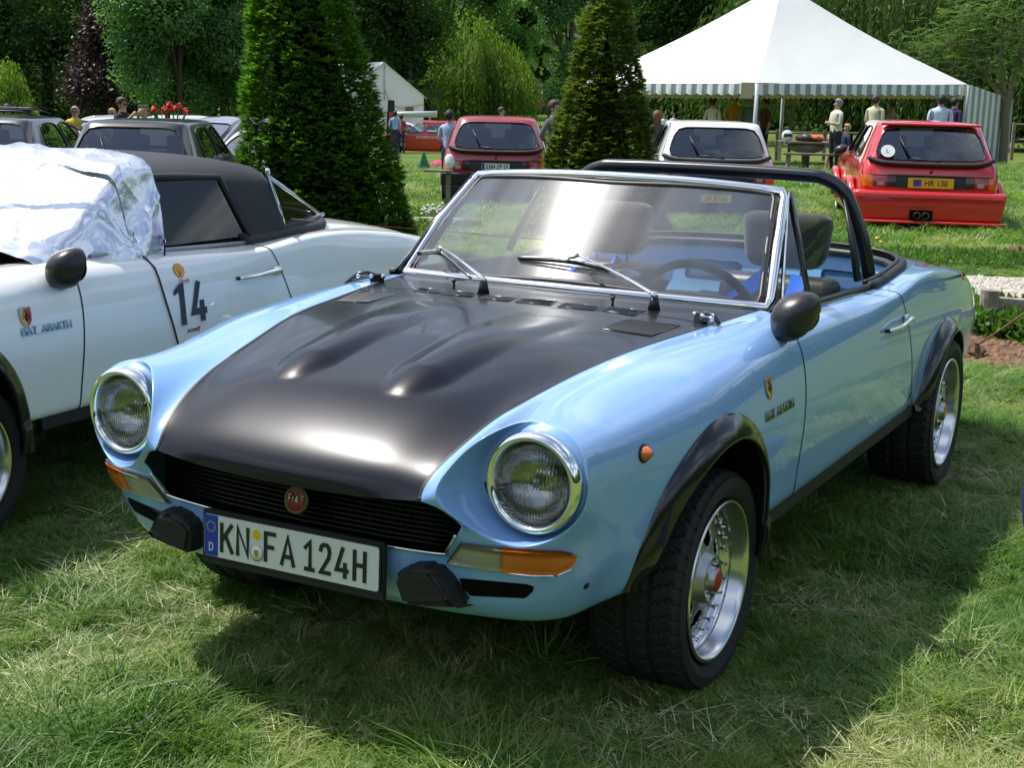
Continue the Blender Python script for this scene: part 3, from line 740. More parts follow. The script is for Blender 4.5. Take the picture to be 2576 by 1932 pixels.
def glyph(ch, x, y, w, h, t, z):
    out = []
    for st_ in STROKE[ch]:
        pts = [Vector((x + t / 2 + (w - t) * a, y + t / 2 + (h - t) * b, 0)) for a, b in st_]
        n = len(pts); Lf, Rt = [], []
        for i, p in enumerate(pts):
            d1 = (pts[i] - pts[i - 1]).normalized() if i else None; d2 = (pts[i + 1] - pts[i]).normalized() if i < n - 1 else None
            if d1 is None: d = d2; k = 1; p = p - d2 * t * .42
            elif d2 is None: d = d1; k = 1; p = p + d1 * t * .42
            else: d = (d1 + d2).normalized(); k = min(1.8, 1 / max(.3, d.dot(d1)))
            nn = Vector((-d.y, d.x, 0)) * t / 2 * k; Lf.append(p + nn); Rt.append(p - nn)
        V, F_ = [], []
        for i in range(n): V += [(Lf[i].x, Lf[i].y, z), (Rt[i].x, Rt[i].y, z), (Lf[i].x, Lf[i].y, z - .0015), (Rt[i].x, Rt[i].y, z - .0015)]
        for i in range(n - 1):
            a = 4 * i; b = a + 4; F_ += [(a, a + 1, b + 1, b), (a, b, b + 2, a + 2), (a + 1, a + 3, b + 3, b + 1)]
        out.append((V, F_)); z += .00004
    return out
cx = -.2055
for ch, w, gap_ in (('K', .0415, .008), ('N', .0405, .044), ('F', .0365, .012), ('A', .044, .022), ('1', .036, .010), ('2', .036, .010), ('4', .040, .010), ('H', .038, 0)):
    g = glyph(ch, cx, -.0375, w, .075, .0098, .0062); link('plate_letter', pymesh('plate_letter', *join_data(g), m_blackp, smooth=False), pl); cx += w + gap_
xs_ = -.2055 + .0415 + .008 + .0405 + .022
hexp = [(.0165 * math.cos(R(90 + 60 * i)), .0185 * math.sin(R(90 + 60 * i))) for i in range(6)]
poly_plate('inspection_seal', hexp, .001, m_whitep, pl, Matrix.Translation((xs_, .024, .0045)))
poly_plate('inspection_seal_face', [(a * .8, b * .8) for a, b in hexp], .0006, m_yellow, pl, Matrix.Translation((xs_, .024, .0056)))
lathe('state_seal', [(.0195, .0), (.0195, .0012), (.0001, .0013)], m_alu2, pl, 28, 'z', loc=(xs_, -.021, .0045))
lathe('state_seal_ring', [(.0175, .0), (.0175, .0004), (.0001, .0005)], m_whitep, pl, 28, 'z', loc=(xs_, -.021, .0056))
poly_plate('state_arms', [(-.007, .009), (.007, .009), (.007, -.003), (0, -.011), (-.007, -.003)], .0004, m_yellow, pl, Matrix.Translation((xs_, -.021, .0061)))
for zz in (.004, -.001, -.006): box('heraldic_beast', (.010 if zz > -.004 else .006, .0022, .0003), (xs_, -.021 + zz, .0067), m_blackp, pl)
# --- overriders
def overrider(s):
    bm = bmesh.new()
    out = [(1026, 1419), (1090, 1419), (1112, 1440), (1140, 1490), (1150, 1522), (1020, 1524), (1000, 1446)]
    for px, py in out:
        p = on(px, py, 1, -.742); c = Vector((.32, -.742, .42)); q = c + (p - c) * .92
        bm.verts.new((s * q.x, -.770 + abs(q.z - .43) * .12, q.z)); q = c + (p - c) * .99; bm.verts.new((s * q.x, -.735, q.z)); q = c + (p - c) * 1.01; bm.verts.new((s * q.x, -.66, q.z))
    p = on(1168, 1531, 1, -.72); bm.verts.new((s * p.x, -.72, p.z)); bm.verts.new((s * p.x, -.67, p.z + .004))
    bmesh.ops.convex_hull(bm, input=bm.verts[:]); bmesh.ops.dissolve_limit(bm, angle_limit=R(8), verts=bm.verts[:], edges=bm.edges[:])
    bmesh.ops.bevel(bm, geom=bm.edges[:], offset=.011, segments=3, affect='EDGES')
    bmdone('bumper_overrider', bm, m_plastic, smooth=False, parent=hero)
for s in (1, -1): overrider(s)
# --- windscreen
TC, TM, BC, BM_ = Vector((.553, .993, 1.192)), Vector((0, .938, 1.216)), Vector((.636, .666, .878)), Vector((0, .583, .889))
def topc(u): return Vector((TC.x * u, TM.y + (TC.y - TM.y) * u * u, TM.z + (TC.z - TM.z) * abs(u) ** 2.2))
def botc(u): return Vector((BC.x * u, BM_.y + (BC.y - BM_.y) * u * u, BM_.z + (BC.z - BM_.z) * u * u))
def build_windscreen(root, gl, lowchrome=True, TC=TC, TM=TM):
    def topc(u): return Vector((TC.x * u, TM.y + (TC.y - TM.y) * u * u, TM.z + (TC.z - TM.z) * abs(u) ** 2.2))
    ws = empty('windscreen', (0, 0, 0), 0, root)
    nu, nv = 28, 10; V, F_ = [], []
    for i in range(nu + 1):
        u = (-1 + 2 * i / nu) * .965
        for j in range(nv + 1):
            v_ = .04 + .92 * j / nv; p = botc(u).lerp(topc(u), v_); p += Vector((0, -.018, .012)) * math.sin(math.pi * v_); V.append(p)
    for i in range(nu):
        for j in range(nv): a = i * (nv + 1) + j; F_.append((a, a + nv + 1, a + nv + 2, a + 1))
    g = link('glass', pymesh('glass', V, F_, gl), ws)
    loop = [botc(-.985 + 1.97 * i / 16) for i in range(17)] + [TC.lerp(BC, .93), TC.lerp(BC, .5) + Vector((.003, -.012, .006)), TC.lerp(BC, .06)] + [topc(.985 - 1.97 * i / 16) for i in range(17)] + [mirx(TC.lerp(BC, .06)), mirx(TC.lerp(BC, .5) + Vector((.003, -.012, .006))), mirx(TC.lerp(BC, .93))]
    tube('windscreen_frame', loop, .0155, m_chrome, ws, 10, closed=True, flat=(1, 1.0))
    tube('pillar_cover', [mirx(BC) + Vector((-.010, -.006, 0)), mirx(TC.lerp(BC, .5)) + Vector((-.012, -.018, .004)), mirx(TC) + Vector((-.006, -.004, 0))], .013, m_gloss, ws, 8)
    c0 = Vector((0, .79, 1.05)); inner = [p + (c0 - p).normalized() * .028 + Vector((0, -.006, .0)) for p in loop]
    tube('rubber_seal', inner, .0105, m_trim, ws, 8, closed=True)
    tube('base_seal', [botc(-1 + 2 * i / 16) + Vector((0, -.012, -.012)) for i in range(17)], .011, m_trim, ws, 8)
    return BVHTree.FromPolygons(V, F_), g
GBVH, _g = build_windscreen(hero, m_wind)
# --- vent windows and door glass
def qglass(pts, name, m, parent):
    if len(pts) == 4:
        q0, q1, q2, q3 = [Vector(p) for p in pts]; n = 6; GV = [q0.lerp(q1, i / n).lerp(q3.lerp(q2, i / n), j / n) for i in range(n + 1) for j in range(n + 1)]
        link(name, pymesh(name, GV, [(i * 7 + j, i * 7 + j + 7, i * 7 + j + 8, i * 7 + j + 1) for i in range(n) for j in range(n)], m), parent); return
    link(name, pymesh(name, pts, [tuple(range(len(pts)))], m, smooth=False), parent)
for s in (1, -1):
    f = (lambda v: Vector(v)) if s > 0 else mirx
    A_, B_, C_ = f((.560, 1.005, 1.185)), f((.672, .668, .876)), f(on(2032, 746, 0, .690))
    vw = empty('vent_window', (0, 0, 0), 0, hero)
    tube('vent_frame', [A_, B_, C_], .0065, m_trim, vw, 8, closed=True); tube('vent_post', [A_ + f((.004, .012, .004)), C_ + f((0, .010, .002))], .0085, m_gloss, vw, 8)
    tube('chrome_edge', [A_ + f((.004, -.006, .006)), A_.lerp(B_, .5) + f((.004, -.008, 0)), B_ + f((.004, -.008, 0))], .004, m_chrome, vw, 6)
    qglass([A_, B_, C_], 'vent_glass', m_glass, vw)
    tf, tr_, br = f(on(1999, 502, 0, .572)), f(on(2124, 490, 0, .585)), f(on(2158, 706, 0, .678))
    side = empty('door_glass', (0, 0, 0), 0, hero)
    m_side = glassmat('door glass', (.95, .98, .96), refl=.25); q0_, q1_ = C_ + f((0, .02, 0)), tf.lerp(A_, .4); GV = [q0_.lerp(br, i / 6).lerp(q1_.lerp(tr_, i / 6), j / 6) for i in range(7) for j in range(7)]; link('pane', pymesh('pane', GV, [(i * 7 + j, i * 7 + j + 7, i * 7 + j + 8, i * 7 + j + 1) for i in range(6) for j in range(6)], m_side), side)
    tube('glass_guide', [tr_ + Vector((0, .0, -.015)), tr_.lerp(br, .5) + Vector((0, .008, 0)), br], [.004, .012, .014], m_trim, side, 8)
# --- door capping and cockpit rubber
for s in (1, -1):
    tube('door_capping', [Vector((s * x, y, z + .006)) for x, y, z in ((.684, .66, .870), (.688, .9, .862), (.685, 1.3, .850), (.678, 1.62, .840))], .011, m_trim, hero, 8)
    tube('door_cap_chrome', [Vector((s * x, y, z)) for x, y, z in ((.697, .68, .868), (.701, .9, .862), (.698, 1.3, .850), (.690, 1.60, .838))], .003, m_gloss, hero, 6)
half = [(.680, 1.60, .846), (.674, 1.80, .849), (.664, 1.98, .857), (.640, 2.20, .863), (.60, 2.30, .871), (.54, 2.345, .879), (.42, 2.378, .888), (.2, 2.398, .894)]
rp = [Vector((-x, y, z)) for x, y, z in half] + [Vector((0, 2.403, .896))] + [Vector(p) for p in reversed(half)]
tube('cockpit_rubber', smoothpath(rp, 4), .019, m_plastic, hero, 10, flat=(1, .8)); tube('cockpit_bead', smoothpath([p + Vector((-.016 * (1 if p.x > 0 else -1) * min(1, abs(p.x) * 3), -.012, .014)) for p in rp], 4), .008, m_trim, hero, 8)
# --- mirrors
def mirror_mesh():
    bm = bmesh.new(); bmesh.ops.create_uvsphere(bm, u_segments=32, v_segments=20, radius=1)
    for w in bm.verts:
        x, y, z = w.co
        k = .70 + .30 * min(1, (z + 1) / 1.1)
        sq = (abs(x) ** 3 + abs(z) ** 3) ** (1 / 3) / max(1e-6, math.hypot(x, z)) if math.hypot(x, z) > .01 else 1
        w.co.x = x / sq ** .7 * .066 * k + .012 * z; w.co.z = z / sq ** .7 * .070 + .010 * x; w.co.y = (y if y < 0 else min(y, .2)) * .085
    me = bpy.data.meshes.new('mirror_shell'); bm.to_mesh(me); bm.free(); me.materials.append(m_plastic); me.polygons.foreach_set('use_smooth', [True] * len(me.polygons)); return me
MIR = mirror_mesh(); MIRM = mirmesh(MIR)
m_bplast = mat('smooth black plastic', (.018, .018, .019), .36, bump=.03, bscale=400, bdist=.001); MIR.materials[0] = m_bplast; MIRM.materials[0] = m_bplast
def door_mirror(root, s, pos):
    e = empty('door_mirror', (pos[0] * s, pos[1], pos[2]), 0, root)
    link('mirror_shell', MIR if s > 0 else MIRM, e)
    tube('mirror_foot', [(-.02 * s, 0, -.05), (-.05 * s, .01, -.075)], .013, m_trim, e, 8)
    link('mirror_glass', pymesh('mirror_glass', *lathe_data([(.0001, .0), (.055, .0)], 24, 'y'), m_chrome), e, loc=(.008 * s, .021, .005), scale=(1, 1, .95))
mp = on(2000, 797, 0, .775)
door_mirror(hero, 1, mp)
# --- door handles
def handle(root, s):
    a, n = side_pt(1.40, .731, s); b, n2 = side_pt(1.69, .733, s); a = a + Vector((.006 * s, 0, 0))
    h = empty('door_handle', (0, 0, 0), 0, root)
    pa, pb = Vector((a.x + .010 * s, 1.405, .728)), Vector((b.x + .024 * s, 1.665, .735))
    tube('handle_bar', smoothpath([pa, pa.lerp(pb, .35) + Vector((.013 * s, 0, .0)), pa.lerp(pb, .8) + Vector((.008 * s, 0, .002)), pb], 4), [.006, .007, .0075, .008, .008, .0085, .009, .0095, .010, .0105, .011, .0115, .012], m_chrome, h, 10)
    box('handle_base', (.012, .05, .032), (b.x + .006 * s, 1.672, .733), m_chrome, h, bev=.005, smooth=True)
    tube('push_button', [pb + Vector((0, -.005, 0)), pb + Vector((.012 * s, -.005, 0))], .010, m_chrome, h, 12)
    tube('handle_foot', [Vector((a.x - .004 * s, 1.402, .727)), pa], .007, m_trim, h, 8)
for s in (1, -1): handle(hero, s)
# --- side badges
SHOUT = [(-.018, .024), (-.006, .027), (.006, .024), (.018, .027), (.020, .010), (.018, -.010), (.010, -.021), (0, -.027), (-.010, -.021), (-.018, -.010), (-.020, .010)]
def shield(parent, mtx, sc=1.0):
    e = empty('shield_badge', (0, 0, 0), 0, parent); e.matrix_local = mtx @ Matrix.Scale(sc, 4)
    poly_plate('shield_rim', [(a * 1.1, b * 1.1) for a, b in SHOUT], .003, m_alu2, e)
    poly_plate('shield_yellow', [(a, b) for a, b in SHOUT if a <= 0.0] + [(.0, .0255)], .0006, m_yellow, e, Matrix.Translation((0, 0, .0031)))
    poly_plate('shield_red', [(.0, .0255)] + [(a, b) for a, b in SHOUT if a >= 0.0][:0] + [(.006, .024), (.018, .027), (.020, .010), (.018, -.010), (.010, -.021), (0, -.027)], .0006, m_red, e, Matrix.Translation((0, 0, .0031)))
    sc_ = [lathe_data([(.0001, .0006), (.007, .0004), (.0072, 0)], 12, 'z')]
    V0 = [(x * .9, y * 1.3 - .003, z + .0038) for x, y, z in sc_[0][0]]; prt = [(V0, sc_[0][1])]
    for k in range(3):
        for s_ in (1, -1): prt.append(tube_data([(0, -.004 + .005 * k, .0042), (s_ * .011, -.001 + .005 * k, .0042), (s_ * .013, -.006 + .006 * k, .0042)], .0009, 4))
    prt.append(tube_data([(0, .004, .0042), (.004, .013, .0042), (-.003, .019, .0042), (-.008, .013, .0042)], .0012, 4))
    link('scorpion', pymesh('scorpion', *join_data(prt), m_blackp), e)
def lettering(parent, mtx, s, w, h, m, name='badge_lettering', ext=.0025, shear=0, bold=0.01, bar=False):
    o = link(name, textmesh(s, w, h, ext, m, shear=shear, bold=bold), parent); o.matrix_local = mtx
    if bar: o2 = box('badge_bar', (w, .0025, ext), (0, -h / 2 - .001, ext / 2), m, o)
def sidem(px, py, s=1):
    p, n = hit(px, py); 
    if s < 0: p, n = mirx(p), mirx(n)
    return plM(p + n * .0008, frame_rot(n))
m_badge = mat('weathered chrome lettering', (.35, .35, .30), .3, 1)
shield(hero, sidem(1932, 977))
lettering(hero, sidem(1962, 1029), 'FIAT  ABARTH', .225, .024, m_badge, bar=True)
p, n = hit(2287, 1012); lettering(hero, plM(p, frame_rot(n)) @ Matrix.Rotation(R(4), 4, 'Z'), 'pf', .018, .050, m_badge, 'coachbuilder_badge', .003)
poly_plate('badge_back', [(-.014, -.034), (.014, -.034), (.014, .034), (-.014, .034)], .0015, m_blackp, hero, plM(p, frame_rot(n)))
# tail lamp edge seen past the rear wing
patch('tail_lamp', [(2419, 686), (2427, 688)], [(2422, 702), (2432, 706)], .003, m_redlens, hero, True, n=4)
# --- cowl vents
def vent(quad, name, ribs, wires=0, frame=True):
    a, b, c, d = [Vector((*q, 0)) for q in quad]      # a bottom-left, b top-left, c top-right, d bottom-right
    e = empty(name, (0, 0, 0), 0, hero)
    P = lambda u, w, h: (lambda r: r[0] + r[1] * h)(hit(*((b.lerp(c, u)).lerp(a.lerp(d, u), w)).to_2d()))
    V, F_ = [], []; n = 8
    for i in range(n + 1):
        for j in range(3): V.append(P(i / n, j / 2, .0016))
    for i in range(n):
        for j in range(2): k = i * 3 + j; F_.append((k, k + 1, k + 4, k + 3))
    link('vent_recess', pymesh('vent_recess', V, F_, m_dark), e)
    if frame: tube('vent_lip', [P(0, 0, .001), P(.5, 0, .001), P(1, 0, .001), P(1, 1, .001), P(.5, 1, .001), P(0, 1, .001)], .0022, m_gloss, e, 6, closed=True)
    parts = []
    for i in range(1, ribs): parts.append(tube_data([P(i / ribs, 0.05, .002), P(i / ribs, .95, .002)], .0010, 4))
    for j in range(1, wires): parts.append(tube_data([P(0.02, j / wires, .0024), P(.5, j / wires, .0024), P(.98, j / wires, .0024)], .0010, 4))
    o = link('vent_bars' if not wires else 'wire_mesh', pymesh('bars', *join_data(parts), m_gloss if not wires else mat('dark steel wire', (.12, .12, .12), .35, .9), smooth=False), e); o['kind'] = 'stuff'
k5 = lambda x, y: (1000 + x * .25316, 400 + y * .25316)
for q in ([(160, 1310), (225, 1285), (465, 1300), (405, 1335)], [(440, 1345), (510, 1308), (790, 1335), (735, 1372)], [(820, 1385), (880, 1355), (1175, 1385), (1100, 1415)], [(1180, 1420), (1250, 1395), (1580, 1410), (1520, 1455)], [(1595, 1470), (1670, 1435), (2010, 1465), (1950, 1505)]):
    vent([k5(*p_) for p_ in q], 'cowl_vent', 13)
vent([(1517, 782), (1538.5, 773), (1622.6, 782), (1593, 794)], 'cowl_vent', 13)
vent([(1515, 828), (1572, 805), (1710, 820), (1636, 846)], 'hood_vent', 26, 10); vent([(847, 760), (903, 735), (990, 742), (925, 762)], 'hood_vent', 26, 10)
# --- wipers
def wiper(piv, armend, b0, b1, mid):
    e = empty('wiper', (0, 0, 0), 0, hero)
    pp, n = hit(*piv); g0 = hit(*armend, GBVH)[0]; gd = Vector((0, -.68, .73))
    pt = pp + Vector((0, 0, .042))
    tube('wiper_spindle', [pp + Vector((0, 0, -.005)), pp + Vector((0, 0, .02)), pt], [.020, .014, .010], m_trim, e, 12)
    tube('wiper_cap', [pt + Vector((0, -.002, -.012)), pt + Vector((0, -.006, .010))], [.011, .008], m_chrome, e, 10)
    mm = pt.lerp(g0 + gd * .03, .45) + gd * .012
    tube('wiper_arm', smoothpath([pt, mm, g0 + gd * .028], 5), [.0085, .008, .0075, .007, .0065, .006, .0055, .005, .0045, .004, .004], m_chrome, e, 8, flat=(1.1, .6))
    P0, P1, PM = [hit(*q, GBVH)[0] for q in (b0, b1, mid)]
    bl = smoothpath([P0 + gd * .006, PM + gd * .010, P1 + gd * .006], 6)
    tube('wiper_blade', bl, .0045, m_trim, e, 6, flat=(.6, 1.4)); tube('blade_spine', smoothpath([P0 + gd * .013, PM + gd * .024, P1 + gd * .013], 6), .003, m_alu, e, 6)
    tube('blade_clip', [PM + gd * .02, g0 + gd * .03], .006, m_alu2, e, 8)
wiper((1645, 778), (1462, 657), (1305, 653), (1546, 684), (1430, 664)); wiper((1216, 738), (1116, 634), (1054, 641), (1185, 702), (1112, 645))
for q in ((1142, 723), (1541, 768)):
    p, n = hit(*q); e = empty('washer_jet', p, 0, hero); tube('jet_stem', [(0, 0, -.002), (0, 0, .018)], .004, m_trim, e, 8); tube('jet_nozzle', [(-.0, -.006, .020), (0, .008, .022)], .005, m_trim, e, 8)
# --- hood hold-downs at the rear corners
for px, py, s in ((1778, 815, 1), (925, 709, -1)):
    p, n = hit(px, py); e = empty('hood_clamp', p, R(-35) * s, hero)
    box('clamp_block', (.046, .018, .026), (-.03 * s, 0, .014), m_gloss, e, bev=.003); tube('clamp_strap', [(-.03 * s, 0, .020), (.0, .0, .030), (.032 * s, .004, .026), (.052 * s, .004, .006)], .007, m_gloss, e, 8)
    for xx in (-.05, -.012, .03): lathe('clamp_screw', [(.0001, -.013), (.0075, -.012), (.0075, .012), (.0001, .013)], m_chrome, e, 12, 'y', loc=(xx * s, 0, .020))
# --- roll bar
def tube_round(pts, r, n): return smoothpath(pts, n)
hoop = [(-.64, 1.79, .55), (-.635, 1.78, .80), (-.60, 1.765, .98), (-.545, 1.752, 1.12), (-.505, 1.75, 1.172), (-.445, 1.75, 1.200), (-.37, 1.75, 1.208), (0, 1.75, 1.212)]
hoop = hoop + [(-x, y, z) for x, y, z in reversed(hoop[:-1])]
m_bar = mat('black powder coated tube', (.010, .011, .012), .25, coat=.2, bump=.02)
rb = empty('roll_bar', (0, 0, 0), 0, hero); tube('hoop', smoothpath(hoop, 5), .0250, m_bar, rb, 16)
for s in (1, -1): tube('brace', [(s * .575, 1.765, 1.03), (s * .60, 2.12, .62)], .022, m_bar, rb, 12); box('foot_plate', (.09, .09, .012), (s * .63, 1.80, .80), m_bar, rb, bev=.003)
# --- cabin
m_seat = mat('black seat fabric', (.013, .013, .014), .85, sheen=.3, bump=.3, bscale=500, bdist=.001)
m_vinyl = mat('charcoal vinyl', (.028, .028, .030), .42, bump=.1, bscale=400, bdist=.001)
m_harn = mat('blue harness webbing', (.015, .12, .62), .5, bump=.2, bscale=800, bdist=.001)
m_bluein = mat('blue cabin paint', (.19, .41, .68), .42, coat=.3)
m_bluedk = mat('blue carpet', (.08, .17, .32), .9)
cb = empty('cabin', (0, 0, 0), 0, hero)
# dashboard top, rolled edge
V, F_ = [], []; nu = 24
for i in range(nu + 1):
    u = -1 + 2 * i / nu; f0 = botc(u * .97)
    hood_ = .020 * math.exp(-((u * .62 - .31) / .17) ** 2)
    for y, z in ((f0.y + .015, f0.z - .012), (.74, .868 + hood_ * .4), (.84, .862 + hood_), (.89, .850 + hood_), (.91, .815), (.90, .72)): V.append((u * .63, y, z))
for i in range(nu):
    for j in range(5): a = i * 6 + j; F_.append((a, a + 6, a + 7, a + 1))
link('dashboard', pymesh('dashboard', V, F_, m_vinyl), cb)
sw = empty('steering_wheel', (0, 0, 0), 0, hero); c0 = Vector((.315, .93, .795)); rr_ = frame_rot(Vector((0, .90, .44)), (0, 0, 1))
sw.matrix_local = plM(c0, rr_)
link('wheel_rim', pymesh('wheel_rim', *tube_data([(.19 * math.cos(2 * math.pi * i / 40), .19 * math.sin(2 * math.pi * i / 40), 0) for i in range(40)], .0145, 10, closed=True), m_vinyl), sw)
for a in (R(90 + 120 * k) for k in (0.5, 1.5, 2.5)): box('spoke', (.18, .022, .003), (.095 * math.cos(a), .095 * math.sin(a), -.008), m_alu2, sw, rot=(0, 0, a))
lathe('wheel_boss', [(.0001, .012), (.03, .010), (.034, -.03)], m_vinyl, sw, 20, 'z')
def seat(s):
    e = empty('seat', (.345 * s, 1.52, .40), 0, hero)
    bm = boxbm(.47, .13, .58, bev=.05, seg=4)
    for w in bm.verts:
        if w.co.z > .12: w.co.x *= 1 - .9 * (w.co.z - .12) ** 1.2; 
        w.co.y += -.03 * math.cos(w.co.x * 7) + w.co.z * .20
    bmdone('backrest', bm, m_vinyl, parent=e, loc=(0, .07, .165))
    bm = boxbm(.25, .04, .52, bev=.018, seg=3)
    for w in bm.verts: w.co.y += w.co.z * .20
    bmdone('backrest_panel', bm, m_seat, parent=e, loc=(0, -.015, .165))
    box('cushion', (.47, .48, .14), (0, -.18, -.05), m_seat, e, bev=.04, seg=3, smooth=True)
    bm = boxbm(.325, .10, .200, bev=.049, seg=6)
    for w in bm.verts: w.co.x *= 1 - .25 * max(0, -w.co.z - .02) / .1; w.co.y += -.025 * math.cos(w.co.x * 9)
    bmdone('headrest', bm, m_seat, parent=e, loc=(0.005 * s, .155, .578))
    for q in (-.065, .065): tube('headrest_post', [(q, .15, .44), (q, .155, .54)], .006, m_chrome, e, 8)
    for q in (-.085, .085): tube('shoulder_strap', [(q, .06, .42), (q * .9, .16, .44), (q * .8, .42, .36)], .026, m_harn, e, 6, flat=(1, .08))
seat(1); seat(-1)
for (p0, p1, lab_) in (((1932, 686), (1858, 742), 0), ((2010, 694), (1990, 756), 1)):
    a_, b_ = on(*p0, 1, 1.60), on(*p1, 1, 1.44); dx_ = (b_ - a_).normalized(); nn_ = (CAM - a_).normalized(); sd_ = dx_.cross(nn_).normalized() * .027
    for k_, (pa_, pb_) in enumerate(((a_ + Vector((0, .05, -.03)), a_), (a_, b_), (b_, b_ + dx_ * .25))):
        for sg in (1, -1):
            if sg < 0: q4 = [mirx(v) for v in (pa_ + sd_, pb_ + sd_, pb_ - sd_, pa_ - sd_)]
            else: q4 = [pa_ + sd_, pb_ + sd_, pb_ - sd_, pa_ - sd_]
            if k_ == 1 or True: link('harness_strap', pymesh('harness_strap', q4 + [v + Vector((0, .003, 0)) for v in q4], [(0, 1, 2, 3), (4, 7, 6, 5), (0, 4, 5, 1), (1, 5, 6, 2), (2, 6, 7, 3), (3, 7, 4, 0)], m_harn, smooth=False), hero)
    if lab_: link('harness_label', textmesh('OMP', .034, .016, .0005, m_yellow, bold=.03), hero, loc=a_.lerp(b_, .85) + nn_ * .004, rot=frame_rot(nn_).to_euler())
# rear cabin tub
V = []; F_ = []
tub = [(.66, 1.72, .835), (.648, 1.98, .842), (.625, 2.18, .848), (.56, 2.29, .852), (.42, 2.35, .868), (.2, 2.372, .874), (0, 2.376, .876)]
tub = tub + [(-x, y, z) for x, y, z in reversed(tub[:-1])]
for x, y, z in tub: V += [(x, y, z), (x * .97, y - .015, z - .05), (x * .93, y - .04, z - .17), (x * .86, y - .12, .60)]
for i in range(len(tub) - 1):
    for j in range(3): a = 4 * i + j; F_.append((a, a + 1, a + 5, a + 4))
link('rear_tub', pymesh('rear_tub', V, F_, m_bluein), cb)
box('rear_shelf', (1.2, .45, .02), (0, 2.0, .61), m_bluedk, cb)
tube('rear_tub_roll', [Vector(V[4 * i]) + Vector((0, -.012, .004)) for i in range(len(tub))], .016, m_vinyl, cb, 8)
for xx in (-.16, .42):
    bm = boxbm(.24, .012, .085, bev=.02, seg=3); bmdone('pocket_panel', bm, m_bluedk, parent=cb, loc=(xx, 2.285 - .02 * abs(xx), .765), rot=(R(-12), 0, R(-8 if xx > .2 else 0)))
box('tunnel', (.20, 1.1, .22), (0, 1.3, .42), m_bluedk, cb, bev=.03)
# rally plate lying against the inside of the screen
rp_ = empty('rally_plate', (0, 0, 0), 0, None, 'dark rally plate numbered 60 leaning inside the windscreen of the blue roadster', 'plaque')
tl, tr2, br2 = on(1470, 686, 1, .80), on(1700, 700, 1, .80), on(1690, 741, 1, .74)
c_ = Vector(((on(1455, 700, 1, .78).x + on(1701, 735, 1, .78).x) / 2 + .0, .745, .912)); rp_.matrix_world = plM(c_, frame_rot(Vector((-.12, -.68, .72))))
wd = on(1701, 735, 1, .765).x - on(1452, 712, 1, .765).x
arch = [(-wd / 2, -.05), (wd / 2, -.05), (wd / 2 - .0, .012)] + [(wd * .42 * math.cos(R(a)), .012 + .048 * math.sin(R(a))) for a in range(10, 175, 12)] + [(-wd / 2, .012)]
poly_plate('plate_board', arch, .003, m_red, rp_); poly_plate('plate_print', [(x * .965, y * .93) for x, y in arch], .0005, mat('plaque black', (.03, .03, .034), .3), rp_, Matrix.Translation((0, 0, .0031)))
poly_plate('number_field', ellipse(.062, .017), .0004, m_whitep, rp_, Matrix.Translation((0, .022, .0037)))
for t_, x_, y_, w_, h_, mm_ in (('60', 0, .022, .042, .022, m_blackp), ('nd mei 2009', .0, .048, .11, .010, m_whitep), ('ABARTH MEETING ABARTH', 0, -.010, wd * .74, .013, m_yellow), ('FRANSSI', wd * .36, -.040, .06, .012, m_whitep)):
    link('plate_text', textmesh(t_, w_, h_, .0003, mm_, bold=.01), rp_, loc=(x_, y_, .0042))
shield_e = empty('club_crest', (0, 0, 0), 0, rp_); shield_e.matrix_local = Matrix.Translation((wd * .38, .004, .004)) @ Matrix.Scale(.9, 4)
poly_plate('crest_red', SHOUT, .0004, m_red, shield_e); poly_plate('crest_yellow', [(a * .9, abs(b) * .8) for a, b in SHOUT[:5]] + [(-.016, 0)], .0004, m_yellow, shield_e, Matrix.Translation((0, 0, .0005)))
# ================================================================== white coupe-roofed roadster on the left
WX, WY, WR = -2.389, -.407, .063
wc = empty('roadster', (WX, WY, 0), WR, None, 'white roadster with matte black soft top and racing number 14, parked beside the blue one', 'car')
base_spider(wc, m_white, m_blackhood)
for s in (1, -1): headlight(wc, s)
patchm = pymesh('turn_signal', *patch_data(tsT, tsB, .011, n=18, bulge=.004), m_amber); link('turn_signal', patchm, wc); link('turn_signal', mirmesh(patchm), wc)
build_windscreen(wc, m_glass, TC=Vector((.553, .98, 1.145)), TM=Vector((0, .93, 1.165)))
box('grille', (.84, .02, .15), (0, -.70, .55), m_trim, wc)
for s in (1, -1): handle(wc, s)
door_mirror(wc, 1, (.800, .475, .862)); door_mirror(wc, -1, (.800, .475, .862))
def wside(y, z, s=1, off=.0015):
    p, n = side_pt(y, z, s); n = outn(n, (s, 0, 0)); return plM(p + n * off, frame_rot(n))
shield(wc, wside(.28, .722), 1.15)
lettering(wc, wside(.365, .677), 'FIAT  ABARTH', .225, .025, mat('pale blue lettering', (.35, .5, .72), .3, .6), bar=True)
m_navy = mat('dark navy vinyl', (.022, .026, .040), .4); rn = empty('race_number', (0, 0, 0), 0, wc); rn.matrix_local = wside(1.10, .668, off=.003)
poly_plate('digit', [(-.058, -.079), (-.030, -.079), (-.030, .079), (-.052, .079), (-.088, .055), (-.088, .036), (-.058, .050)], .0006, m_navy, rn)
link('digit', pymesh('digit', *join_data(glyph('4', .004, -.079, .092, .158, .025, .001)), m_navy, smooth=False), rn)
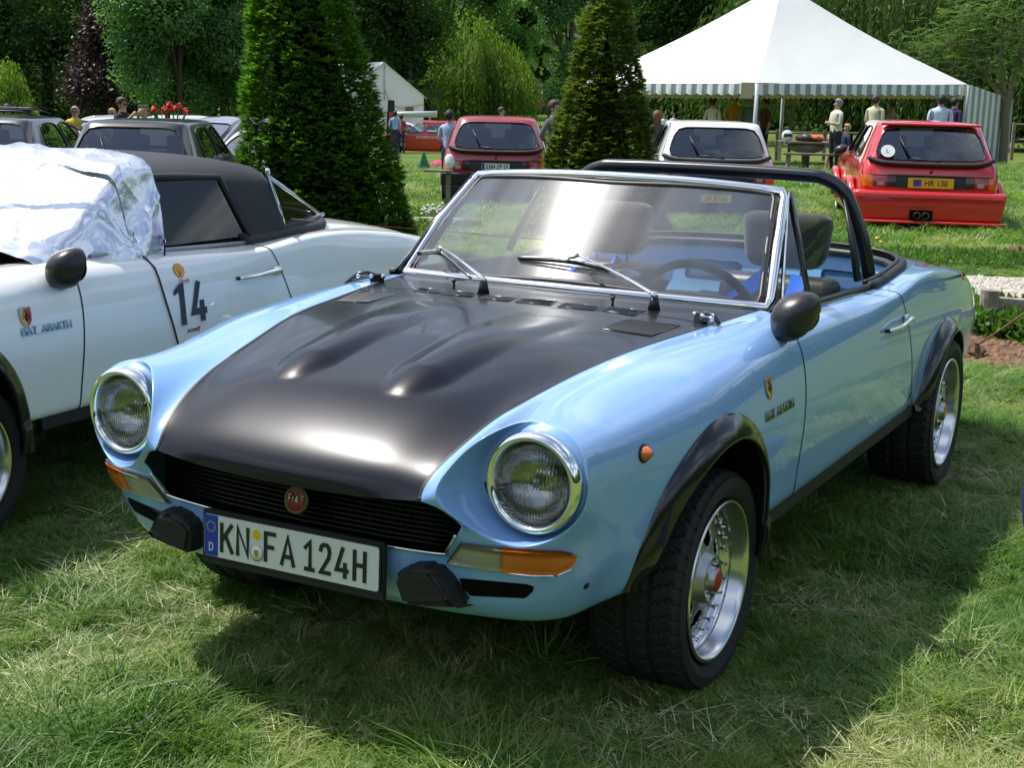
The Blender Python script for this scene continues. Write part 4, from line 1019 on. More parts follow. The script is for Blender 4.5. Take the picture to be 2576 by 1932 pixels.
# shell emblem of the fuel sponsor
se = empty('fuel_sticker', (0, 0, 0), 0, wc); se.matrix_local = wside(1.07, .792)
lobe = lambda r: [(r * .30, -r * .95), (r * .62, -r * .62)] + [(r * 1.0 * math.sin(a) * (1 + .04 * math.cos(9 * a)), r * .92 * math.cos(a)) for a in [R(118 - 12 * k) for k in range(21)]] + [(-r * .62, -r * .62), (-r * .30, -r * .95)]
poly_plate('sticker_red', lobe(.030), .0003, mat('signal red vinyl', (.55, .03, .02), .4), se); poly_plate('sticker_yellow', lobe(.0265), .0003, m_yellow, se, Matrix.Translation((0, 0, .0004)))
rays = [tube_data([(0, -.022, .0009), (.024 * math.sin(a), .022 * math.cos(a), .0009)], .0006, 4) for a in (R(-66), R(-40), R(-14), R(14), R(40), R(66))]
link('sticker_rays', pymesh('rays', *join_data(rays), MATS['signal red vinyl']), se)
link('sticker_word', textmesh('Shell', .052, .015, .0003, MATS['signal red vinyl'], bold=.01), se, loc=(.010, -.042, .0003))
ko = empty('damper_sticker', (0, 0, 0), 0, wc); ko.matrix_local = wside(1.12, .563)
link('sticker_word', textmesh('KONI', .062, .014, .0003, m_blackp, shear=.3, bold=.03), ko, loc=(-.012, 0, 0)); poly_plate('sticker_flash', [(.018, .010), (.034, .010), (.026, -.012), (.020, -.012), (.025, .002), (.018, .002)], .0003, MATS['signal red vinyl'], ko)
# soft top
m_top = mat('black mohair hood cloth', (.012, .012, .017), .72, sheen=.04, bump=.25, bscale=900, bdist=.0008, var=.15, vscale=3)
prof = [(0, 1.198), (.22, 1.196), (.38, 1.188), (.49, 1.170), (.562, 1.140), (.600, 1.105)]
def toppt(y, i):
    x, z = prof[i]; t = (y - .95) / 1.0
    dz = -.020 * max(0, (.25 - t)) / .25 if t < .25 else (-.050 * (max(0, (t - .66)) / .30) ** 2) * (1.0 if i < 3 else .5)
    return Vector((x * (1 - .02 * t), y, z + dz))
V, F_ = [], []; ys = [.955, 1.0, 1.1, 1.25, 1.4, 1.57, 1.70, 1.82, 1.905]
for y in ys:
    row = [toppt(y, i) for i in range(6)]; full = [mirx(p) for p in reversed(row[1:])] + row; V += full
for j in range(len(ys) - 1):
    for i in range(10): a = j * 11 + i; F_.append((a, a + 1, a + 12, a + 11))
# side pillars down to the belt
for s in (1, -1):
    o0 = len(V); yz = [(1.57, 1.66), (1.70, 1.75), (1.82, 1.84), (1.905, 1.93)]
    for yt, yb in yz:
        top = toppt(yt, 5)
        for k in range(6):
            t = k / 5; V.append(Vector((s * (top.x + (.672 - top.x) * t ** .8), yt + (yb - yt) * t, top.z + (.862 - top.z) * t)))
    for j in range(3):
        for k in range(5): a = o0 + j * 6 + k; F_.append((a, a + 6, a + 7, a + 1))
st_ = pymesh('soft_top', V, F_, m_top); _b = bmesh.new(); _b.from_mesh(st_); bmesh.ops.remove_doubles(_b, verts=_b.verts, dist=.002); bmesh.ops.recalc_face_normals(_b, faces=_b.faces); _b.to_mesh(st_); _b.free(); o = link('soft_top', st_, wc); md = o.modifiers.new('s', 'SUBSURF'); md.levels = 2; md.render_levels = 2
sol = o.modifiers.new('t', 'SOLIDIFY'); sol.thickness = .012
m_wgl = glassmat('shaded side glass', (.30, .33, .32), refl=.16)
for s in (1, -1):
    f = (lambda v: Vector(v)) if s > 0 else mirx
    pane = [f((.590, 1.0, 1.125)), f((.592, 1.56, 1.110)), f((.665, 1.655, .868)), f((.68, .70, .876))]
    w_ = empty('side_window', (0, 0, 0), 0, wc); qglass(pane, 'pane', glassmat('dark side glass', (.50, .55, .53), refl=.05), w_)
    tube('window_rubber', [pane[0], f((.592, 1.3, 1.122)), pane[1], pane[2]], .015, m_trim, w_, 8)
    tube('belt_trim', [f((.694, .70, .876)), f((.698, 1.3, .856)), f((.69, 1.64, .845))], .008, mat('grey belt trim', (.35, .37, .38), .35, .6), w_, 8)
    A1, B1, C1 = f((.592, 1.905, 1.095)), f((.655, 1.935, .874)), f((.55, 2.35, .905))
    q_ = empty('quarter_window', (0, 0, 0), 0, wc)
    tube('quarter_frame', [A1 + f((.01, -.02, .035)), A1, A1.lerp(B1, .5) + f((.008, -.006, 0)), B1], .010, m_alu, q_, 8); tube('quarter_frame', [A1, A1.lerp(C1, .5), C1], .012, m_alu, q_, 8); tube('quarter_frame', [B1, C1 + f((.02, .01, 0))], .009, m_alu, q_, 8)
    qglass([A1, B1, C1], 'quarter_pane', m_wgl, q_)
bk = [Vector((-.592, 1.905, 1.095)), Vector((0, 1.905, 1.15)), Vector((.592, 1.905, 1.095)), Vector((.55, 2.35, .905)), Vector((0, 2.41, .92)), Vector((-.55, 2.35, .905))]
link('rear_window', pymesh('rear_window', bk, [(0, 1, 4, 5), (1, 2, 3, 4)], m_wgl, smooth=True), wc)
tube('rear_window_rail', smoothpath([bk[5], bk[4], bk[3]], 6), .012, m_alu, wc, 8)
for k, (rr2, dz, ins) in enumerate(((.024, .000, 0), (.018, .018, .020), (.013, .030, .036))):
    pts_ = [Vector((x - ins * (1 if x > 0 else -1) * min(1, abs(x) * 4), y - ins * (1 if y > 2.2 else .0), z + dz)) for x, y, z in [tuple(p) for p in rp]]
    tube('hood_roll', smoothpath(pts_, 4), rr2, m_top, wc, 10)
for s in (1, -1):
    bm = boxbm(.44, .12, .55, bev=.04, seg=3); bmdone('seat_back', bm, m_seat, parent=wc, loc=(.34 * s, 1.62, .70), rot=(R(-12), 0, 0)); bm = boxbm(.28, .09, .20, bev=.035, seg=3); bmdone('headrest', bm, m_seat, parent=wc, loc=(.34 * s, 1.70, 1.0))
box('dashboard', (1.24, .3, .14), (0, .80, .80), m_inner, wc, bev=.03)
box('rear_bulkhead', (1.2, .05, .5), (0, 2.1, .62), m_inner, wc)
sw2 = link('steering_wheel', pymesh('steering_wheel', *tube_data([(.19 * math.cos(2 * math.pi * i / 32), .19 * math.sin(2 * math.pi * i / 32), 0) for i in range(32)], .014, 8, closed=True), m_trim), wc); sw2.matrix_local = plM(Vector((.33, 1.05, .80)), rr_)
# dark cord hanging from the shade down across the door
cp = [side_pt(y, z)[0] + Vector((.006, 0, 0)) for y, z in ((.945, .815), (.945, .78), (.948, .75), (.960, .69), (.990, .60), (1.02, .52), (1.04, .46))]
cp = [Vector((.70, .93, .868)), Vector((.738, .94, .845))] + cp
o = tube('cord', [Matrix.Translation((WX, WY, 0)) @ Matrix.Rotation(WR, 4, 'Z') @ p for p in cp], (.0035), m_trim, None, 6, label='thin black elastic cord hanging from the silver shade across the white door', cat='cord')
# silver sun shade draped over screen and front of the roof
def shade():
    nA, nB = 150, 84; V = np.zeros(((nA + 1) * (nB + 1), 3)); k = 0
    cy = [.40, .545, .745, .930, 1.02, 1.10]; czc = [.905, .940, 1.080, 1.205, 1.215, 1.212]; ss = [0, .2, .42, .66, .82, 1]
    from mathutils import noise
    out = []
    for i in range(nA + 1):
        s = i / nA
        y0 = float(np.interp(s, ss, cy)); z0 = float(np.interp(s, ss, czc))
        for j in range(nB + 1):
            u = -1 + 2 * j / nB; a = abs(u); sg = 1 if u > 0 else -1
            w = .585 - .0 * s + (.05 * (1 - s))
            if a < .62:
                x = a / .62 * w; z = z0 - .03 * (a / .62) ** 3; y = y0 + .05 * (a / .62) ** 2 * (1 if s < .6 else .3)
            else:
                t = (a - .62) / .38; ln = (.05 + (z0 - .835)) * (1 if s > .12 else .9)
                edge = 1 - .35 * max(0, (s - .80) / .20) ** 2
                x = w + .018 + .105 * t ** 1.0 * min(1, (z0 - .80) / .3); z = z0 - .03 - ln * t * edge; y = y0 + .05 * (1 if s < .6 else .3) + .02 * t
                if s > .85: y -= (s - .85) * .5 * t ** 3
                z = max(z, .818)
            p = Vector((x * sg, y, z))
            n1 = noise.noise(Vector((x * sg * 3.1, y * 4 + z * 3, 1.3))); n2 = noise.noise(Vector((x * sg * 8 + 5, y * 9 + z * 8, 4.1)))
            r1 = 1 - abs(noise.noise(Vector((x * sg * 4.2 + y * 3, y * 3 - z * 4.5, 7.7)))) * 4
            r3 = 1 - abs(noise.noise(Vector((x * sg * 1.7 - y * 2.2, y * 1.2 + z * 2, 17.7)))) * 7; d = .016 * n1 + .007 * n2 + .014 * max(0, r1) ** 2 + .016 * max(0, r3) ** 2
            nrm = Vector((0, -.7, .7)) if (a < .62 and s < .6) else (Vector((0, 0, 1)) if a < .62 else Vector((sg, -.15, .1)))
            out.append(p + nrm.normalized() * (d + .012))
    F_ = []
    m_ = nB + 1
    for i in range(nA):
        for j in range(nB): a = i * m_ + j; F_.append((a, a + 1, a + 1 + m_, a + m_))
    return out, F_
foil = mat('crinkled silver foil', (.78, .80, .87), .27, .92)
nt = foil.node_tree; p_ = nt.nodes['Principled BSDF']; tcn = nt.nodes.new('ShaderNodeTexCoord')
vo = nt.nodes.new('ShaderNodeTexVoronoi'); vo.inputs['Scale'].default_value = 7; vo.feature = 'F1'; nz = nt.nodes.new('ShaderNodeTexNoise'); nz.inputs['Scale'].default_value = 9; nz.inputs['Detail'].default_value = 5
bb_ = nt.nodes.new('ShaderNodeBump'); bb_.inputs['Strength'].default_value = .8; bb_.inputs['Distance'].default_value = .03; bb2 = nt.nodes.new('ShaderNodeBump'); bb2.inputs['Strength'].default_value = .45; bb2.inputs['Distance'].default_value = .02
nt.links.new(tcn.outputs['Object'], vo.inputs['Vector']); nt.links.new(tcn.outputs['Object'], nz.inputs['Vector']); nt.links.new(vo.outputs['Distance'], bb_.inputs['Height']); nt.links.new(nz.outputs['Fac'], bb2.inputs['Height']); nt.links.new(bb_.outputs[0], bb2.inputs['Normal']); nt.links.new(bb2.outputs[0], p_.inputs['Normal'])
V, F_ = shade(); sh = link('sun_shade', pymesh('sun_shade', V, F_, foil), None, loc=(WX, WY, 0), rot=(0, 0, WR), label='crinkled silver foil sun shade draped over the windscreen of the white roadster', cat='sunshade')
m_ = 85; nA = 150
edge_i = [i * m_ + 84 for i in range(nA + 1)]; edge = [V[i] for i in edge_i][::3]
tube('shade_hem', edge, .004, m_trim, sh, 6)
# small white tail of the picture's left: nothing more is seen of this car
# ================================================================== other cars: one cage of plan outlines stacked by height
def car_cage(levels, sidef, nrear=(-.86, -.45, 0, .45, .86), win_rows=(), rear_cols=(0, 1, 2, 3), side_panes=(), front=True):
    """levels: (z, halfwidth, y_rear, y_front, corner); sidef: list of per-level lists of y fractions along the side"""
    V = []; n_r = len(nrear); ns = len(sidef[0]); N = 2 * (n_r + 2 + ns - 2) + 0
    rows = []
    for li, (z, hw, yr, yf, c) in enumerate(levels):
        fr = sidef[min(li, len(sidef) - 1)]; row = []
        for f in nrear: row.append((f * hw, yr + .035 * f * f * (hw / .8), z))
        row.append((hw * (1 - c * .35), yr + c * hw * .35 + .03, z))
        for f in fr: row.append((hw * (1 - .02 * abs(f - .5)), yr + (yf - yr) * f, z))
        row.append((hw * (1 - c * .35), yf - c * hw * .35 - .03, z))
        for f in reversed(nrear): row.append((f * hw, yf - .05 * f * f, z))
        row.append((-hw * (1 - c * .35), yf - c * hw * .35 - .03, z))
        for f in reversed(fr): row.append((-hw * (1 - .02 * abs(f - .5)), yr + (yf - yr) * f, z))
        row.append((-hw * (1 - c * .35), yr + c * hw * .35 + .03, z))
        rows.append([len(V) + i for i in range(len(row))]); V += row
    N = len(rows[0]); F_, M_ = [], []
    ir = list(range(0, n_r - 1)); i_s0 = n_r; i_s1 = n_r + ns + 1
    pane_id = {}
    for li in range(len(levels) - 1):
        for i in range(N):
            j = (i + 1) % N; F_.append((rows[li][i], rows[li][j], rows[li + 1][j], rows[li + 1][i]))
            m = 0
            if li in win_rows:
                if i in [k for k in ir if k in rear_cols]: m = 1
                fstart = n_r + 2 + ns
                if front and fstart <= i < fstart + n_r - 1: m = 2
                for pi, (a, b) in enumerate(side_panes):
                    if n_r + 1 + a <= i < n_r + 1 + b: m = 3 + pi
                    st = fstart + n_r + 1; 
                    if st + (ns - 1 - b) <= i < st + (ns - 1 - a): m = 3 + len(side_panes) + pi
            M_.append(m)
    # roof closing: centre line strip grid
    top = rows[-1]
    half = N // 2
    # fan quads across: pair left/right points
    lst_r = [top[i] for i in range(N)]
    # right side sequence from rear centre to front centre
    mid_r = n_r // 2; seq_r = [lst_r[(mid_r + k) % N] for k in range(0, N // 2 + 1)]; seq_l = [lst_r[(mid_r - k) % N] for k in range(0, N // 2 + 1)]
    zt = levels[-1][0]; cen = []
    for k in range(1, len(seq_r) - 1):
        a, b = V[seq_r[k]], V[seq_l[k]]; cen.append(len(V)); V.append(((a[0] + b[0]) / 2, (a[1] + b[1]) / 2, zt + .012))
    cen = [seq_r[0]] + cen + [seq_r[-1]]
    for k in range(len(seq_r) - 1):
        for sq, fl in ((seq_r, 0), (seq_l, 1)):
            q = [cen[k], sq[k], sq[k + 1], cen[k + 1]]; q2 = []
            for v in q:
                if v not in q2: q2.append(v)
            if len(q2) >= 3: F_.append(tuple(q2 if not fl else q2[::-1])); M_.append(0)
    return V, F_, M_
def car_parts(cage, nm):
    V, F_, M_ = cage; me = bpy.data.meshes.new('c'); me.from_pydata(V, [], F_); me.polygons.foreach_set('material_index', M_)
    for i in range(max(M_) + 1): me.materials.append(None)
    b = bmesh.new(); b.from_mesh(me); bmesh.ops.recalc_face_normals(b, faces=b.faces); b.to_mesh(me); b.free()
    # crease around the openings
    cr_ = me.attributes.new('crease_edge', 'FLOAT', 'EDGE'); ek = {}
    for p in me.polygons:
        for e in p.edge_keys: ek.setdefault(e, []).append(p.material_index)
    for e in me.edges:
        m = ek.get(tuple(sorted(e.vertices)), [])
        if len(m) == 2 and m[0] != m[1]: cr_.data[e.index].value = .8
    ob = bpy.data.objects.new('c', me); COL.objects.link(ob); md = ob.modifiers.new('s', 'SUBSURF'); md.levels = 2
    dg = bpy.context.evaluated_depsgraph_get(); dg.update(); ev = bpy.data.meshes.new_from_object(ob.evaluated_get(dg)); bpy.data.objects.remove(ob)
    bm = bmesh.new(); bm.from_mesh(ev); bpy.data.meshes.remove(ev); bvh = BVHTree.FromBMesh(bm); out = []
    for k in range(max(M_) + 1):
        mp, vv, ff = {}, [], []
        for f in bm.faces:
            if f.material_index == k:
                q = []
                for w in f.verts:
                    if w.index not in mp: mp[w.index] = len(vv); vv.append(w.co - (w.normal * .006 if k else Vector((0, 0, 0))))
                    q.append(mp[w.index])
                ff.append(q)
        if vv: out.append((k, pymesh(nm, vv, ff, [m_glass])))
    # outlines of panes
    rings = []
    for k in range(1, max(M_) + 1):
        es = [e for e in bm.edges if sum(1 for f in e.link_faces if f.material_index == k) == 1]
        if not es: continue
        adj = {}
        for e in es:
            a, b2 = e.verts; adj.setdefault(a, []).append(b2); adj.setdefault(b2, []).append(a)
        st = es[0].verts[0]; path = [st]; prev = None; cur = st
        while True:
            nx = [w for w in adj[cur] if w is not prev]
            if not nx: break
            prev, cur = cur, nx[0]
            if cur is st or len(path) > 4000: break
            path.append(cur)
        rings.append((k, [w.co + w.normal * .004 for w in path]))
    bm.free(); return out, bvh, rings
def cwheel(parent, x, y, r, m=None, wd=.17, alloy=True):
    w = empty('wheel', (x, y, r), 0, parent); w.rotation_euler = (0, 0, 0 if x > 0 else math.pi)
    link('tyre', SIMPLE_T, w, scale=(1, r / .3, r / .3)); link('rim', SIMPLE_R if alloy else SIMPLE_R2, w, scale=(1, r / .3, r / .3)); return w
SIMPLE_T = pymesh('tyre', *lathe_data([(.19, -.17), (.25, -.178), (.29, -.165), (.30, -.13), (.30, -.05), (.29, -.012), (.25, 0), (.21, .0), (.197, -.006)], 40), m_rubber)
def _simple_rim(sp):
    P = [lathe_data([(.203, -.004), (.197, -.002), (.192, -.02), (.19, -.08)], 40), lathe_data([(.06, -.015), (.05, -.005), (.0001, -.004)], 16)]
    for k in range(sp):
        a = 2 * math.pi * k / sp; c, s = math.cos(a), math.sin(a); w = .022 if sp > 6 else .035
        q = [(-.015, .05, -w), (-.015, .05, w), (-.02, .192, w * .7), (-.02, .192, -w * .7), (-.04, .05, -w), (-.04, .05, w), (-.05, .192, w * .7), (-.05, .192, -w * .7)]
        P.append(([(x, y * c - z * s, y * s + z * c) for x, y, z in q], [(0, 1, 2, 3), (4, 7, 6, 5), (0, 4, 5, 1), (3, 2, 6, 7), (1, 5, 6, 2), (0, 3, 7, 4)]))
    return pymesh('rim', *join_data(P), m_alu2, smooth=False)
SIMPLE_R = _simple_rim(8); SIMPLE_R2 = _simple_rim(4)
def bpatch(bvh, name, quad, axis, sgn, off, m, parent, n=6, both=False):
    """quad of (u,z) corners tl,tr,br,bl laid on the car: axis 'y' rear/front (u=x) or 'x' side (u=y)"""
    V, F_ = [], []
    for i in range(n + 1):
        for j in range(n + 1):
            a = Vector((*quad[0], 0)).lerp(Vector((*quad[1], 0)), i / n); b = Vector((*quad[3], 0)).lerp(Vector((*quad[2], 0)), i / n); q = a.lerp(b, j / n)
            if axis == 'y': o_, d_ = Vector((q.x, sgn * 4, q.y)), Vector((0, -sgn, 0))
            else: o_, d_ = Vector((sgn * 4, q.x, q.y)), Vector((-sgn, 0, 0))
            r = bvh.ray_cast(o_, d_)
            p = r[0] if r[0] else o_ + d_ * 2
            V.append(p - d_ * off)
    for i in range(n):
        for j in range(n): a = i * (n + 1) + j; F_.append((a, a + n + 1, a + n + 2, a + 1))
    link(name, pymesh(name, V, F_, m), parent)
    if both: link(name, mirmesh(pymesh(name, V, F_, m)), parent)
m_carglass = glassmat('tinted car glass', (.66, .74, .72), refl=2.6)
CARPARTS = {}
def hatch_proto(kind):
    if kind in CARPARTS: return CARPARTS[kind]
    if kind == 'ritmo':
        L = [(.20, .74, -1.86, 1.84, .3), (.30, .80, -1.93, 1.92, .25), (.48, .822, -1.95, 1.95, .2), (.66, .826, -1.945, 1.95, .18), (.76, .822, -1.925, 1.88, .18), (.835, .808, -1.89, 1.45, .18), (.895, .79, -1.85, .98, .18), (.925, .770, -1.825, .90, .18),
             (1.10, .708, -1.715, .62, .25), (1.315, .622, -1.565, .26, .25), (1.362, .600, -1.51, .13, .25), (1.385, .56, -1.44, .0, .3)]
        sf = [[.07, .20, .30, .50, .62, .66, .88, .95]] * 7 + [[.10, .26, .42, .60, .64, .80, .90, .965], [.085, .24, .43, .60, .64, .82, .90, .965], [.07, .22, .45, .62, .66, .84, .90, .96], [.07, .22, .45, .62, .66, .84, .90, .96], [.07, .22, .45, .62, .66, .84, .9, .96]]
        sf = [[.08, .22, .42, .60, .64, .78, .90, .96]] * 8 + sf[8:]
        c = car_cage(L, sf, win_rows=(7, 8), rear_cols=(0, 1, 2, 3), side_panes=((1, 3), (4, 6)))
    elif kind == 'bubble':
        L = [(.20, .70, -1.70, 1.70, .6), (.32, .79, -1.76, 1.76, .6), (.52, .81, -1.77, 1.79, .6), (.70, .81, -1.75, 1.74, .6), (.84, .79, -1.70, 1.52, .6), (.93, .77, -1.66, 1.10, .6), (.99, .745, -1.60, .92, .6), (1.15, .69, -1.48, .66, .6), (1.36, .59, -1.25, .22, .6), (1.44, .53, -1.12, .0, .7), (1.47, .44, -.95, -.18, .8)]
        sf = [[.10, .24, .36, .46, .50, .74, .88, .95]] * 6 + [[.12, .25, .36, .46, .50, .78, .90, .96], [.12, .25, .36, .46, .50, .80, .90, .96], [.12, .24, .36, .48, .52, .84, .91, .96]] + [[.12, .24, .36, .48, .52, .84, .91, .96]] * 2
        c = car_cage(L, sf, win_rows=(6, 7), rear_cols=(0, 1, 2, 3), side_panes=((1, 3), (4, 6)))
    elif kind == 'boxy':
        L = [(.20, .66, -1.55, 1.55, .4), (.30, .72, -1.60, 1.60, .3), (.50, .74, -1.61, 1.62, .3), (.70, .74, -1.60, 1.60, .25), (.78, .735, -1.585, 1.54, .25), (.82, .72, -1.57, .72, .25), (.85, .705, -1.55, .66, .25), (1.02, .66, -1.46, .42, .25), (1.22, .60, -1.36, .12, .25), (1.28, .57, -1.31, .04, .3), (1.31, .50, -1.22, -.06, .4)]
        sf = [[.05, .17, .30, .36, .42, .60, .90, .96]] * 5 + [[.06, .10, .36, .41, .64, .68, .90, .965]] * 6
        c = car_cage(L, sf, win_rows=(6, 7), rear_cols=(0, 1, 2, 3), side_panes=((1, 2), (3, 4), (5, 7)))
    else:   # sedan-like saloon / coupe
        L = [(.20, .76, -2.05, 2.10, .5), (.32, .84, -2.15, 2.18, .5), (.55, .87, -2.16, 2.20, .5), (.72, .865, -2.12, 2.12, .5), (.84, .85, -2.02, 1.70, .5), (.91, .82, -1.72, 1.10, .5), (.95, .79, -1.62, 1.0, .5), (1.12, .72, -1.30, .66, .5), (1.32, .61, -.90, .22, .5), (1.38, .56, -.75, .08, .6), (1.41, .47, -.6, -.05, .7)]
        sf = [[.10, .24, .40, .46, .50, .74, .88, .95]] * 5 + [[.10, .16, .40, .46, .50, .80, .90, .96]] * 6
        c = car_cage(L, sf, win_rows=(6, 7), rear_cols=(0, 1, 2, 3), side_panes=((1, 3), (4, 6)))
    CARPARTS[kind] = car_parts(c, kind); return CARPARTS[kind]
DIM = {'ritmo': (1.17, -1.24, .30, .823), 'bubble': (1.12, -1.15, .30, .806), 'boxy': (1.02, -1.02, .27, .738), 'saloon': (1.32, -1.28, .31, .865)}
def make_car(kind, name, paint, loc, rz, label, cat='car', group=None, scale=(1, 1, 1), seats=True, wheels=True, alloy=True, name_body='body'):
    parts, bvh, rings = hatch_proto(kind); e = empty(name, loc, rz, None, label, cat, group); e.scale = scale
    nm = {0: name_body, 1: 'rear_window', 2: 'windscreen'}
    for k, me in parts:
        o = link(nm.get(k, 'side_window'), me, e); o.material_slots[0].link = 'OBJECT'; o.material_slots[0].material = paint if k == 0 else m_carglass
    for k, ring in rings: tube('window_rubber', ring[::2], .010, m_trim, e, 5, closed=True)
    fy, ry, wr, hw = DIM[kind]
    for s in (1, -1):
        for y in (fy, ry):
            if wheels: cwheel(e, s * (hw + .008), y, wr, alloy=alloy)
            pts_ = []
            V, F_ = [], []; n = 20
            for i in range(n + 1):
                a = math.pi * i / n - .0
                for rr2 in (wr + .015, wr + .065):
                    yy, zz = y + rr2 * math.cos(a) * 1.02, wr + rr2 * math.sin(a); r = bvh.ray_cast(Vector((s * 4, yy, max(zz, .24))), Vector((-s, 0, 0))); x = r[0].x if r[0] else s * hw; V.append((x + s * .004, yy, zz))
            for i in range(n): F_.append((2 * i, 2 * i + 1, 2 * i + 3, 2 * i + 2))
            link('arch_trim', pymesh('arch_trim', V, F_, m_plastic), e)
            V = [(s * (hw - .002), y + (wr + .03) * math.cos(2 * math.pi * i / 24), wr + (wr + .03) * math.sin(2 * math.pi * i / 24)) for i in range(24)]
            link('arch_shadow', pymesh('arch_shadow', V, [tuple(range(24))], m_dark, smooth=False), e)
    box('underbody', (hw * 1.7, abs(fy - ry) + 1.1, .08), (0, (fy + ry) / 2, .24), m_dark, e)
    box('cabin_floor', (hw * 1.7, 2.2, .06), (0, -.35, .80), m_inner, e); box('dashboard', (hw * 1.65, .3, .12), (0, .62, .90), m_inner, e)
    if seats:
        for s in (1, -1):
            bmdone('seat', boxbm(.46, .12, .42, bev=.04), m_seat, parent=e, loc=(.34 * s, -.22, .98), rot=(R(10), 0, 0)); bmdone('headrest', boxbm(.26, .09, .16, bev=.035), m_seat, parent=e, loc=(.34 * s, -.28, 1.24))
        bmdone('rear_seat', boxbm(1.15, .12, .26, bev=.04), m_seat, parent=e, loc=(0, -1.05, .90), rot=(R(12), 0, 0))
    return e, bvh
def mini_plate(e, bvh, x, z, y, w, h, txt, face, tw, th, band=True, rz=math.pi, tx=0):
    p = empty('licence_plate', (x, y, z), 0, e); p.rotation_euler = (R(90), 0, 0)
    poly_plate('plate_face', poly(w, h, .008), .006, face, p)
    if band: poly_plate('euro_band', [(-w / 2 + .004, -h / 2 + .004), (-w / 2 + .045, -h / 2 + .004), (-w / 2 + .045, h / 2 - .004), (-w / 2 + .004, h / 2 - .004)], .001, m_euro, p, Matrix.Translation((0, 0, .0062)))
    link('plate_lettering', textmesh(txt, tw, th, .001, m_blackp, bold=.012), p, loc=(tx + (.02 if band else 0), 0, .0065))
def ritmo_rear(e, bvh, paint, lamp_dark=True, plate=None, kit=False, kind='black'):
    yr = -1.95
    # lamp band
    for s in (1, -1):
        for nme, x0, x1, m in (('turn_lens', .66, .80, m_amber), ('brake_lens', .50, .655, m_redlens), ('reverse_lens', .40, .495, mat('smoked lens', (.05, .01, .01), .2, coat=.8))):
            bpatch(bvh, nme, [(s * x0, .745), (s * x1, .745), (s * x1, .605), (s * x0, .605)], 'y', -1, .014, m, e)
        bpatch(bvh, 'lamp_insert', [(s * .53, .675), (s * .61, .675), (s * .61, .625), (s * .53, .625)], 'y', -1, .018, mat('pale lens', (.35, .33, .33), .2, coat=.8), e, 3)
        bpatch(bvh, 'lamp_side', [(-1.91, .745), (-1.80, .745), (-1.80, .605), (-1.91, .605)], 'x', s, .006, m_amber, e, 3)
    bpatch(bvh, 'lamp_band', [(-.40, .748), (.40, .748), (.40, .60), (-.40, .60)], 'y', -1, .008, m_trim if not kit else m_trim, e)
    tube('lamp_shadow_gap', [(-.70, yr + .022, .752), (-.4, yr + .004, .752), (.4, yr + .004, .752), (.70, yr + .022, .752)], .006, m_trim, e, 6)
    # hatch spoiler below the glass
    pts_ = [(-.71, -1.78, .945), (-.60, -1.845, .905), (-.45, -1.885, .888), (0, -1.90, .882), (.45, -1.885, .888), (.60, -1.845, .905), (.71, -1.78, .945)]
    tube('hatch_spoiler', smoothpath(pts_, 4), .028, m_plastic, e, 8, flat=(1.3, 1))
    # hatch shut lines
    for s in (1, -1):
        pl_ = []
        for z, x in ((1.33, .60), (1.1, .675), (.92, .735), (.84, .765), (.755, .775)):
            r = bvh.ray_cast(Vector((s * x, -4, z)), Vector((0, 1, 0))); 
            if r[0]: pl_.append(r[0] + Vector((0, -.003, 0)))
        if len(pl_) > 2: tube('hatch_gap', pl_, .005, m_trim, e, 5)
    lathe('hatch_lock', [(.0001, -.012), (.014, -.010), (.016, 0)], m_trim, e, 16, 'y', loc=(0, -1.925, .80))
    # rear wiper
    w = empty('rear_wiper', (0, 0, 0), 0, e); r = bvh.ray_cast(Vector((-.30, -4, 1.25)), Vector((0, 1, 0)))[0]
    b0 = Vector((-.06, -1.86, .935)); b1 = Vector((-.22, -1.835, .955)); tube('wiper_blade', [(-.36, -1.66, 1.20), b1 + Vector((-.02, 0, .0))], .011, m_trim, w, 6); tube('wiper_arm', [b0 + Vector((.16, -.01, -.02)), b0, b1], .009, m_trim, w, 6)
    if not kit:
        bm = boxbm(1.66, .16, .19, bev=.035, seg=3, mtx=Matrix.Translation((0, -1.965, .47)));
        for w_ in bm.verts: w_.co.y += .09 * (abs(w_.co.x) / .83) ** 4
        bmdone('rear_bumper', bm, m_plastic, parent=e)
        box('bumper_face_line', (1.58, .01, .012), (0, -2.046, .545), m_alu2 if kind != 'black' else m_trim, e)
        bm = boxbm(1.56, .12, .17, bev=.03, mtx=Matrix.Translation((0, -1.93, .30))); bmdone('rear_apron', bm, m_plastic, parent=e)
    if plate: mini_plate(e, bvh, *plate)
m_redp = mat('faded red paint', (.30, .022, .028), .35, coat=.7, coat_rough=.08, var=.12, vscale=1.5)
m_redk = mat('bright red paint', (.62, .012, .016), .28, coat=1.0)
m_pwhite = mat('plain white paint', (.72, .72, .70), .32, coat=.8)
m_gunm = mat('gunmetal paint', (.050, .055, .060), .28, metal=.3, coat=.9)
m_blk = mat('dark grey paint', (.010, .011, .013), .25, coat=.7)
m_silv = mat('silver grey paint', (.22, .235, .26), .3, metal=.55, coat=1.0)
m_pyel = mat('yellow plate', (.75, .42, .02), .4)
def carpos(px, d, py_roof=None, h=1.39, off=0.0):
    p = at(px, d); 
    if py_roof is not None: p.z = zat(px, py_roof, d) - h
    return p
FW = Vector((FWDH.x, FWDH.y, 0))
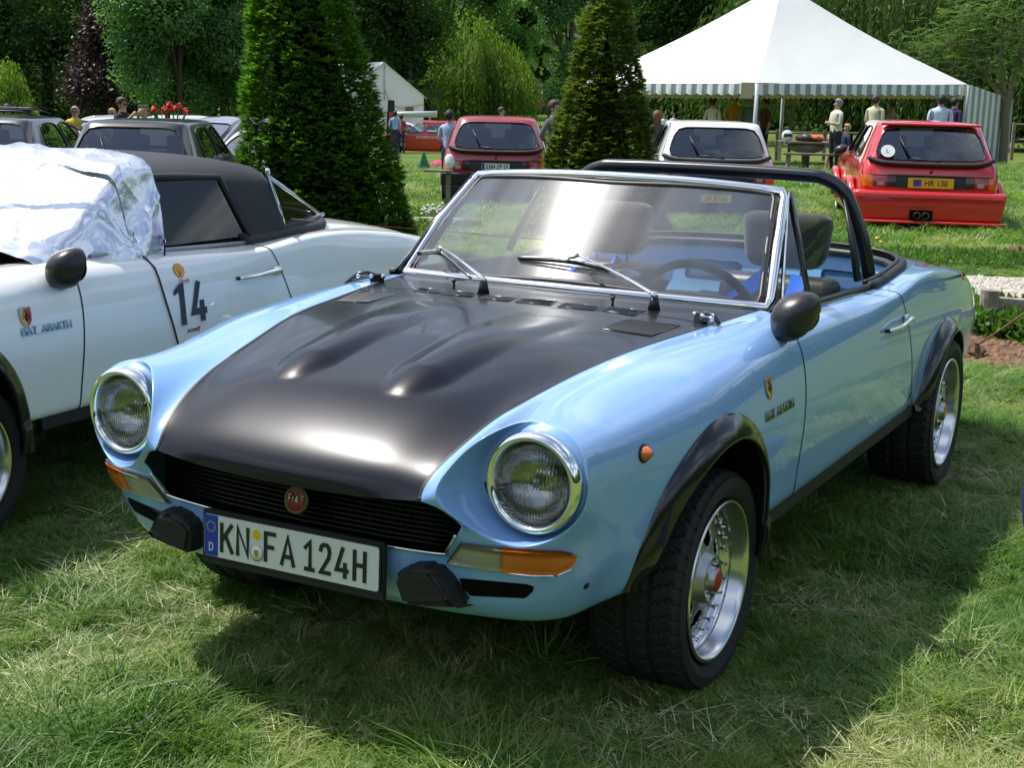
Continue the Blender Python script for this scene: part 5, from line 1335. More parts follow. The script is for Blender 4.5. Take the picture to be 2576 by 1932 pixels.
# red hatchback 5384 ZP 25
c_, rz_ = at(1250, 21.0), YAW; c_ = c_ + FW * 1.95; c_.z = zat(1250, 291, 22.4) - 1.395
e, b_ = make_car('ritmo', 'hatchback', m_redp, c_, rz_, 'faded red hatchback with black bumper and plate 5384 ZP 25, seen from behind', group='Italian hatchbacks seen from behind')
ritmo_rear(e, b_, m_redp, plate=(.0, .665, -1.962, .42, .10, '5384 ZP 25', m_platew, .33, .070))
link('model_script', textmesh('Ritmo', .16, .04, .003, m_alu2, shear=.3), e, loc=(.55, -1.915, .80), rot=(R(90), 0, 0))
# white hatchback
c_ = at(1812, 18.6); hd = R(-3); c_ = c_ + (Matrix.Rotation(hd, 3, 'Z') @ FW) * 1.95; c_.z = zat(1812, 303, 20.0) - 1.395
e, b_ = make_car('ritmo', 'hatchback', m_pwhite, c_, YAW + hd, 'white hatchback with yellow plate standing behind the roll bar of the blue roadster', group='Italian hatchbacks seen from behind')
ritmo_rear(e, b_, m_pwhite, plate=(-.02, .40, -2.062, .44, .11, 'SP 8166', m_pyel, .30, .075))
link('model_script', textmesh('Esseffe', .19, .045, .003, m_blackp, shear=.3, bold=.02), e, loc=(.60, -1.915, .80), rot=(R(90), 0, 0))
box('window_note', (.22, .004, .05), (-.05, -1.60, 1.0), m_whitep, e, rot=(R(30), 0, 0)); box('window_sticker', (.16, .004, .07), (-.18, -1.55, 1.08), mat('faint sticker', (.3, .33, .3), .5), e, rot=(R(30), 0, 0))
# bright red wide-arched hatchback HR 130
c_ = at(2356, 16.9); hd = R(-8.5); c_ = c_ + (Matrix.Rotation(hd, 3, 'Z') @ FW) * 1.9; c_.z = zat(2340, 304, 18.3) - 1.385
HRk = c_.copy()
e, b_ = make_car('ritmo', 'hatchback', m_redk, c_, YAW + hd, 'bright red wide-arched hatchback with yellow plate HR 130 and twin exhaust', group='Italian hatchbacks seen from behind', scale=(1.03, 1, 1))
ritmo_rear(e, b_, m_redk, plate=(.0, .665, -1.968, .52, .12, 'HR 130', m_pyel, .26, .072, False, math.pi, .06), kit=True)
poly_plate('plate_crest', [(-.20, -.04), (-.11, -.04), (-.11, .04), (-.20, .04)], .002, mat('violet plate field', (.06, .04, .25), .5), e, Matrix.Translation((0, -1.977, .665)) @ Matrix.Rotation(R(90), 4, 'X'))
bm = boxbm(1.74, .30, .36, bev=.05, seg=3, mtx=Matrix.Translation((0, -1.95, .385)))
for w_ in bm.verts: w_.co.x *= 1 - .05 * (w_.co.z < .3); w_.co.y += .06 * (abs(w_.co.x) / .85) ** 3
bmdone('rear_bumper', bm, m_redk, parent=e); box('bumper_crease', (1.70, .02, .018), (0, -2.098, .50), m_redk, e, bev=.004)
tube('bumper_lip', [(-.88, -2.02, .20), (-.8, -2.10, .20), (.8, -2.10, .20), (.88, -2.02, .20)], .02, m_redk, e, 8)
for x in (-.05, .05): link('exhaust', pymesh('exhaust', *lathe_data([(.040, -.05), (.042, 0), (.034, 0), (.032, .12)], 20, 'y'), m_alu2), e, loc=(x - .10, -2.12, .285)); lathe('exhaust_bore', [(.0001, .0), (.034, .0)], m_dark, e, 16, 'y', loc=(x - .10, -2.10, .285))
box('exhaust_cutout', (.26, .012, .12), (-.10, -2.096, .285), m_dark, e)
box('roof_spoiler', (1.16, .10, .03), (0, -1.56, 1.352), m_redk, e, bev=.012)
for s in (1, -1):
    for y in (1.17, -1.24):
        tube('wide_arch', [(s * (.845 + .03 * math.sin(math.pi * i / 12)), y - .40 * math.cos(math.pi * i / 12), .28 + .38 * math.sin(math.pi * i / 12)) for i in range(13)], .045, m_redk, e, 8)
    em = empty('door_mirror', (-.86 * s, .62, .95), 0, e); link('mirror_shell', MIR, em, scale=(1.3, 1, 1)); 
    if s == 1: [setattr(ch, 'material_slots', None) if False else None for ch in em.children]
    box('side_skirt', (.05, 1.9, .10), (s * .83, 0, .26), m_redk, e, bev=.02)
ld = empty('letter_disc', (-.50, -1.805, 1.03), 0, e); ld.rotation_euler = (R(62), 0, 0); poly_plate('disc', ellipse(.082, .082, 32), .003, m_whitep, ld); link('disc_letter', textmesh('L', .035, .055, .001, m_blackp), ld, loc=(0, 0, .0035))
tube('aerial', [(0, -1.42, 1.40), (0, -1.50, 1.62)], .004, m_trim, e, 5)
# dark hatchbacks on the left, windows towards us
for px_, d_, hd_, pr, paint, lab in ((312, 16.0, 2, 296, m_blk, 'black hatchback with silver-edged rear window parked behind the white roadster'), (-70, 19.0, 1, 288, m_gunm, 'gunmetal hatchback cut off by the left edge of the photo')):
    hd = R(hd_); c_ = at(px_, d_) + (Matrix.Rotation(hd, 3, 'Z') @ FW) * 1.95; c_.z = zat(px_, pr, d_ + 1.4) - 1.395
    e, b_ = make_car('ritmo', 'hatchback', paint, c_, YAW + hd, lab, group='Italian hatchbacks seen from behind'); ritmo_rear(e, b_, paint)
    em = empty('door_mirror', (.90, .66, .97), 0, e); link('mirror_shell', MIR, em, scale=(1.3, 1, 1)); em = empty('door_mirror', (-.90, .66, .97), 0, e); link('mirror_shell', MIRM, em, scale=(1.3, 1, 1))
    tube('aerial', [(.05, -.2, 1.40), (.05, -.35, 1.55)], .006, m_trim, e, 5)
# round little cars facing left of the camera
def faced(px, d, pr, ang, kind, paint, name, lab, h, group=None, scale=(1, 1, 1), **k):
    c_ = at(px, d); c_.z = zat(px, pr, d) - h * scale[2]
    return make_car(kind, name, paint, c_, YAW + R(ang), lab, group=group, scale=scale, **k)
e, b_ = faced(252, 27, 290, 180 - 38, 'bubble', mat('pearl white paint', (.52, .56, .53), .3, coat=1), 'city_car', 'pearl white rounded city car between the gunmetal and the black hatchback', 1.47, group='rounded city cars')
for s in (1, -1): em = empty('door_mirror', (.90 * s, .62, 1.0), 0, e); link('mirror_shell', MIR, em, scale=(1.3, 1, 1))
e, b_ = faced(552, 26, 293, 180 - 30, 'bubble', m_silv, 'city_car', 'silver grey rounded city car to the left of the big clipped yew', 1.47, group='rounded city cars')
for s in (1, -1): em = empty('door_mirror', (.92 * s, .62, 1.0), 0, e); link('mirror_shell', MIR, em, scale=(1.3, 1, 1))
faced(405, 32, 289, 180 - 40, 'bubble', m_pwhite, 'city_car', 'white car roof showing behind the black hatchback and the red flowers', 1.47, group='rounded city cars')
e, b_ = faced(676, 24, 322, 180 - 8, 'bubble', m_pwhite, 'city_car', 'white car with only its nose showing left of the big yew', 1.47, group='rounded city cars')
e, b_ = faced(8, 26, 274, 90, 'saloon', m_blk, 'estate_car', 'black estate car with roof rack behind the gunmetal hatchback', 1.50, scale=(1, 1, 1.04))
for s in (1, -1): tube('roof_rail', [(s * .50, -.7, 1.43), (s * .52, -.5, 1.48), (s * .52, .3, 1.48), (s * .50, .45, 1.43)], .018, m_trim, e, 6)
box('roof_box', (.5, 1.0, .10), (0, -.1, 1.50), m_gloss, e, bev=.04)
# red rally estate, side on
e, b_ = faced(1062, 54, 302, 90 + 3, 'boxy', mat('rally red paint', (.46, .02, .02), .3, coat=.7), 'rally_car', 'small boxy red rally car with white number plates 42, side on across the lawn', 1.31, scale=(1, 1.04, 1.04))
for q in ([(.60, .70), (.92, .70), (.92, .56), (.60, .56)], [(.60, .50), (.92, .50), (.92, .36), (.60, .36)]): bpatch(b_, 'number_panel', q, 'x', -1, .010, m_whitep, e, 3)
link('race_number', textmesh('42', .22, .10, .002, m_blackp), e, loc=(-.765, .76, .63), rot=(R(90), 0, R(-90))); link('race_number', textmesh('157', .24, .10, .002, m_blackp), e, loc=(-.765, .76, .43), rot=(R(90), 0, R(-90)))
link('side_script', textmesh('AUTOBIANCHI ELLE V', 1.0, .09, .002, m_whitep), e, loc=(-.765, -.30, .72), rot=(R(90), 0, R(-90)))
bpatch(b_, 'black_rear_panel', [(-1.55, .60), (-.95, .60), (-.95, .32), (-1.55, .32)], 'x', -1, .008, m_blackp, e, 4); bpatch(b_, 'door_sticker', [(-.55, .98), (-.20, .98), (-.20, .92), (-.55, .92)], 'x', -1, .02, m_whitep, e, 2)
faced(985, 60, 306, 90 + 12, 'saloon', m_pwhite, 'coupe', 'white coupe parked beyond the red rally car, left of it', 1.40)
faced(1713, 112, 264, -60, 'bubble', m_silv, 'parked_car', 'silver car on the far meadow left of the tent pole', 1.47, scale=(1.1, 1.1, 1.0))
faced(1822, 104, 262, 75, 'saloon', mat('dark blue paint', (.02, .03, .06), .3, coat=.8), 'parked_car', 'dark car far off behind the people at the tent', 1.41)
faced(1560, 118, 265, 80, 'saloon', m_silv, 'parked_car', 'grey car far away seen between clipped yew and tent', 1.41)
# vans in the far distance
def van(px, d, base, paint, lab, cab=-1):
    c_ = at(px, d); c_.z = zat(px, base, d); e = empty('van', c_, YAW, None, lab, 'van', 'vans far away')
    bm = boxbm(3.3, 1.9, 1.75, bev=.15, seg=3, mtx=Matrix.Translation((0, 0, 1.25))); bmdone('body', bm, paint, parent=e)
    bm = boxbm(1.5, 1.8, 1.0, bev=.25, seg=3, mtx=Matrix.Translation((cab * 2.1, 0, .85))); bmdone('bonnet', bm, paint, parent=e)
    box('cab_window', (.9, 1.85, .55), (cab * 1.55, 0, 1.62), mat('dark van glass', (.02, .025, .03), .1, coat=1), e, bev=.1)
    for x in (-1.7, 1.5):
        for y in (-.9, .9): lathe('wheel', [(.0001, .05), (.18, .06), (.34, .05), (.36, -.1)], m_rubber, e, 20, 'y', loc=(x, y, .35))
    return e
van(1388, 128, 283, mat('van red', (.33, .02, .02), .4, coat=.5), 'red van far away left of the slender yew'); van(1335, 138, 281, mat('van blue grey', (.16, .22, .30), .4), 'blue grey van parked beside the far red van', 1)
# ================================================================== ground, path, beds
def P3(d, X, dz=0.0): p = CAM + FWDH * d + RIGHTH * X; return Vector((p.x, p.y, gzdx(d, X) + dz))
def dX(px, py_d):                      # column px at distance d -> lateral metres
    return (px - 1288) / FPX * py_d
ds = [-90, -60, -40, -25, -15, -8, -4, 0] + [i * 1.0 for i in range(1, 26)] + [27, 30, 33, 37, 41, 45, 50, 55, 60, 66, 75, 85, 95, 110, 130, 150, 162, 175, 190, 210, 230, 270, 330, 400, 500, 700, 1000]
Xs = [-900, -500, -300, -200, -140, -90, -60, -40, -30, -24, -20, -16, -13, -10, -8, -6, -4, -2, 0, 2, 4, 6, 8, 10, 13, 16, 20, 24, 30, 40, 60, 90, 140, 200, 300, 500, 900]
V, F_ = [], []
for d in ds:
    for X in Xs:
        z = gzdx(min(d, 500), X)
        r_ = math.hypot(X, d * .9)
        if abs(X) > 60 or d < -40: z = max(z, (r_ - 110) * .22 if r_ > 110 else z)
        if d > 500: z = 70 + (d - 500) * .05
        V.append((*(CAM + FWDH * d + RIGHTH * X).xy, z))
for i in range(len(ds) - 1):
    for j in range(len(Xs) - 1): a = i * len(Xs) + j; F_.append((a, a + 1, a + 1 + len(Xs), a + len(Xs)))
gm = bpy.data.materials.new('lawn soil and turf'); gm.use_nodes = True; nt = gm.node_tree; pb = nt.nodes['Principled BSDF']; pb.inputs['Roughness'].default_value = 1; pb.inputs['Specular IOR Level'].default_value = .1
geo = nt.nodes.new('ShaderNodeNewGeometry')
def noisen(sc, det=5, rough=.6):
    n = nt.nodes.new('ShaderNodeTexNoise'); n.inputs['Scale'].default_value = sc; n.inputs['Detail'].default_value = det; n.inputs['Roughness'].default_value = rough; nt.links.new(geo.outputs['Position'], n.inputs['Vector']); return n
n1, n2 = noisen(.35, 6), noisen(9, 8, .7)
rA = nt.nodes.new('ShaderNodeValToRGB'); rA.color_ramp.elements[0].color = (.07, .13, .02, 1); rA.color_ramp.elements[1].color = (.18, .25, .05, 1); rA.color_ramp.elements[0].position = .35; rA.color_ramp.elements[1].position = .7
rB = nt.nodes.new('ShaderNodeValToRGB'); rB.color_ramp.elements[0].color = (.05, .08, .018, 1); rB.color_ramp.elements[1].color = (.20, .22, .08, 1); rB.color_ramp.elements[0].position = .3; rB.color_ramp.elements[1].position = .75
nt.links.new(n1.outputs['Fac'], rA.inputs[0]); nt.links.new(n2.outputs['Fac'], rB.inputs[0])
mxn = nt.nodes.new('ShaderNodeMix'); mxn.data_type = 'RGBA'; mxn.inputs[0].default_value = .5; nt.links.new(rA.outputs[0], mxn.inputs[6]); nt.links.new(rB.outputs[0], mxn.inputs[7]); nt.links.new(mxn.outputs[2], pb.inputs['Base Color'])
bp_ = nt.nodes.new('ShaderNodeBump'); bp_.inputs['Strength'].default_value = .7; bp_.inputs['Distance'].default_value = .05; nt.links.new(n2.outputs['Fac'], bp_.inputs['Height']); nt.links.new(bp_.outputs[0], pb.inputs['Normal'])
link('ground', pymesh('ground', V, F_, gm), kind='structure')
def strip(name, pts, m, kind='structure', nsub=8, lift=.008, jit=0.0, label=None):
    """pts: list of (d, Xleft, Xright)"""
    V, F_ = [], []; pp = []
    for (d0, a0, b0), (d1, a1, b1) in zip(pts[:-1], pts[1:]):
        for k in range(nsub): t = k / nsub; pp.append((d0 + (d1 - d0) * t, a0 + (a1 - a0) * t, b0 + (b1 - b0) * t))
    pp.append(pts[-1]); nx = 24
    for d, a, b in pp:
        for j in range(nx + 1): t = j / nx; V.append(P3(d + jit * (random.random() - .5) * (1 if j in (0, nx) else 0), a + (b - a) * t, lift))
    for i in range(len(pp) - 1):
        for j in range(nx): q = i * (nx + 1) + j; F_.append((q, q + 1, q + nx + 2, q + nx + 1))
    return props(link(name, pymesh(name, V, F_, m)), kind=kind, label=label)
m_gravel = mat('pale gravel', (.40, .36, .29), .95, bump=1.0, bscale=22, bdist=.04, var=.35, vscale=14)
m_soil = mat('brown bare soil', (.13, .075, .04), 1, bump=1, bscale=14, bdist=.05, var=.4, vscale=6)
# gravel track on the right, soil bed in front of it
def gpt(px, py):
    r = ray(px, py)
    for d in np.arange(2, 160, .05):
        k = d / (r.x * FWDH.x + r.y * FWDH.y); z = CAM.z + r.z * k; X = dX(px, d)
        if z < gzdx(d, X): return d, X
    return 160, dX(px, 160)
def quad_on_ground(name, pix, m, lift, n=16, kind='structure', rough=0.0):
    """pix tl,tr,br,bl in photo pixels laid on the ground"""
    g = [gpt(*p) for p in pix]; V, F_ = [], []
    for i in range(n + 1):
        for j in range(n + 1):
            u, v = i / n, j / n
            a = np.array(g[0]) * (1 - u) + np.array(g[1]) * u; b = np.array(g[3]) * (1 - u) + np.array(g[2]) * u; q = a * (1 - v) + b * v
            e = 1 if (0 < i < n and 0 < j < n) else 0
            w = .0 if e else rough
            V.append(P3(q[0] + (random.random() - .5) * w, q[1] + (random.random() - .5) * w, lift * (1 if e else .3) + (.012 * random.random() if e else 0)))
    for i in range(n):
        for j in range(n): k = i * (n + 1) + j; F_.append((k, k + 1, k + n + 2, k + n + 1))
    return props(link(name, pymesh(name, V, F_, m)), kind=kind)
path_o = quad_on_ground('path', [(2330, 690), (2760, 706), (2800, 812), (2380, 792)], m_gravel, .012, rough=.12)
bed_o = quad_on_ground('soil_bed', [(2400, 830), (2760, 860), (2790, 960), (2380, 925)], m_soil, .014, rough=.25)
quad_on_ground('soil_bed', [(2100, 612), (2260, 622), (2250, 642), (2110, 634)], m_soil, .012, rough=.2); quad_on_ground('soil_bed', [(2390, 634), (2600, 640), (2640, 660), (2400, 652)], m_soil, .013, rough=.2)
quad_on_ground('path', [(1960, 412), (2110, 420), (2120, 448), (1950, 432)], mat('shaded track', (.16, .13, .09), 1, var=.3, vscale=3), .02, rough=.3)
# pebbles in the track and the bed: nobody could count them
pv, pf = [], []
ico = bmesh.new(); bmesh.ops.create_icosphere(ico, subdivisions=1, radius=1); iv = np.array([tuple(v.co) for v in ico.verts]); if_ = np.array([[v.index for v in f.verts] for f in ico.faces]); ico.free()
def scatter_pix(pix, n):
    g = [np.array(gpt(*p)) for p in pix]; out = []
    for _ in range(n):
        u, v = rng.random(), rng.random(); a = g[0] * (1 - u) + g[1] * u; b = g[3] * (1 - u) + g[2] * u; q = a * (1 - v) + b * v; out.append(P3(q[0], q[1]))
    return out
def stones(name, pts, r0, r1, m):
    Vs, Fs = [], []
    for i, p in enumerate(pts):
        r = r0 + (r1 - r0) * rng.random() ** 2; s = iv * (r * (.6 + .8 * rng.random(3))) + np.array(p) + np.array([0, 0, r * .3]); Fs.append(if_ + 12 * i); Vs.append(s)
    props(link(name, fastmesh(name, np.vstack(Vs), np.vstack(Fs), m, True)), kind='stuff')
stones('gravel', scatter_pix([(2440, 700), (2620, 708), (2640, 806), (2440, 796)], 2600), .006, .028, mat('gravel stones', (.46, .42, .35), .9, var=.4, vscale=30))
stones('soil_clods', scatter_pix([(2400, 835), (2660, 858), (2680, 950), (2390, 918)], 1600), .006, .03, mat('soil clods', (.20, .11, .06), 1, var=.4, vscale=20))
# ================================================================== leaf material
def leafmat(name, c0, c1, c2=None, trans=.35, rough=.55, patch=None, pscale=1.2):
    m = bpy.data.materials.new(name); m.use_nodes = True; nt = m.node_tree; nt.nodes.clear(); o = nt.nodes.new('ShaderNodeOutputMaterial')
    g = nt.nodes.new('ShaderNodeNewGeometry'); r = nt.nodes.new('ShaderNodeValToRGB'); r.color_ramp.elements[0].color = (*c0, 1); r.color_ramp.elements[1].color = (*c1, 1)
    if c2: e = r.color_ramp.elements.new(.93); e.color = (*c1, 1); r.color_ramp.elements[2].color = (*c2, 1)
    src = g.outputs['Random Per Island']
    n = nt.nodes.new('ShaderNodeTexNoise'); n.inputs['Scale'].default_value = pscale; n.inputs['Detail'].default_value = 3; nt.links.new(g.outputs['Position'], n.inputs['Vector'])
    a = nt.nodes.new('ShaderNodeMath'); a.operation = 'MULTIPLY_ADD'; a.inputs[1].default_value = .55; nt.links.new(g.outputs['Random Per Island'], a.inputs[0])
    mr = nt.nodes.new('ShaderNodeMapRange'); mr.inputs[1].default_value = .3; mr.inputs[2].default_value = .7; mr.inputs[3].default_value = 0; mr.inputs[4].default_value = .45; nt.links.new(n.outputs['Fac'], mr.inputs[0]); nt.links.new(mr.outputs[0], a.inputs[2])
    nt.links.new(a.outputs[0], r.inputs[0])
    pd = nt.nodes.new('ShaderNodeBsdfPrincipled'); pd.inputs['Roughness'].default_value = rough; pd.inputs['Specular IOR Level'].default_value = .3; nt.links.new(r.outputs[0], pd.inputs['Base Color'])
    t = nt.nodes.new('ShaderNodeBsdfTranslucent'); hs = nt.nodes.new('ShaderNodeMix'); hs.data_type = 'RGBA'; hs.blend_type = 'MULTIPLY'; hs.inputs[0].default_value = 1; hs.inputs[7].default_value = (1.5, 1.7, .5, 1); nt.links.new(r.outputs[0], hs.inputs[6]); nt.links.new(hs.outputs[2], t.inputs[0])
    mx_ = nt.nodes.new('ShaderNodeMixShader'); mx_.inputs[0].default_value = trans; nt.links.new(pd.outputs[0], mx_.inputs[1]); nt.links.new(t.outputs[0], mx_.inputs[2]); nt.links.new(mx_.outputs[0], o.inputs[0]); return m
def rand_unit(n):
    v = rng.normal(size=(n, 3)); return v / np.linalg.norm(v, axis=1, keepdims=True)
def leaf_quads(P, D, L, W, N=None, fold=0.0):
    """kite shaped leaves: P base (n,3), D direction, L length, W width"""
    n = len(P); N = rand_unit(n) if N is None else N
    S = np.cross(D, N); S /= np.linalg.norm(S, axis=1, keepdims=True) + 1e-9
    L = np.broadcast_to(np.asarray(L, float).reshape(-1, 1), (n, 1)); W = np.broadcast_to(np.asarray(W, float).reshape(-1, 1), (n, 1))
    A = P; B = P + D * L * .45 + S * W * .5; C = P + D * L; E = P + D * L * .45 - S * W * .5
    V = np.stack([A, B, C, E], 1).reshape(-1, 3); F = np.arange(n * 4).reshape(-1, 4); return V, F
# ================================================================== clipped yews
PW = 1.0
def yew(name, px, d, base_r, height, label, seed, lean=0.0, m=None, nspray=15000, csz=1.0):
    c = at(px, d); e = empty(name, c, 0, None, label, 'tree', 'clipped yew cones')
    r_ = np.random.default_rng(seed); n = nspray
    t = 1 - np.sqrt(r_.random(n) * .985 + .0); t = np.clip(t, 0, .995); a = r_.random(n) * 2 * np.pi
    from mathutils import noise
    rad = base_r * (1 - t) ** PW * (.93 + .07 * (1 - t)); bumpn = np.array([noise.noise(Vector((math.cos(x) * 3.4, math.sin(x) * 3.4, y * 14 + seed))) * .09 + noise.noise(Vector((math.cos(x) * 11, math.sin(x) * 11, y * 52 + seed))) * .07 for x, y in zip(a, t)])
    rr = rad + bumpn * csz + .02; layer = r_.random(n) ** 2 * .16; rr = np.maximum(rr - layer, .02)
    z = t * height; ox = lean * z
    P = np.stack([rr * np.cos(a) + ox * RIGHTH.x, rr * np.sin(a) + ox * RIGHTH.y, z + .02], 1)
    out = np.stack([np.cos(a), np.sin(a), np.zeros(n)], 1)
    nl = 8; Vs, Fs = [], []; az = r_.random(n) * .9 - .45
    up_ = np.stack([np.zeros(n), np.zeros(n), np.ones(n)], 1) + r_.normal(size=(n, 3)) * .22; tg_ = np.cross(up_, out); tip = r_.random((n, 1)) * .35
    for k in range(nl):
        f_ = (k - (nl - 1) / 2) / nl * 2.1
        D = out * math.cos(f_) + tg_ * math.sin(f_) + np.array([0, 0, 1]) * (.10 + tip) + r_.normal(size=(n, 3)) * .16; D /= np.linalg.norm(D, axis=1, keepdims=True)
        V, F = leaf_quads(P, D, (.055 + .045 * r_.random(n)) * (1 - .3 * abs(f_)), .015 + .009 * r_.random(n), up_)
        Fs.append(F + sum(len(v) for v in Vs)); Vs.append(V)
    link('foliage', fastmesh('foliage', np.vstack(Vs), np.vstack(Fs), m), e)
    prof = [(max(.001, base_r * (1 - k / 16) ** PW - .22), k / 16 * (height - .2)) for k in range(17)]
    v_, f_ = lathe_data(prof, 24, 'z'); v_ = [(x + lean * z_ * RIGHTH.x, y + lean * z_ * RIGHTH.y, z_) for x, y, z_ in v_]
    link('shaded_core', pymesh('inner', v_, f_, mat('dark yew core', (.004, .007, .003), 1, spec=0)), e)  # near-black solid cone stands in for the shade between the sprays
    tube('trunk', [(0, 0, -.05), (0, 0, .5)], .09, mat('bark', (.07, .05, .035), .95, bump=.8, bscale=12), e, 8)
    return e
m_yew1 = leafmat('yew needles deep green', (.025, .075, .014), (.13, .28, .035), (.27, .42, .08), .5, .5, pscale=2.2)
m_yew2 = leafmat('yew needles olive green', (.055, .080, .020), (.17, .23, .050), (.28, .33, .09), .45, .5, pscale=2.5)
yew('clipped_yew', 826, 13.4, .86, 4.8, 'broad tall clipped yew cone standing behind the white roadster', 3, -.117, m_yew1, 15000)
yew('clipped_yew', 1512, 15.5, .77, 3.35, 'slender olive clipped yew cone between the faded red and the white hatchback', 8, .018, m_yew2, 11000)
# ================================================================== woodland
def blob_tree(name, c, h, w, m_leaf, label, seed, n=9000, leaf=.22, trunk_h=.25, trunk_r=.25, lobes=9, droop=0.0, flat=1.0, grp=None, low=0.12, tex=1.0, solid=True):
    r_ = np.random.default_rng(seed); e = empty(name, c, 0, None, label, 'tree', grp)
    L = []
    for k in range(lobes):
        a = r_.random() * 2 * np.pi; q = r_.random() ** .6; zz = low + (1 - low) * r_.random() ** .8 * .86
        s = (1 - abs(zz - .5) * .75); L.append((math.cos(a) * q * w * .34 * s, math.sin(a) * q * w * .34 * s, zz * h * .93, w * (.10 + .15 * r_.random()) * (1.1 - .25 * zz)))
    L = np.array(L); vol = L[:, 3] ** 2; pk = r_.choice(lobes, n, p=vol / vol.sum()); u = r_.normal(size=(n, 3)); u /= np.linalg.norm(u, axis=1, keepdims=True)
    u[:, 2] = np.where(r_.random(n) < .35, np.abs(u[:, 2]), u[:, 2])
    rad = L[pk, 3] * (.55 + .62 * r_.random(n) ** .7); P = L[pk, :3] + u * rad[:, None] * np.array([1, 1, .8 * flat])
    P[:, 2] = np.clip(P[:, 2], h * low * .3, h)
    Vs, Fs = [], []; nl = 3
    for k in range(nl):
        D = u * .6 + r_.normal(size=(n, 3)) * .6 + np.array([0, 0, -.25 - droop]); D /= np.linalg.norm(D, axis=1, keepdims=True)
        N = u * .5 + np.array([0, 0, .8]) + r_.normal(size=(n, 3)) * .5
        V, F = leaf_quads(P + r_.normal(size=(n, 3)) * leaf * .7, D, leaf * (.7 + .6 * r_.random(n)), leaf * (.45 + .3 * r_.random(n)), N); Fs.append(F + sum(len(v) for v in Vs)); Vs.append(V)
    link('crown', fastmesh('crown', np.vstack(Vs), np.vstack(Fs), m_leaf), e)
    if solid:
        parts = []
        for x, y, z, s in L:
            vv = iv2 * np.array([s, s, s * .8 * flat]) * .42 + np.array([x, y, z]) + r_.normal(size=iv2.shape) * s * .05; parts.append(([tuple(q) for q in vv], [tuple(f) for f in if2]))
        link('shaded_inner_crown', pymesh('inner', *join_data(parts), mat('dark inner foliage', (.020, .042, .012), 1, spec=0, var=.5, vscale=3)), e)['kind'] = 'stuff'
    br = [tube_data([(0, 0, -.3), (.05 * w * .1, 0, h * .3), (.1, .1, h * .62)], [trunk_r, trunk_r * .75, trunk_r * .3], 8)]
    for k in range(min(lobes, 6)): x, y, z, s = L[k]; br.append(tube_data([(0, 0, h * .25), (x * .5, y * .5, z * .7), (x, y, z)], [trunk_r * .45, trunk_r * .25, trunk_r * .1], 6))
    link('trunk', pymesh('trunk', *join_data(br), MATS['bark']), e); return e
ico = bmesh.new(); bmesh.ops.create_icosphere(ico, subdivisions=2, radius=1); iv2 = np.array([tuple(v.co) for v in ico.verts]); if2 = np.array([[v.index for v in f.verts] for f in ico.faces]); ico.free()
m_dkgreen = leafmat('dark green leaves', (.022, .060, .017), (.10, .20, .045), None, .5, .55, pscale=.35)
m_midgreen = leafmat('mid green leaves', (.04, .11, .03), (.16, .32, .08), (.28, .44, .16), .5, .5, pscale=.5)
m_silverg = leafmat('sunlit grey green leaves', (.04, .11, .04), (.15, .29, .12), (.36, .50, .28), .45, .4, pscale=.5)
m_beech = leafmat('copper beech leaves', (.020, .011, .014), (.070, .038, .046), (.12, .08, .09), .2, .5, pscale=.5)
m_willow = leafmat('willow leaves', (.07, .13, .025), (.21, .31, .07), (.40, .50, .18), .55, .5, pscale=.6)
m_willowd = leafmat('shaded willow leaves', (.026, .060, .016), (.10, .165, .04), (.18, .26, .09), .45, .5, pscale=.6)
m_ash = leafmat('light compound leaves', (.045, .10, .02), (.12, .22, .05), (.24, .34, .12), .4, .45, pscale=.8)
def willow(name, c, h, w, m_leaf, label, seed, n=900, seg=22, leaf=.16, base=.05, grp=None, core=True, tr=.25):
    r_ = np.random.default_rng(seed); e = empty(name, c, 0, None, label, 'tree', grp); Vs, Fs = [], []; o = 0
    a = r_.random(n) * 2 * np.pi; q = r_.random(n) ** .55; lob = 1 + .20 * np.sin(a * 3 + seed) + .15 * np.sin(a * 7 + 2) + .10 * r_.normal(size=n) * .5
    x0, y0 = q * w / 2 * np.cos(a) * lob, q * w / 2 * np.sin(a) * lob; ztop = h * (1 - .55 * q ** 2.2) * (.86 + .08 * r_.random(n) + .10 * np.sin(a * 4 + q * 6 + seed)); zb = h * base + r_.random(n) ** 2 * h * .38
    for k in range(seg):
        t = (k + r_.random(n)) / seg; arc = np.sin(np.minimum(t * 3, 1) * np.pi / 2); ox = .10 * w * arc * .35
        P = np.stack([x0 + np.cos(a) * ox + .03 * np.sin(t * 9 + a * 7), y0 + np.sin(a) * ox + .03 * np.cos(t * 8 + a * 5), ztop - (ztop - zb) * np.clip((t - .06) / .94, 0, 1)], 1)
        D = np.stack([.35 * np.cos(a + r_.normal(size=n)), .35 * np.sin(a + r_.normal(size=n)), -np.ones(n)], 1) + r_.normal(size=(n, 3)) * .25; D /= np.linalg.norm(D, axis=1, keepdims=True)
        V, F = leaf_quads(P, D, leaf * (.8 + .6 * r_.random(n)), leaf * .26, rand_unit(n)); Fs.append(F + o); Vs.append(V); o += len(V)
    link('hanging_foliage', fastmesh('hanging_foliage', np.vstack(Vs), np.vstack(Fs), m_leaf), e)
    if core:
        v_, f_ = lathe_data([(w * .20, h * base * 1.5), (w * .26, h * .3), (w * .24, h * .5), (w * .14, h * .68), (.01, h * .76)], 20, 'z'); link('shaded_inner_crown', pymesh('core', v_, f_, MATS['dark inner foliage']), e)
    link('trunk', pymesh('trunk', *join_data([tube_data([(0, 0, -.3), (.1, 0, h * .4), (.3, .2, h * .7)], [tr, tr * .7, tr * .3], 8), tube_data([(0, 0, h * .3), (-w * .15, .2, h * .6), (-w * .25, .3, h * .75)], [tr * .6, tr * .4, tr * .15], 6)]), MATS['bark']), e)
    return e
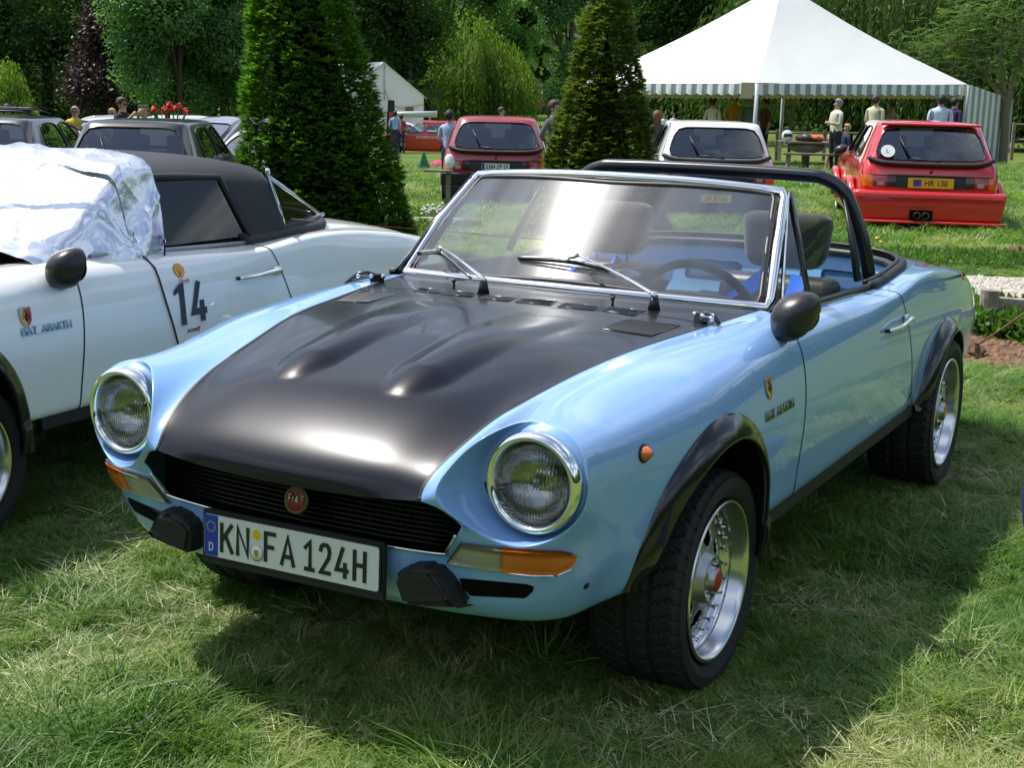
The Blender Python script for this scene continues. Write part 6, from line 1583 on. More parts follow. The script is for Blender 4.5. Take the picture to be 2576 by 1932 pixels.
def gat(px, d): p = at(px, d); return p
TG = 'woodland trees at the edge of the meadow'
# big dark trees on the left
T_ = [(-120, 62, 17, 13, m_dkgreen, 'tall dark tree at the far left edge of the wood'), (120, 66, 18, 12, m_dkgreen, 'dark tree above the pearl white city car'), (470, 72, 19, 13, m_dkgreen, 'dark tree behind the sunlit grey green one'),
      (640, 66, 17, 10, m_dkgreen, 'dark tree just left of the broad yew'), (-10, 84, 20, 14, m_midgreen, 'dim green tree high at the left picture edge'), (890, 78, 17, 10, m_dkgreen, 'dark tree overhanging the small white tent'), (1020, 80, 17, 10, m_dkgreen, 'dark tree between small tent and willow'),
      (1215, 118, 20, 12, m_midgreen, 'mid green tree above the pale willow'), (1120, 110, 20, 12, m_dkgreen, 'dark tree at the back above the willow'), (1660, 92, 17, 12, m_dkgreen, 'dark brownish tree right of the slender yew'), (1850, 96, 20, 14, m_dkgreen, 'dark tree behind the marquee peak'), (1500, 100, 19, 12, m_dkgreen, 'dark tree directly behind the slender yew'),
      (2200, 84, 16, 13, m_dkgreen, 'dark tree behind the right half of the marquee'), (2520, 78, 17, 12, m_dkgreen, 'dark tree behind the right picture edge'), (2760, 60, 14, 11, m_dkgreen, 'dark tree outside the right picture edge')]
for k, (px, d, h, w, m, lab) in enumerate(T_): blob_tree('broadleaf_tree', gat(px, d), h, w, m, lab, 20 + k, n=9000 if d < 90 else 6000, leaf=.22 if d < 90 else .30, trunk_r=.30, lobes=24, grp=TG, low=.04 if k not in (5, 6) else .16)
blob_tree('copper_beech', gat(290, 58), 8.6, 5.4, m_beech, 'purple leaved copper beech in front of the dark wood', 41, n=9000, leaf=.17, lobes=18, low=.24, trunk_r=.12)
blob_tree('sunlit_maple', gat(452, 50), 9.5, 5.6, m_silverg, 'sunlit grey green maple hanging over the black hatchback', 45, n=16000, leaf=.15, lobes=22, low=.13, trunk_r=.12)
blob_tree('sunlit_maple', gat(560, 52), 10.5, 5.0, m_midgreen, 'mid green maple with straight trunk left of the broad yew', 46, n=11000, leaf=.16, lobes=18, low=.12, trunk_r=.13)
blob_tree('bright_leaved_tree', gat(1428, 78), 13, 5.6, m_silverg, 'bright leaved tree just left of the slender yew', 47, n=13000, leaf=.20, lobes=12, low=.10)
willow('willow', gat(1180, 92), 6.9, 7.4, m_willow, 'pale weeping willow right of the small white tent', 51, n=2100, leaf=.26, tr=.3)
willow('willow', gat(18, 44), 3.1, 1.9, m_willow, 'small pale weeping willow at the left picture edge', 52, n=600, leaf=.14, tr=.12)
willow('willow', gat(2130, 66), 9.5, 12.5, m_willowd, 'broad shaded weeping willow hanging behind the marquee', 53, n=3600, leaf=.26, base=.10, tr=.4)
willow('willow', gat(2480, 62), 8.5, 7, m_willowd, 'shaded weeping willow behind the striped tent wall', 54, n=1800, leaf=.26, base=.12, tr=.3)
# young ash with open branches at the right edge
def ash():
    c = gat(2535, 41); e = empty('young_ash', c, 0, None, 'young ash with bare forked trunk and light leaves beside the striped tent wall', 'tree'); r_ = np.random.default_rng(9)
    r2 = YAW; W = lambda X, z, y=0: Vector((math.cos(r2) * X - math.sin(r2) * y, math.sin(r2) * X + math.cos(r2) * y, z))
    B = []; tips = []
    B.append(tube_data(smoothpath([W(0, -.3), W(-.02, .9), W(-.05, 1.55), W(.02, 2.1)], 3), .12, 8))
    limbs = [[W(-.05, 1.8), W(.10, 2.6), W(.22, 3.6), W(.25, 5)], [W(-.05, 1.75), W(-.5, 2.25), W(-1.1, 2.9), W(-1.6, 3.35), W(-2.1, 3.6)], [W(-.12, 2.0), W(-.3, 2.7), W(-.35, 3.6), W(-.6, 4.6)], [W(-1.1, 2.9), W(-1.25, 3.5), W(-1.5, 4.2)], [W(-.6, 2.4), W(-1.3, 2.6), W(-2.0, 3.0)], [W(.15, 3.0), W(.7, 3.6), W(1.2, 4.2)], [W(-1.6, 3.35), W(-2.3, 3.3, .2), W(-2.7, 3.15, .2)], [W(-.35, 3.6), W(-1.0, 4.0, -.3), W(-1.7, 4.2, -.4)]]
    for k, l in enumerate(limbs): sp = smoothpath(l, 4); B.append(tube_data(sp, [(.085 if k in (0, 1, 2) else .05) * (1 - .8 * i / len(sp)) for i in range(len(sp))], 6)); tips += sp[len(sp) // 3:]
    Vs, Fs = [], []; o = 0
    cl = []
    for t in tips:
        for _ in range(16): cl.append(np.array(t) + r_.normal(size=3) * np.array([.42, .42, .22]) + np.array([0, 0, .10]))
    cl = np.array(cl); n = len(cl)
    a = r_.random(n) * 2 * np.pi; ax = np.stack([np.cos(a), np.sin(a), -.35 + .3 * r_.random(n)], 1)
    for k in range(7):
        for s in (-1, 1):
            sd = np.stack([-np.sin(a) * s, np.cos(a) * s, np.zeros(n)], 1); P = cl + ax * (.05 + .05 * k); D = ax * .5 + sd + np.array([0, 0, -.15]); D /= np.linalg.norm(D, axis=1, keepdims=True)
            V, F = leaf_quads(P, D, .10, .035, np.tile([0, 0, 1.0], (n, 1)) + r_.normal(size=(n, 3)) * .3); Fs.append(F + o); Vs.append(V); o += len(V)
    link('leaves', fastmesh('leaves', np.vstack(Vs), np.vstack(Fs), m_ash), e); link('trunk', pymesh('trunk', *join_data(B), mat('olive bark', (.17, .15, .09), .9, bump=.5, bscale=8)), e)
ash()
# wooded hillside far behind: one mass
def forest(name, n, d0, d1, X0, X1, size, m, seed, base=0, hh=9, lab=None):
    r_ = np.random.default_rng(seed); d = d0 + (d1 - d0) * r_.random(n); X = X0 + (X1 - X0) * r_.random(n)
    Vs, Fs = [], []; o = 0; k = 46
    for i in range(n):
        c = np.array(P3(d[i], X[i])); h = hh * (.7 + .6 * r_.random()); w = h * (.35 + .25 * r_.random())
        u = r_.normal(size=(k, 3)); u /= np.linalg.norm(u, axis=1, keepdims=True); P = c + u * np.array([w, w, h * .5]) + np.array([0, 0, h * .5])
        D = u * .5 + r_.normal(size=(k, 3)) * .6; D /= np.linalg.norm(D, axis=1, keepdims=True); V, F = leaf_quads(P, D, size * (1 + r_.random(k)), size * (.9 + .5 * r_.random(k)), u + r_.normal(size=(k, 3)) * .4); Vs.append(V); Fs.append(F + o); o += len(V)
    props(link(name, fastmesh(name, np.vstack(Vs), np.vstack(Fs), m), label=lab), kind='stuff')
m_far = leafmat('distant woodland', (.03, .075, .03), (.12, .20, .08), (.13, .20, .08), .4, .7, pscale=.12)
forest('far_woodland', 900, 150, 230, -95, 95, 1.9, m_far, 71, hh=10); forest('far_woodland', 900, 225, 330, -150, 150, 2.8, m_far, 72, hh=13)
# undergrowth and shrubs along the wood edge
m_shrub = leafmat('undergrowth', (.010, .026, .007), (.04, .075, .018), None, .25, .6, pscale=.4)
forest('undergrowth', 260, 68, 92, -46, -6, .40, m_shrub, 73, hh=3.0); forest('undergrowth', 200, 86, 112, 4, 46, .45, m_shrub, 74, hh=2.4)
# woods behind and beside the photographer, mirrored in the paintwork
forest('woodland_behind', 520, -62, -38, -70, 70, 1.6, m_far, 75, hh=9); forest('woodland_behind', 300, -38, 60, 48, 80, 1.8, m_far, 76, hh=10); forest('woodland_behind', 260, -38, 50, -90, -55, 1.8, m_far, 77, hh=10)
# ================================================================== grass
def tuft(seed, nb, h, spread, lie=0.0, wd=.004, straw=False):
    r_ = np.random.default_rng(seed); V, F_, o = [], [], 0
    for _ in range(nb):
        a = r_.random() * 6.283; q = r_.random() ** .6 * spread; b = np.array([q * math.cos(a), q * math.sin(a), 0]); a2 = a + r_.normal() * 1.1; hh = h * (.45 + .75 * r_.random()); bend = (.35 + .9 * r_.random() + lie)
        dr = np.array([math.cos(a2), math.sin(a2), 0]); sd = np.array([-dr[1], dr[0], 0]); w = wd * (.6 + .8 * r_.random()); ns = 4
        for k in range(ns):
            t = k / (ns - 1); p = b + dr * hh * bend * t ** 1.6 + np.array([0, 0, 1]) * hh * (t - .38 * bend * t * t) ; ww = w * (1 - t) ** .7
            V += [p + sd * ww, p - sd * ww] if k < ns - 1 else [p]
        for k in range(ns - 2): F_.append((o + 2 * k, o + 2 * k + 1, o + 2 * k + 3, o + 2 * k + 2))
        F_.append((o + 2 * ns - 4, o + 2 * ns - 3, o + 2 * ns - 2)); o += 2 * ns - 1
    return V, F_
gmat = bpy.data.materials.new('grass blades'); gmat.use_nodes = True; nt = gmat.node_tree; nt.nodes.clear(); o_ = nt.nodes.new('ShaderNodeOutputMaterial')
oi = nt.nodes.new('ShaderNodeObjectInfo'); g_ = nt.nodes.new('ShaderNodeNewGeometry')
nz_ = nt.nodes.new('ShaderNodeTexNoise'); nz_.inputs['Scale'].default_value = 1.1; nz_.inputs['Detail'].default_value = 4; nz_.inputs['Roughness'].default_value = .6; nt.links.new(g_.outputs['Position'], nz_.inputs['Vector'])
ad = nt.nodes.new('ShaderNodeMath'); ad.operation = 'MULTIPLY_ADD'; ad.inputs[1].default_value = .42; nt.links.new(g_.outputs['Random Per Island'], ad.inputs[0])
ad2 = nt.nodes.new('ShaderNodeMath'); ad2.operation = 'MULTIPLY_ADD'; ad2.inputs[1].default_value = .30; nt.links.new(oi.outputs['Random'], ad2.inputs[0])
mr_ = nt.nodes.new('ShaderNodeMapRange'); mr_.inputs[1].default_value = .34; mr_.inputs[2].default_value = .68; mr_.inputs[3].default_value = -.12; mr_.inputs[4].default_value = .42; nt.links.new(nz_.outputs['Fac'], mr_.inputs[0]); nt.links.new(mr_.outputs[0], ad2.inputs[2]); nt.links.new(ad2.outputs[0], ad.inputs[2])
cr_ = nt.nodes.new('ShaderNodeValToRGB'); cr_.color_ramp.elements[0].color = (.040, .095, .014, 1); cr_.color_ramp.elements[1].color = (.58, .50, .30, 1)
for p_, c_ in ((.27, (.080, .185, .024)), (.52, (.17, .29, .055)), (.78, (.35, .38, .14))): el = cr_.color_ramp.elements.new(p_); el.color = (*c_, 1)
nt.links.new(ad.outputs[0], cr_.inputs[0])
pd_ = nt.nodes.new('ShaderNodeBsdfPrincipled'); pd_.inputs['Roughness'].default_value = .45; pd_.inputs['Specular IOR Level'].default_value = .35; nt.links.new(cr_.outputs[0], pd_.inputs['Base Color'])
tr_ = nt.nodes.new('ShaderNodeBsdfTranslucent'); hm = nt.nodes.new('ShaderNodeMix'); hm.data_type = 'RGBA'; hm.blend_type = 'MULTIPLY'; hm.inputs[0].default_value = 1; hm.inputs[7].default_value = (1.3, 1.5, .6, 1); nt.links.new(cr_.outputs[0], hm.inputs[6]); nt.links.new(hm.outputs[2], tr_.inputs[0])
ms = nt.nodes.new('ShaderNodeMixShader'); ms.inputs[0].default_value = .35; nt.links.new(pd_.outputs[0], ms.inputs[1]); nt.links.new(tr_.outputs[0], ms.inputs[2]); nt.links.new(ms.outputs[0], o_.inputs[0])
TUFTS = []
for k, (nb, h, sp, lie, wd) in enumerate(((46, .085, .060, .2, .0022), (40, .11, .055, .5, .0026), (52, .06, .075, 1.1, .0022), (30, .15, .05, .5, .0028), (48, .05, .085, 2.0, .0024), (16, .07, .05, .2, .0075))):
    V, F_ = tuft(100 + k, nb, h, sp, lie, wd); me = pymesh('tuft', V, F_, gmat, smooth=False); TUFTS.append(bpy.data.objects.new('tuft', me))
FARTUFT = []
for k in range(3): V, F_ = tuft(200 + k, 60, .11, .20, .3, .007); FARTUFT.append(bpy.data.objects.new('far_tuft', pymesh('far_tuft', V, F_, gmat, smooth=False)))
def gn_scatter(name, P, rotz, scale, src, tilt=.18, label=None):
    me = bpy.data.meshes.new(name); me.vertices.add(len(P)); me.vertices.foreach_set('co', np.asarray(P, np.float32).ravel())
    a = me.attributes.new('rot', 'FLOAT_VECTOR', 'POINT'); rv = np.stack([rng.normal(size=len(P)) * tilt, rng.normal(size=len(P)) * tilt, rotz], 1); a.data.foreach_set('vector', rv.astype(np.float32).ravel())
    a = me.attributes.new('sc', 'FLOAT', 'POINT'); a.data.foreach_set('value', scale.astype(np.float32))
    ob = link(name, me, None); props(ob, kind='stuff', label=label)
    g = bpy.data.node_groups.new(name, 'GeometryNodeTree'); g.interface.new_socket('Geometry', in_out='INPUT', socket_type='NodeSocketGeometry'); g.interface.new_socket('Geometry', in_out='OUTPUT', socket_type='NodeSocketGeometry')
    N = g.nodes; i = N.new('NodeGroupInput'); o = N.new('NodeGroupOutput'); iop = N.new('GeometryNodeInstanceOnPoints'); oi = N.new('GeometryNodeObjectInfo'); oi.inputs['Object'].default_value = src
    oi.inputs['As Instance'].default_value = True
    r = N.new('GeometryNodeInputNamedAttribute'); r.data_type = 'FLOAT_VECTOR'; r.inputs['Name'].default_value = 'rot'; s = N.new('GeometryNodeInputNamedAttribute'); s.data_type = 'FLOAT'; s.inputs['Name'].default_value = 'sc'
    g.links.new(i.outputs[0], iop.inputs['Points']); g.links.new(oi.outputs['Geometry'], iop.inputs['Instance'])
    e2r = N.new('FunctionNodeEulerToRotation'); g.links.new(r.outputs['Attribute'], e2r.inputs[0]); g.links.new(e2r.outputs[0], iop.inputs['Rotation']); g.links.new(s.outputs['Attribute'], iop.inputs['Scale']); g.links.new(iop.outputs[0], o.inputs[0])
    md = ob.modifiers.new('n', 'NODES'); md.node_group = g; return ob
def poly_in(px, py, poly_):
    inside = np.zeros(len(px), bool); n = len(poly_)
    for i in range(n):
        x1, y1 = poly_[i]; x2, y2 = poly_[(i + 1) % n]; c = ((y1 > py) != (y2 > py)) & (px < (x2 - x1) * (py - y1) / (y2 - y1 + 1e-12) + x1); inside ^= c
    return inside
PATHS = [[gpt(*p) for p in q] for q in ([(2330, 694), (2760, 710), (2800, 808), (2380, 788)], [(2405, 836), (2760, 866), (2790, 952), (2385, 918)])]
def lawn(d0, d1, dens, fan=.42, pad=1.0):
    A = .5 * (d1 - d0) * ((d0 * fan + pad) * 2 + (d1 * fan + pad) * 2); n = int(A * dens)
    d = d0 + (d1 - d0) * rng.random(n); w0 = d * fan + pad; keep = rng.random(n) < w0 / (d1 * fan + pad); d = d[keep]; w0 = w0[keep]; X = (rng.random(len(d)) * 2 - 1) * w0
    for pl_ in PATHS: k = ~poly_in(d, X, pl_); d, X = d[k], X[k]
    x = CAM.x + FWDH.x * d + RIGHTH.x * X; y = CAM.y + FWDH.y * d + RIGHTH.y * X; z = np.interp(d, GD, GH) + .022 * np.clip(X, -16, 16) * np.clip((d - 8) / 12, 0, 1)
    return np.stack([x, y, z], 1), d, X
def sow(name, P, srcs, s0, s1, lab=None):
    idx = rng.integers(0, len(srcs), len(P))
    for k, s in enumerate(srcs):
        q = P[idx == k]; gn_scatter(name, q, rng.random(len(q)) * 6.283, s0 + (s1 - s0) * rng.random(len(q)) ** 1.5, s, label=lab)
from mathutils import noise as _nz
P, d, X = lawn(1.6, 7.0, 900); hn = np.array([_nz.noise(Vector((p[0] * 1.7, p[1] * 1.7, 0))) for p in P])
sc_ = .52 + .50 * np.clip(hn + .5, 0, 1.2) * rng.random(len(P)) ** .5
sel = rng.random(len(P)); pick = np.where(hn > .12, rng.choice([0, 1, 3, 5], len(P), p=[.34, .34, .22, .10]), rng.choice([0, 2, 4, 5, 1], len(P), p=[.28, .32, .26, .04, .10]))
for k in range(6):
    q = pick == k; gn_scatter('grass', P[q], rng.random(q.sum()) * 6.283, sc_[q], TUFTS[k], .22, 'mown lawn grass around the two roadsters')
P, d, X = lawn(7.0, 15, 380, pad=.5); sow('grass', P, [TUFTS[0], TUFTS[1], TUFTS[2]], .6, 1.2, 'lawn grass beyond the roadsters')
P, d, X = lawn(15, 38, 60, pad=1); sow('grass', P, FARTUFT, .7, 1.3, 'lawn grass further back')

hay_m = mat('dry hay', (.52, .47, .28), .7, var=.25, vscale=30)
HAY = []
for k in range(3):
    V, F_ = tuft(300 + k, 16, .045, .09, 2.0, .0011); HAY.append(bpy.data.objects.new('hay_wisp', pymesh('hay_wisp', [(v[0], v[1], .010 + max(0, v[2]) * .22) for v in V], F_, hay_m, smooth=False)))
P, d, X = lawn(1.6, 10.0, 240); hn = np.array([_nz.noise(Vector((p[0] * 1.1 + 7, p[1] * 1.1, 3))) + .5 * _nz.noise(Vector((p[0] * 3.1, p[1] * 3.1, 9))) for p in P]); P = P[(hn + .35 * rng.random(len(P))) > .30]; P[:, 2] += .012
sow('hay', P, HAY, .5, 1.3, 'dry cut grass lying in patches on the lawn')

# clover and small round weeds among the blades near the camera
P, d, X = lawn(1.8, 9.0, 900); hn = np.array([_nz.noise(Vector((p[0] * 1.9 - 4, p[1] * 1.9, 11))) for p in P]); P = P[hn > .10]; n = len(P); P = P + np.stack([np.zeros(n), np.zeros(n), .012 + .03 * rng.random(n)], 1)
D = rng.normal(size=(n, 3)) * np.array([1, 1, .25]); D /= np.linalg.norm(D, axis=1, keepdims=True); V, F = leaf_quads(P, D, .010 + .014 * rng.random(n), .010 + .010 * rng.random(n), np.tile([0, 0, 1.0], (n, 1)) + rng.normal(size=(n, 3)) * .3)
props(link('clover', fastmesh('clover', V, F, leafmat('clover leaves', (.05, .12, .02), (.13, .26, .05), None, .35, .5))), kind='stuff')
# ================================================================== marquee
from mathutils import noise as _nz
m_pvc = mat('white tent canvas', (.78, .78, .74), .55, bump=.25, bscale=1.3, bdist=.05, var=.05, vscale=.7)
m_stripe = mat('grey stripe canvas', (.31, .33, .36), .7, var=.12, vscale=2); m_canvas = mat('pale canvas', (.74, .79, .74), .7, var=.06, vscale=2); m_lining = mat('cream valance lining', (.62, .52, .30), .8)
def tent_pt(px, py, d): r = ray(px, py); k = d / (r.x * FWDH.x + r.y * FWDH.y); return CAM + r * k
TN, TE, TW = tent_pt(1905, 207, 36), tent_pt(2434, 211, 39), tent_pt(1462, 207, 40); TB = TE + TW - TN; TA = (TE + TW) / 2; TA = tent_pt(1968, -44, (TA - CAM).dot(FWDH))
mq = empty('marquee', (TA.x, TA.y, gz(TA.x, TA.y)), 0, None, 'large white pointed marquee with grey striped scalloped valance', 'tent'); inv = mq.location.copy()
def L(v): return v - inv
def roofface(A, B, C):
    V, F_, n = [], [], 14
    for i in range(n + 1):
        for j in range(n + 1 - 0):
            u = j / n; t = i / n; p = A.lerp(B, u).lerp(C, t); sag = -.13 * math.sin(math.pi * t) - .05 * math.sin(math.pi * u) * (1 - t) + .012 * _nz.noise(Vector((u * 9, t * 5, A.x))); V.append(L(p) + Vector((0, 0, sag)))
    for i in range(n):
        for j in range(n): k = i * (n + 1) + j; F_.append((k, k + 1, k + n + 2, k + n + 1))
    return V, F_
for a, b in ((TN, TE), (TN, TW), (TE, TB), (TW, TB)): link('roof_panel', pymesh('roof_panel', *roofface(a, b, TA), m_pvc), mq)
def valance(A, B, hgt=.30):
    e = empty('valance', (0, 0, 0), 0, mq); d_ = B - A; Ln = d_.length; n = int(Ln / .165); out = Vector((d_.y, -d_.x, 0)).normalized(); out = out if (out.dot(A - TA) > 0) else -out
    for k in range(n):
        V, F_ = [], []; ns = 4
        for i in range(ns + 1):
            u = (k + i / ns) / n; ph = u * n * math.pi; p = A + d_ * u
            bot = hgt - .05 * (1 - abs(math.sin(ph * .5 * 1.0)))
            for j in range(3): t = j / 2; V.append(L(p) + Vector((0, 0, -.02 - bot * t)) + out * (.03 + .02 * math.sin(ph) * t))
        for i in range(ns):
            for j in range(2): q = i * 3 + j; F_.append((q, q + 1, q + 4, q + 3))
        link('valance_stripe', pymesh('valance_stripe', V, F_, m_stripe if k % 2 else m_canvas), e)
    V, F_ = [], []
    for i in range(n * 2 + 1):
        u = i / (n * 2); p = A + d_ * u - out * .25; V += [L(p) + Vector((0, 0, -.05)), L(p) + Vector((0, 0, -.42 + .05 * (i % 2)))]
    for i in range(n * 2): F_.append((2 * i, 2 * i + 1, 2 * i + 3, 2 * i + 2))
    link('valance_lining', pymesh('valance_lining', V, F_, m_lining), e)
for a, b in ((TN, TE), (TW, TN), (TE, TB), (TB, TW)): valance(a, b)
m_pole = mat('pale grey tent pole', (.50, .54, .56), .4)
for q in (TN, TE, TW, TB): g_z = gz(q.x, q.y); tube('pole', [L(Vector((q.x, q.y, g_z - .05))), L(q + Vector((0, 0, -.02)))], .055, m_pole, mq, 10)
p_ = tent_pt(1990, 300, 40.5); tube('pole', [L(Vector((p_.x, p_.y, gz(p_.x, p_.y)))), L(Vector((p_.x, p_.y, TN.z)))], .05, mat('old wood pole', (.30, .27, .22), .8), mq, 10)
for q, o_ in ((TN + Vector((-.25, .1, -.22)), 0), (p_ * 1, 1)):
    zz = TN.z - .20 if not o_ else TN.z - .35; box('lamp_box', (.34, .30, .42), L(Vector((q.x, q.y, zz))), mat('cream box', (.36, .32, .20), .8), mq, bev=.02)
# striped side wall
S0, S1 = tent_pt(2440, 212, 38.6), tent_pt(2550, 250, 42.0); nw = 16; wall = empty('tent_wall', (0, 0, 0), 0, mq)
S1b = tent_pt(2550, 250, 42); 
for k in range(nw):
    V, F_ = [], []
    for i in range(3):
        u = (k + i / 2) / nw; p = S0.lerp(S1, u); b = Vector((p.x, p.y, gz(p.x, p.y) + .02)); w_ = .03 * math.sin(u * nw * math.pi)
        for j in range(4): t = j / 3; V.append(L(p.lerp(b, t)) + FWDH * (w_ * t))
    for i in range(2):
        for j in range(3): q = i * 4 + j; F_.append((q, q + 1, q + 5, q + 4))
    link('wall_stripe', pymesh('wall_stripe', V, F_, m_stripe if k % 2 else m_canvas), wall)
# back wall of the marquee stays open: one sees the willow through it
# small white tent
def small_tent():
    A = tent_pt(967, 155, 62); el = tent_pt(868, 243, 62); er = tent_pt(1066, 241, 62); e = empty('small_tent', (A.x, A.y, gz(A.x, A.y)), 0, None, 'small white gabled tent beyond the red rally car', 'tent'); iv_ = e.location.copy(); bk = FWDH * 7 - RIGHTH * 3.2
    f = lambda v: v - iv_
    g0 = gz(A.x, A.y); bl = Vector((el.x, el.y, g0)); br = Vector((er.x, er.y, g0))
    link('gable', pymesh('gable', [f(A), f(el), f(bl), f(br), f(er)], [(0, 1, 2, 3, 4)], m_pvc, smooth=False), e)
    link('roof_panel', pymesh('roof', [f(A + RIGHTH * .0 - FWDH * .1), f(el - RIGHTH * .2 - FWDH * .1 - Vector((0, 0, .12))), f(el + bk - RIGHTH * .2), f(A + bk)], [(0, 1, 2, 3)], m_pvc, smooth=False), e)
    link('roof_panel', pymesh('roof', [f(A - FWDH * .1), f(er + RIGHTH * .2 - FWDH * .1 - Vector((0, 0, .12))), f(er + bk), f(A + bk)], [(0, 1, 2, 3)], m_pvc, smooth=False), e)
    link('side_wall', pymesh('wall', [f(el), f(bl), f(bl + bk), f(el + bk)], [(0, 1, 2, 3)], m_pvc, smooth=False), e)
    tube('seam', [f(A + Vector((0, 0, -.1))) - FWDH * .03, f(Vector((A.x, A.y, g0 + 1.2))) - FWDH * .03], .02, mat('seam grey', (.3, .3, .28), .8), e, 5)
    tube('swag', smoothpath([f(Vector((A.x, A.y, A.z - 1.1))) - FWDH * .06, f(A + RIGHTH * .5 + Vector((0, 0, -1.9))) - FWDH * .08, f(er + Vector((0, 0, -.35))) - FWDH * .06], 5), .025, MATS['cream valance lining'], e, 5)
    for px0, px1, y0, y1 in ((958, 975, 280, 300), (1020, 1040, 268, 292)):
        a, b = tent_pt(px0, y0, 61.9), tent_pt(px1, y1, 61.9); box('window_flap', (abs(dX(px1 - px0 + 1288, 62)), .03, abs(a.z - b.z)), f((a + b) / 2), mat('brown flap', (.16, .11, .07), .8), e, rot=(0, 0, YAW))
small_tent()
# display panels and pale tube seen before the small tent
def upright(px0, px1, py0, py1, d, taper, m, name, lab, cat):
    a, b = tent_pt(px0, py0, d), tent_pt(px1, py1, d); w = abs(dX(px1 - px0 + 1288, d)); c = at((px0 + px1) / 2, d); h = zat((px0 + px1) / 2, py0, d) - c.z
    bm = boxbm(w, .06, h, mtx=Matrix.Translation((0, 0, h / 2)))
    for v in bm.verts:
        if v.co.z > h * .5: v.co.x *= taper
    return props(bmdone(name, bm, m, smooth=False, loc=c, rot=(0, 0, YAW)), lab, cat)
o = upright(970, 998, 251, 300, 57, .55, m_blackp, 'display_banner', 'tapered black banner with red mark before the small white tent', 'banner')
box('red_mark', (.14, .02, .35), (0, -.045, 1.35), m_red, o)
upright(957, 974, 251, 300, 58, .8, m_whitep, 'display_banner', 'white leaning banner just left of the black one', 'banner')
c_ = at(1045, 58); c_.z = zat(1045, 289, 58); tube('pale_tube', [(-1.1, 0, 0), (-.4, 0, .03), (.9, 0, .06)], [.10, .12, .14], mat('pale grey tube', (.5, .56, .52), .5), None, 10, loc=c_, rot=(0, 0, YAW), label='long pale tube lying level before the willow, behind the red rally car', cat='tube')
for X_ in (-.8, .6): c2 = c_ + RIGHTH * X_; g2 = gz(c2.x, c2.y); box('tube_support', (.06, .06, c2.z - g2), (X_, 0, -(c2.z - g2) / 2), m_pole, bpy.data.objects['pale_tube'])
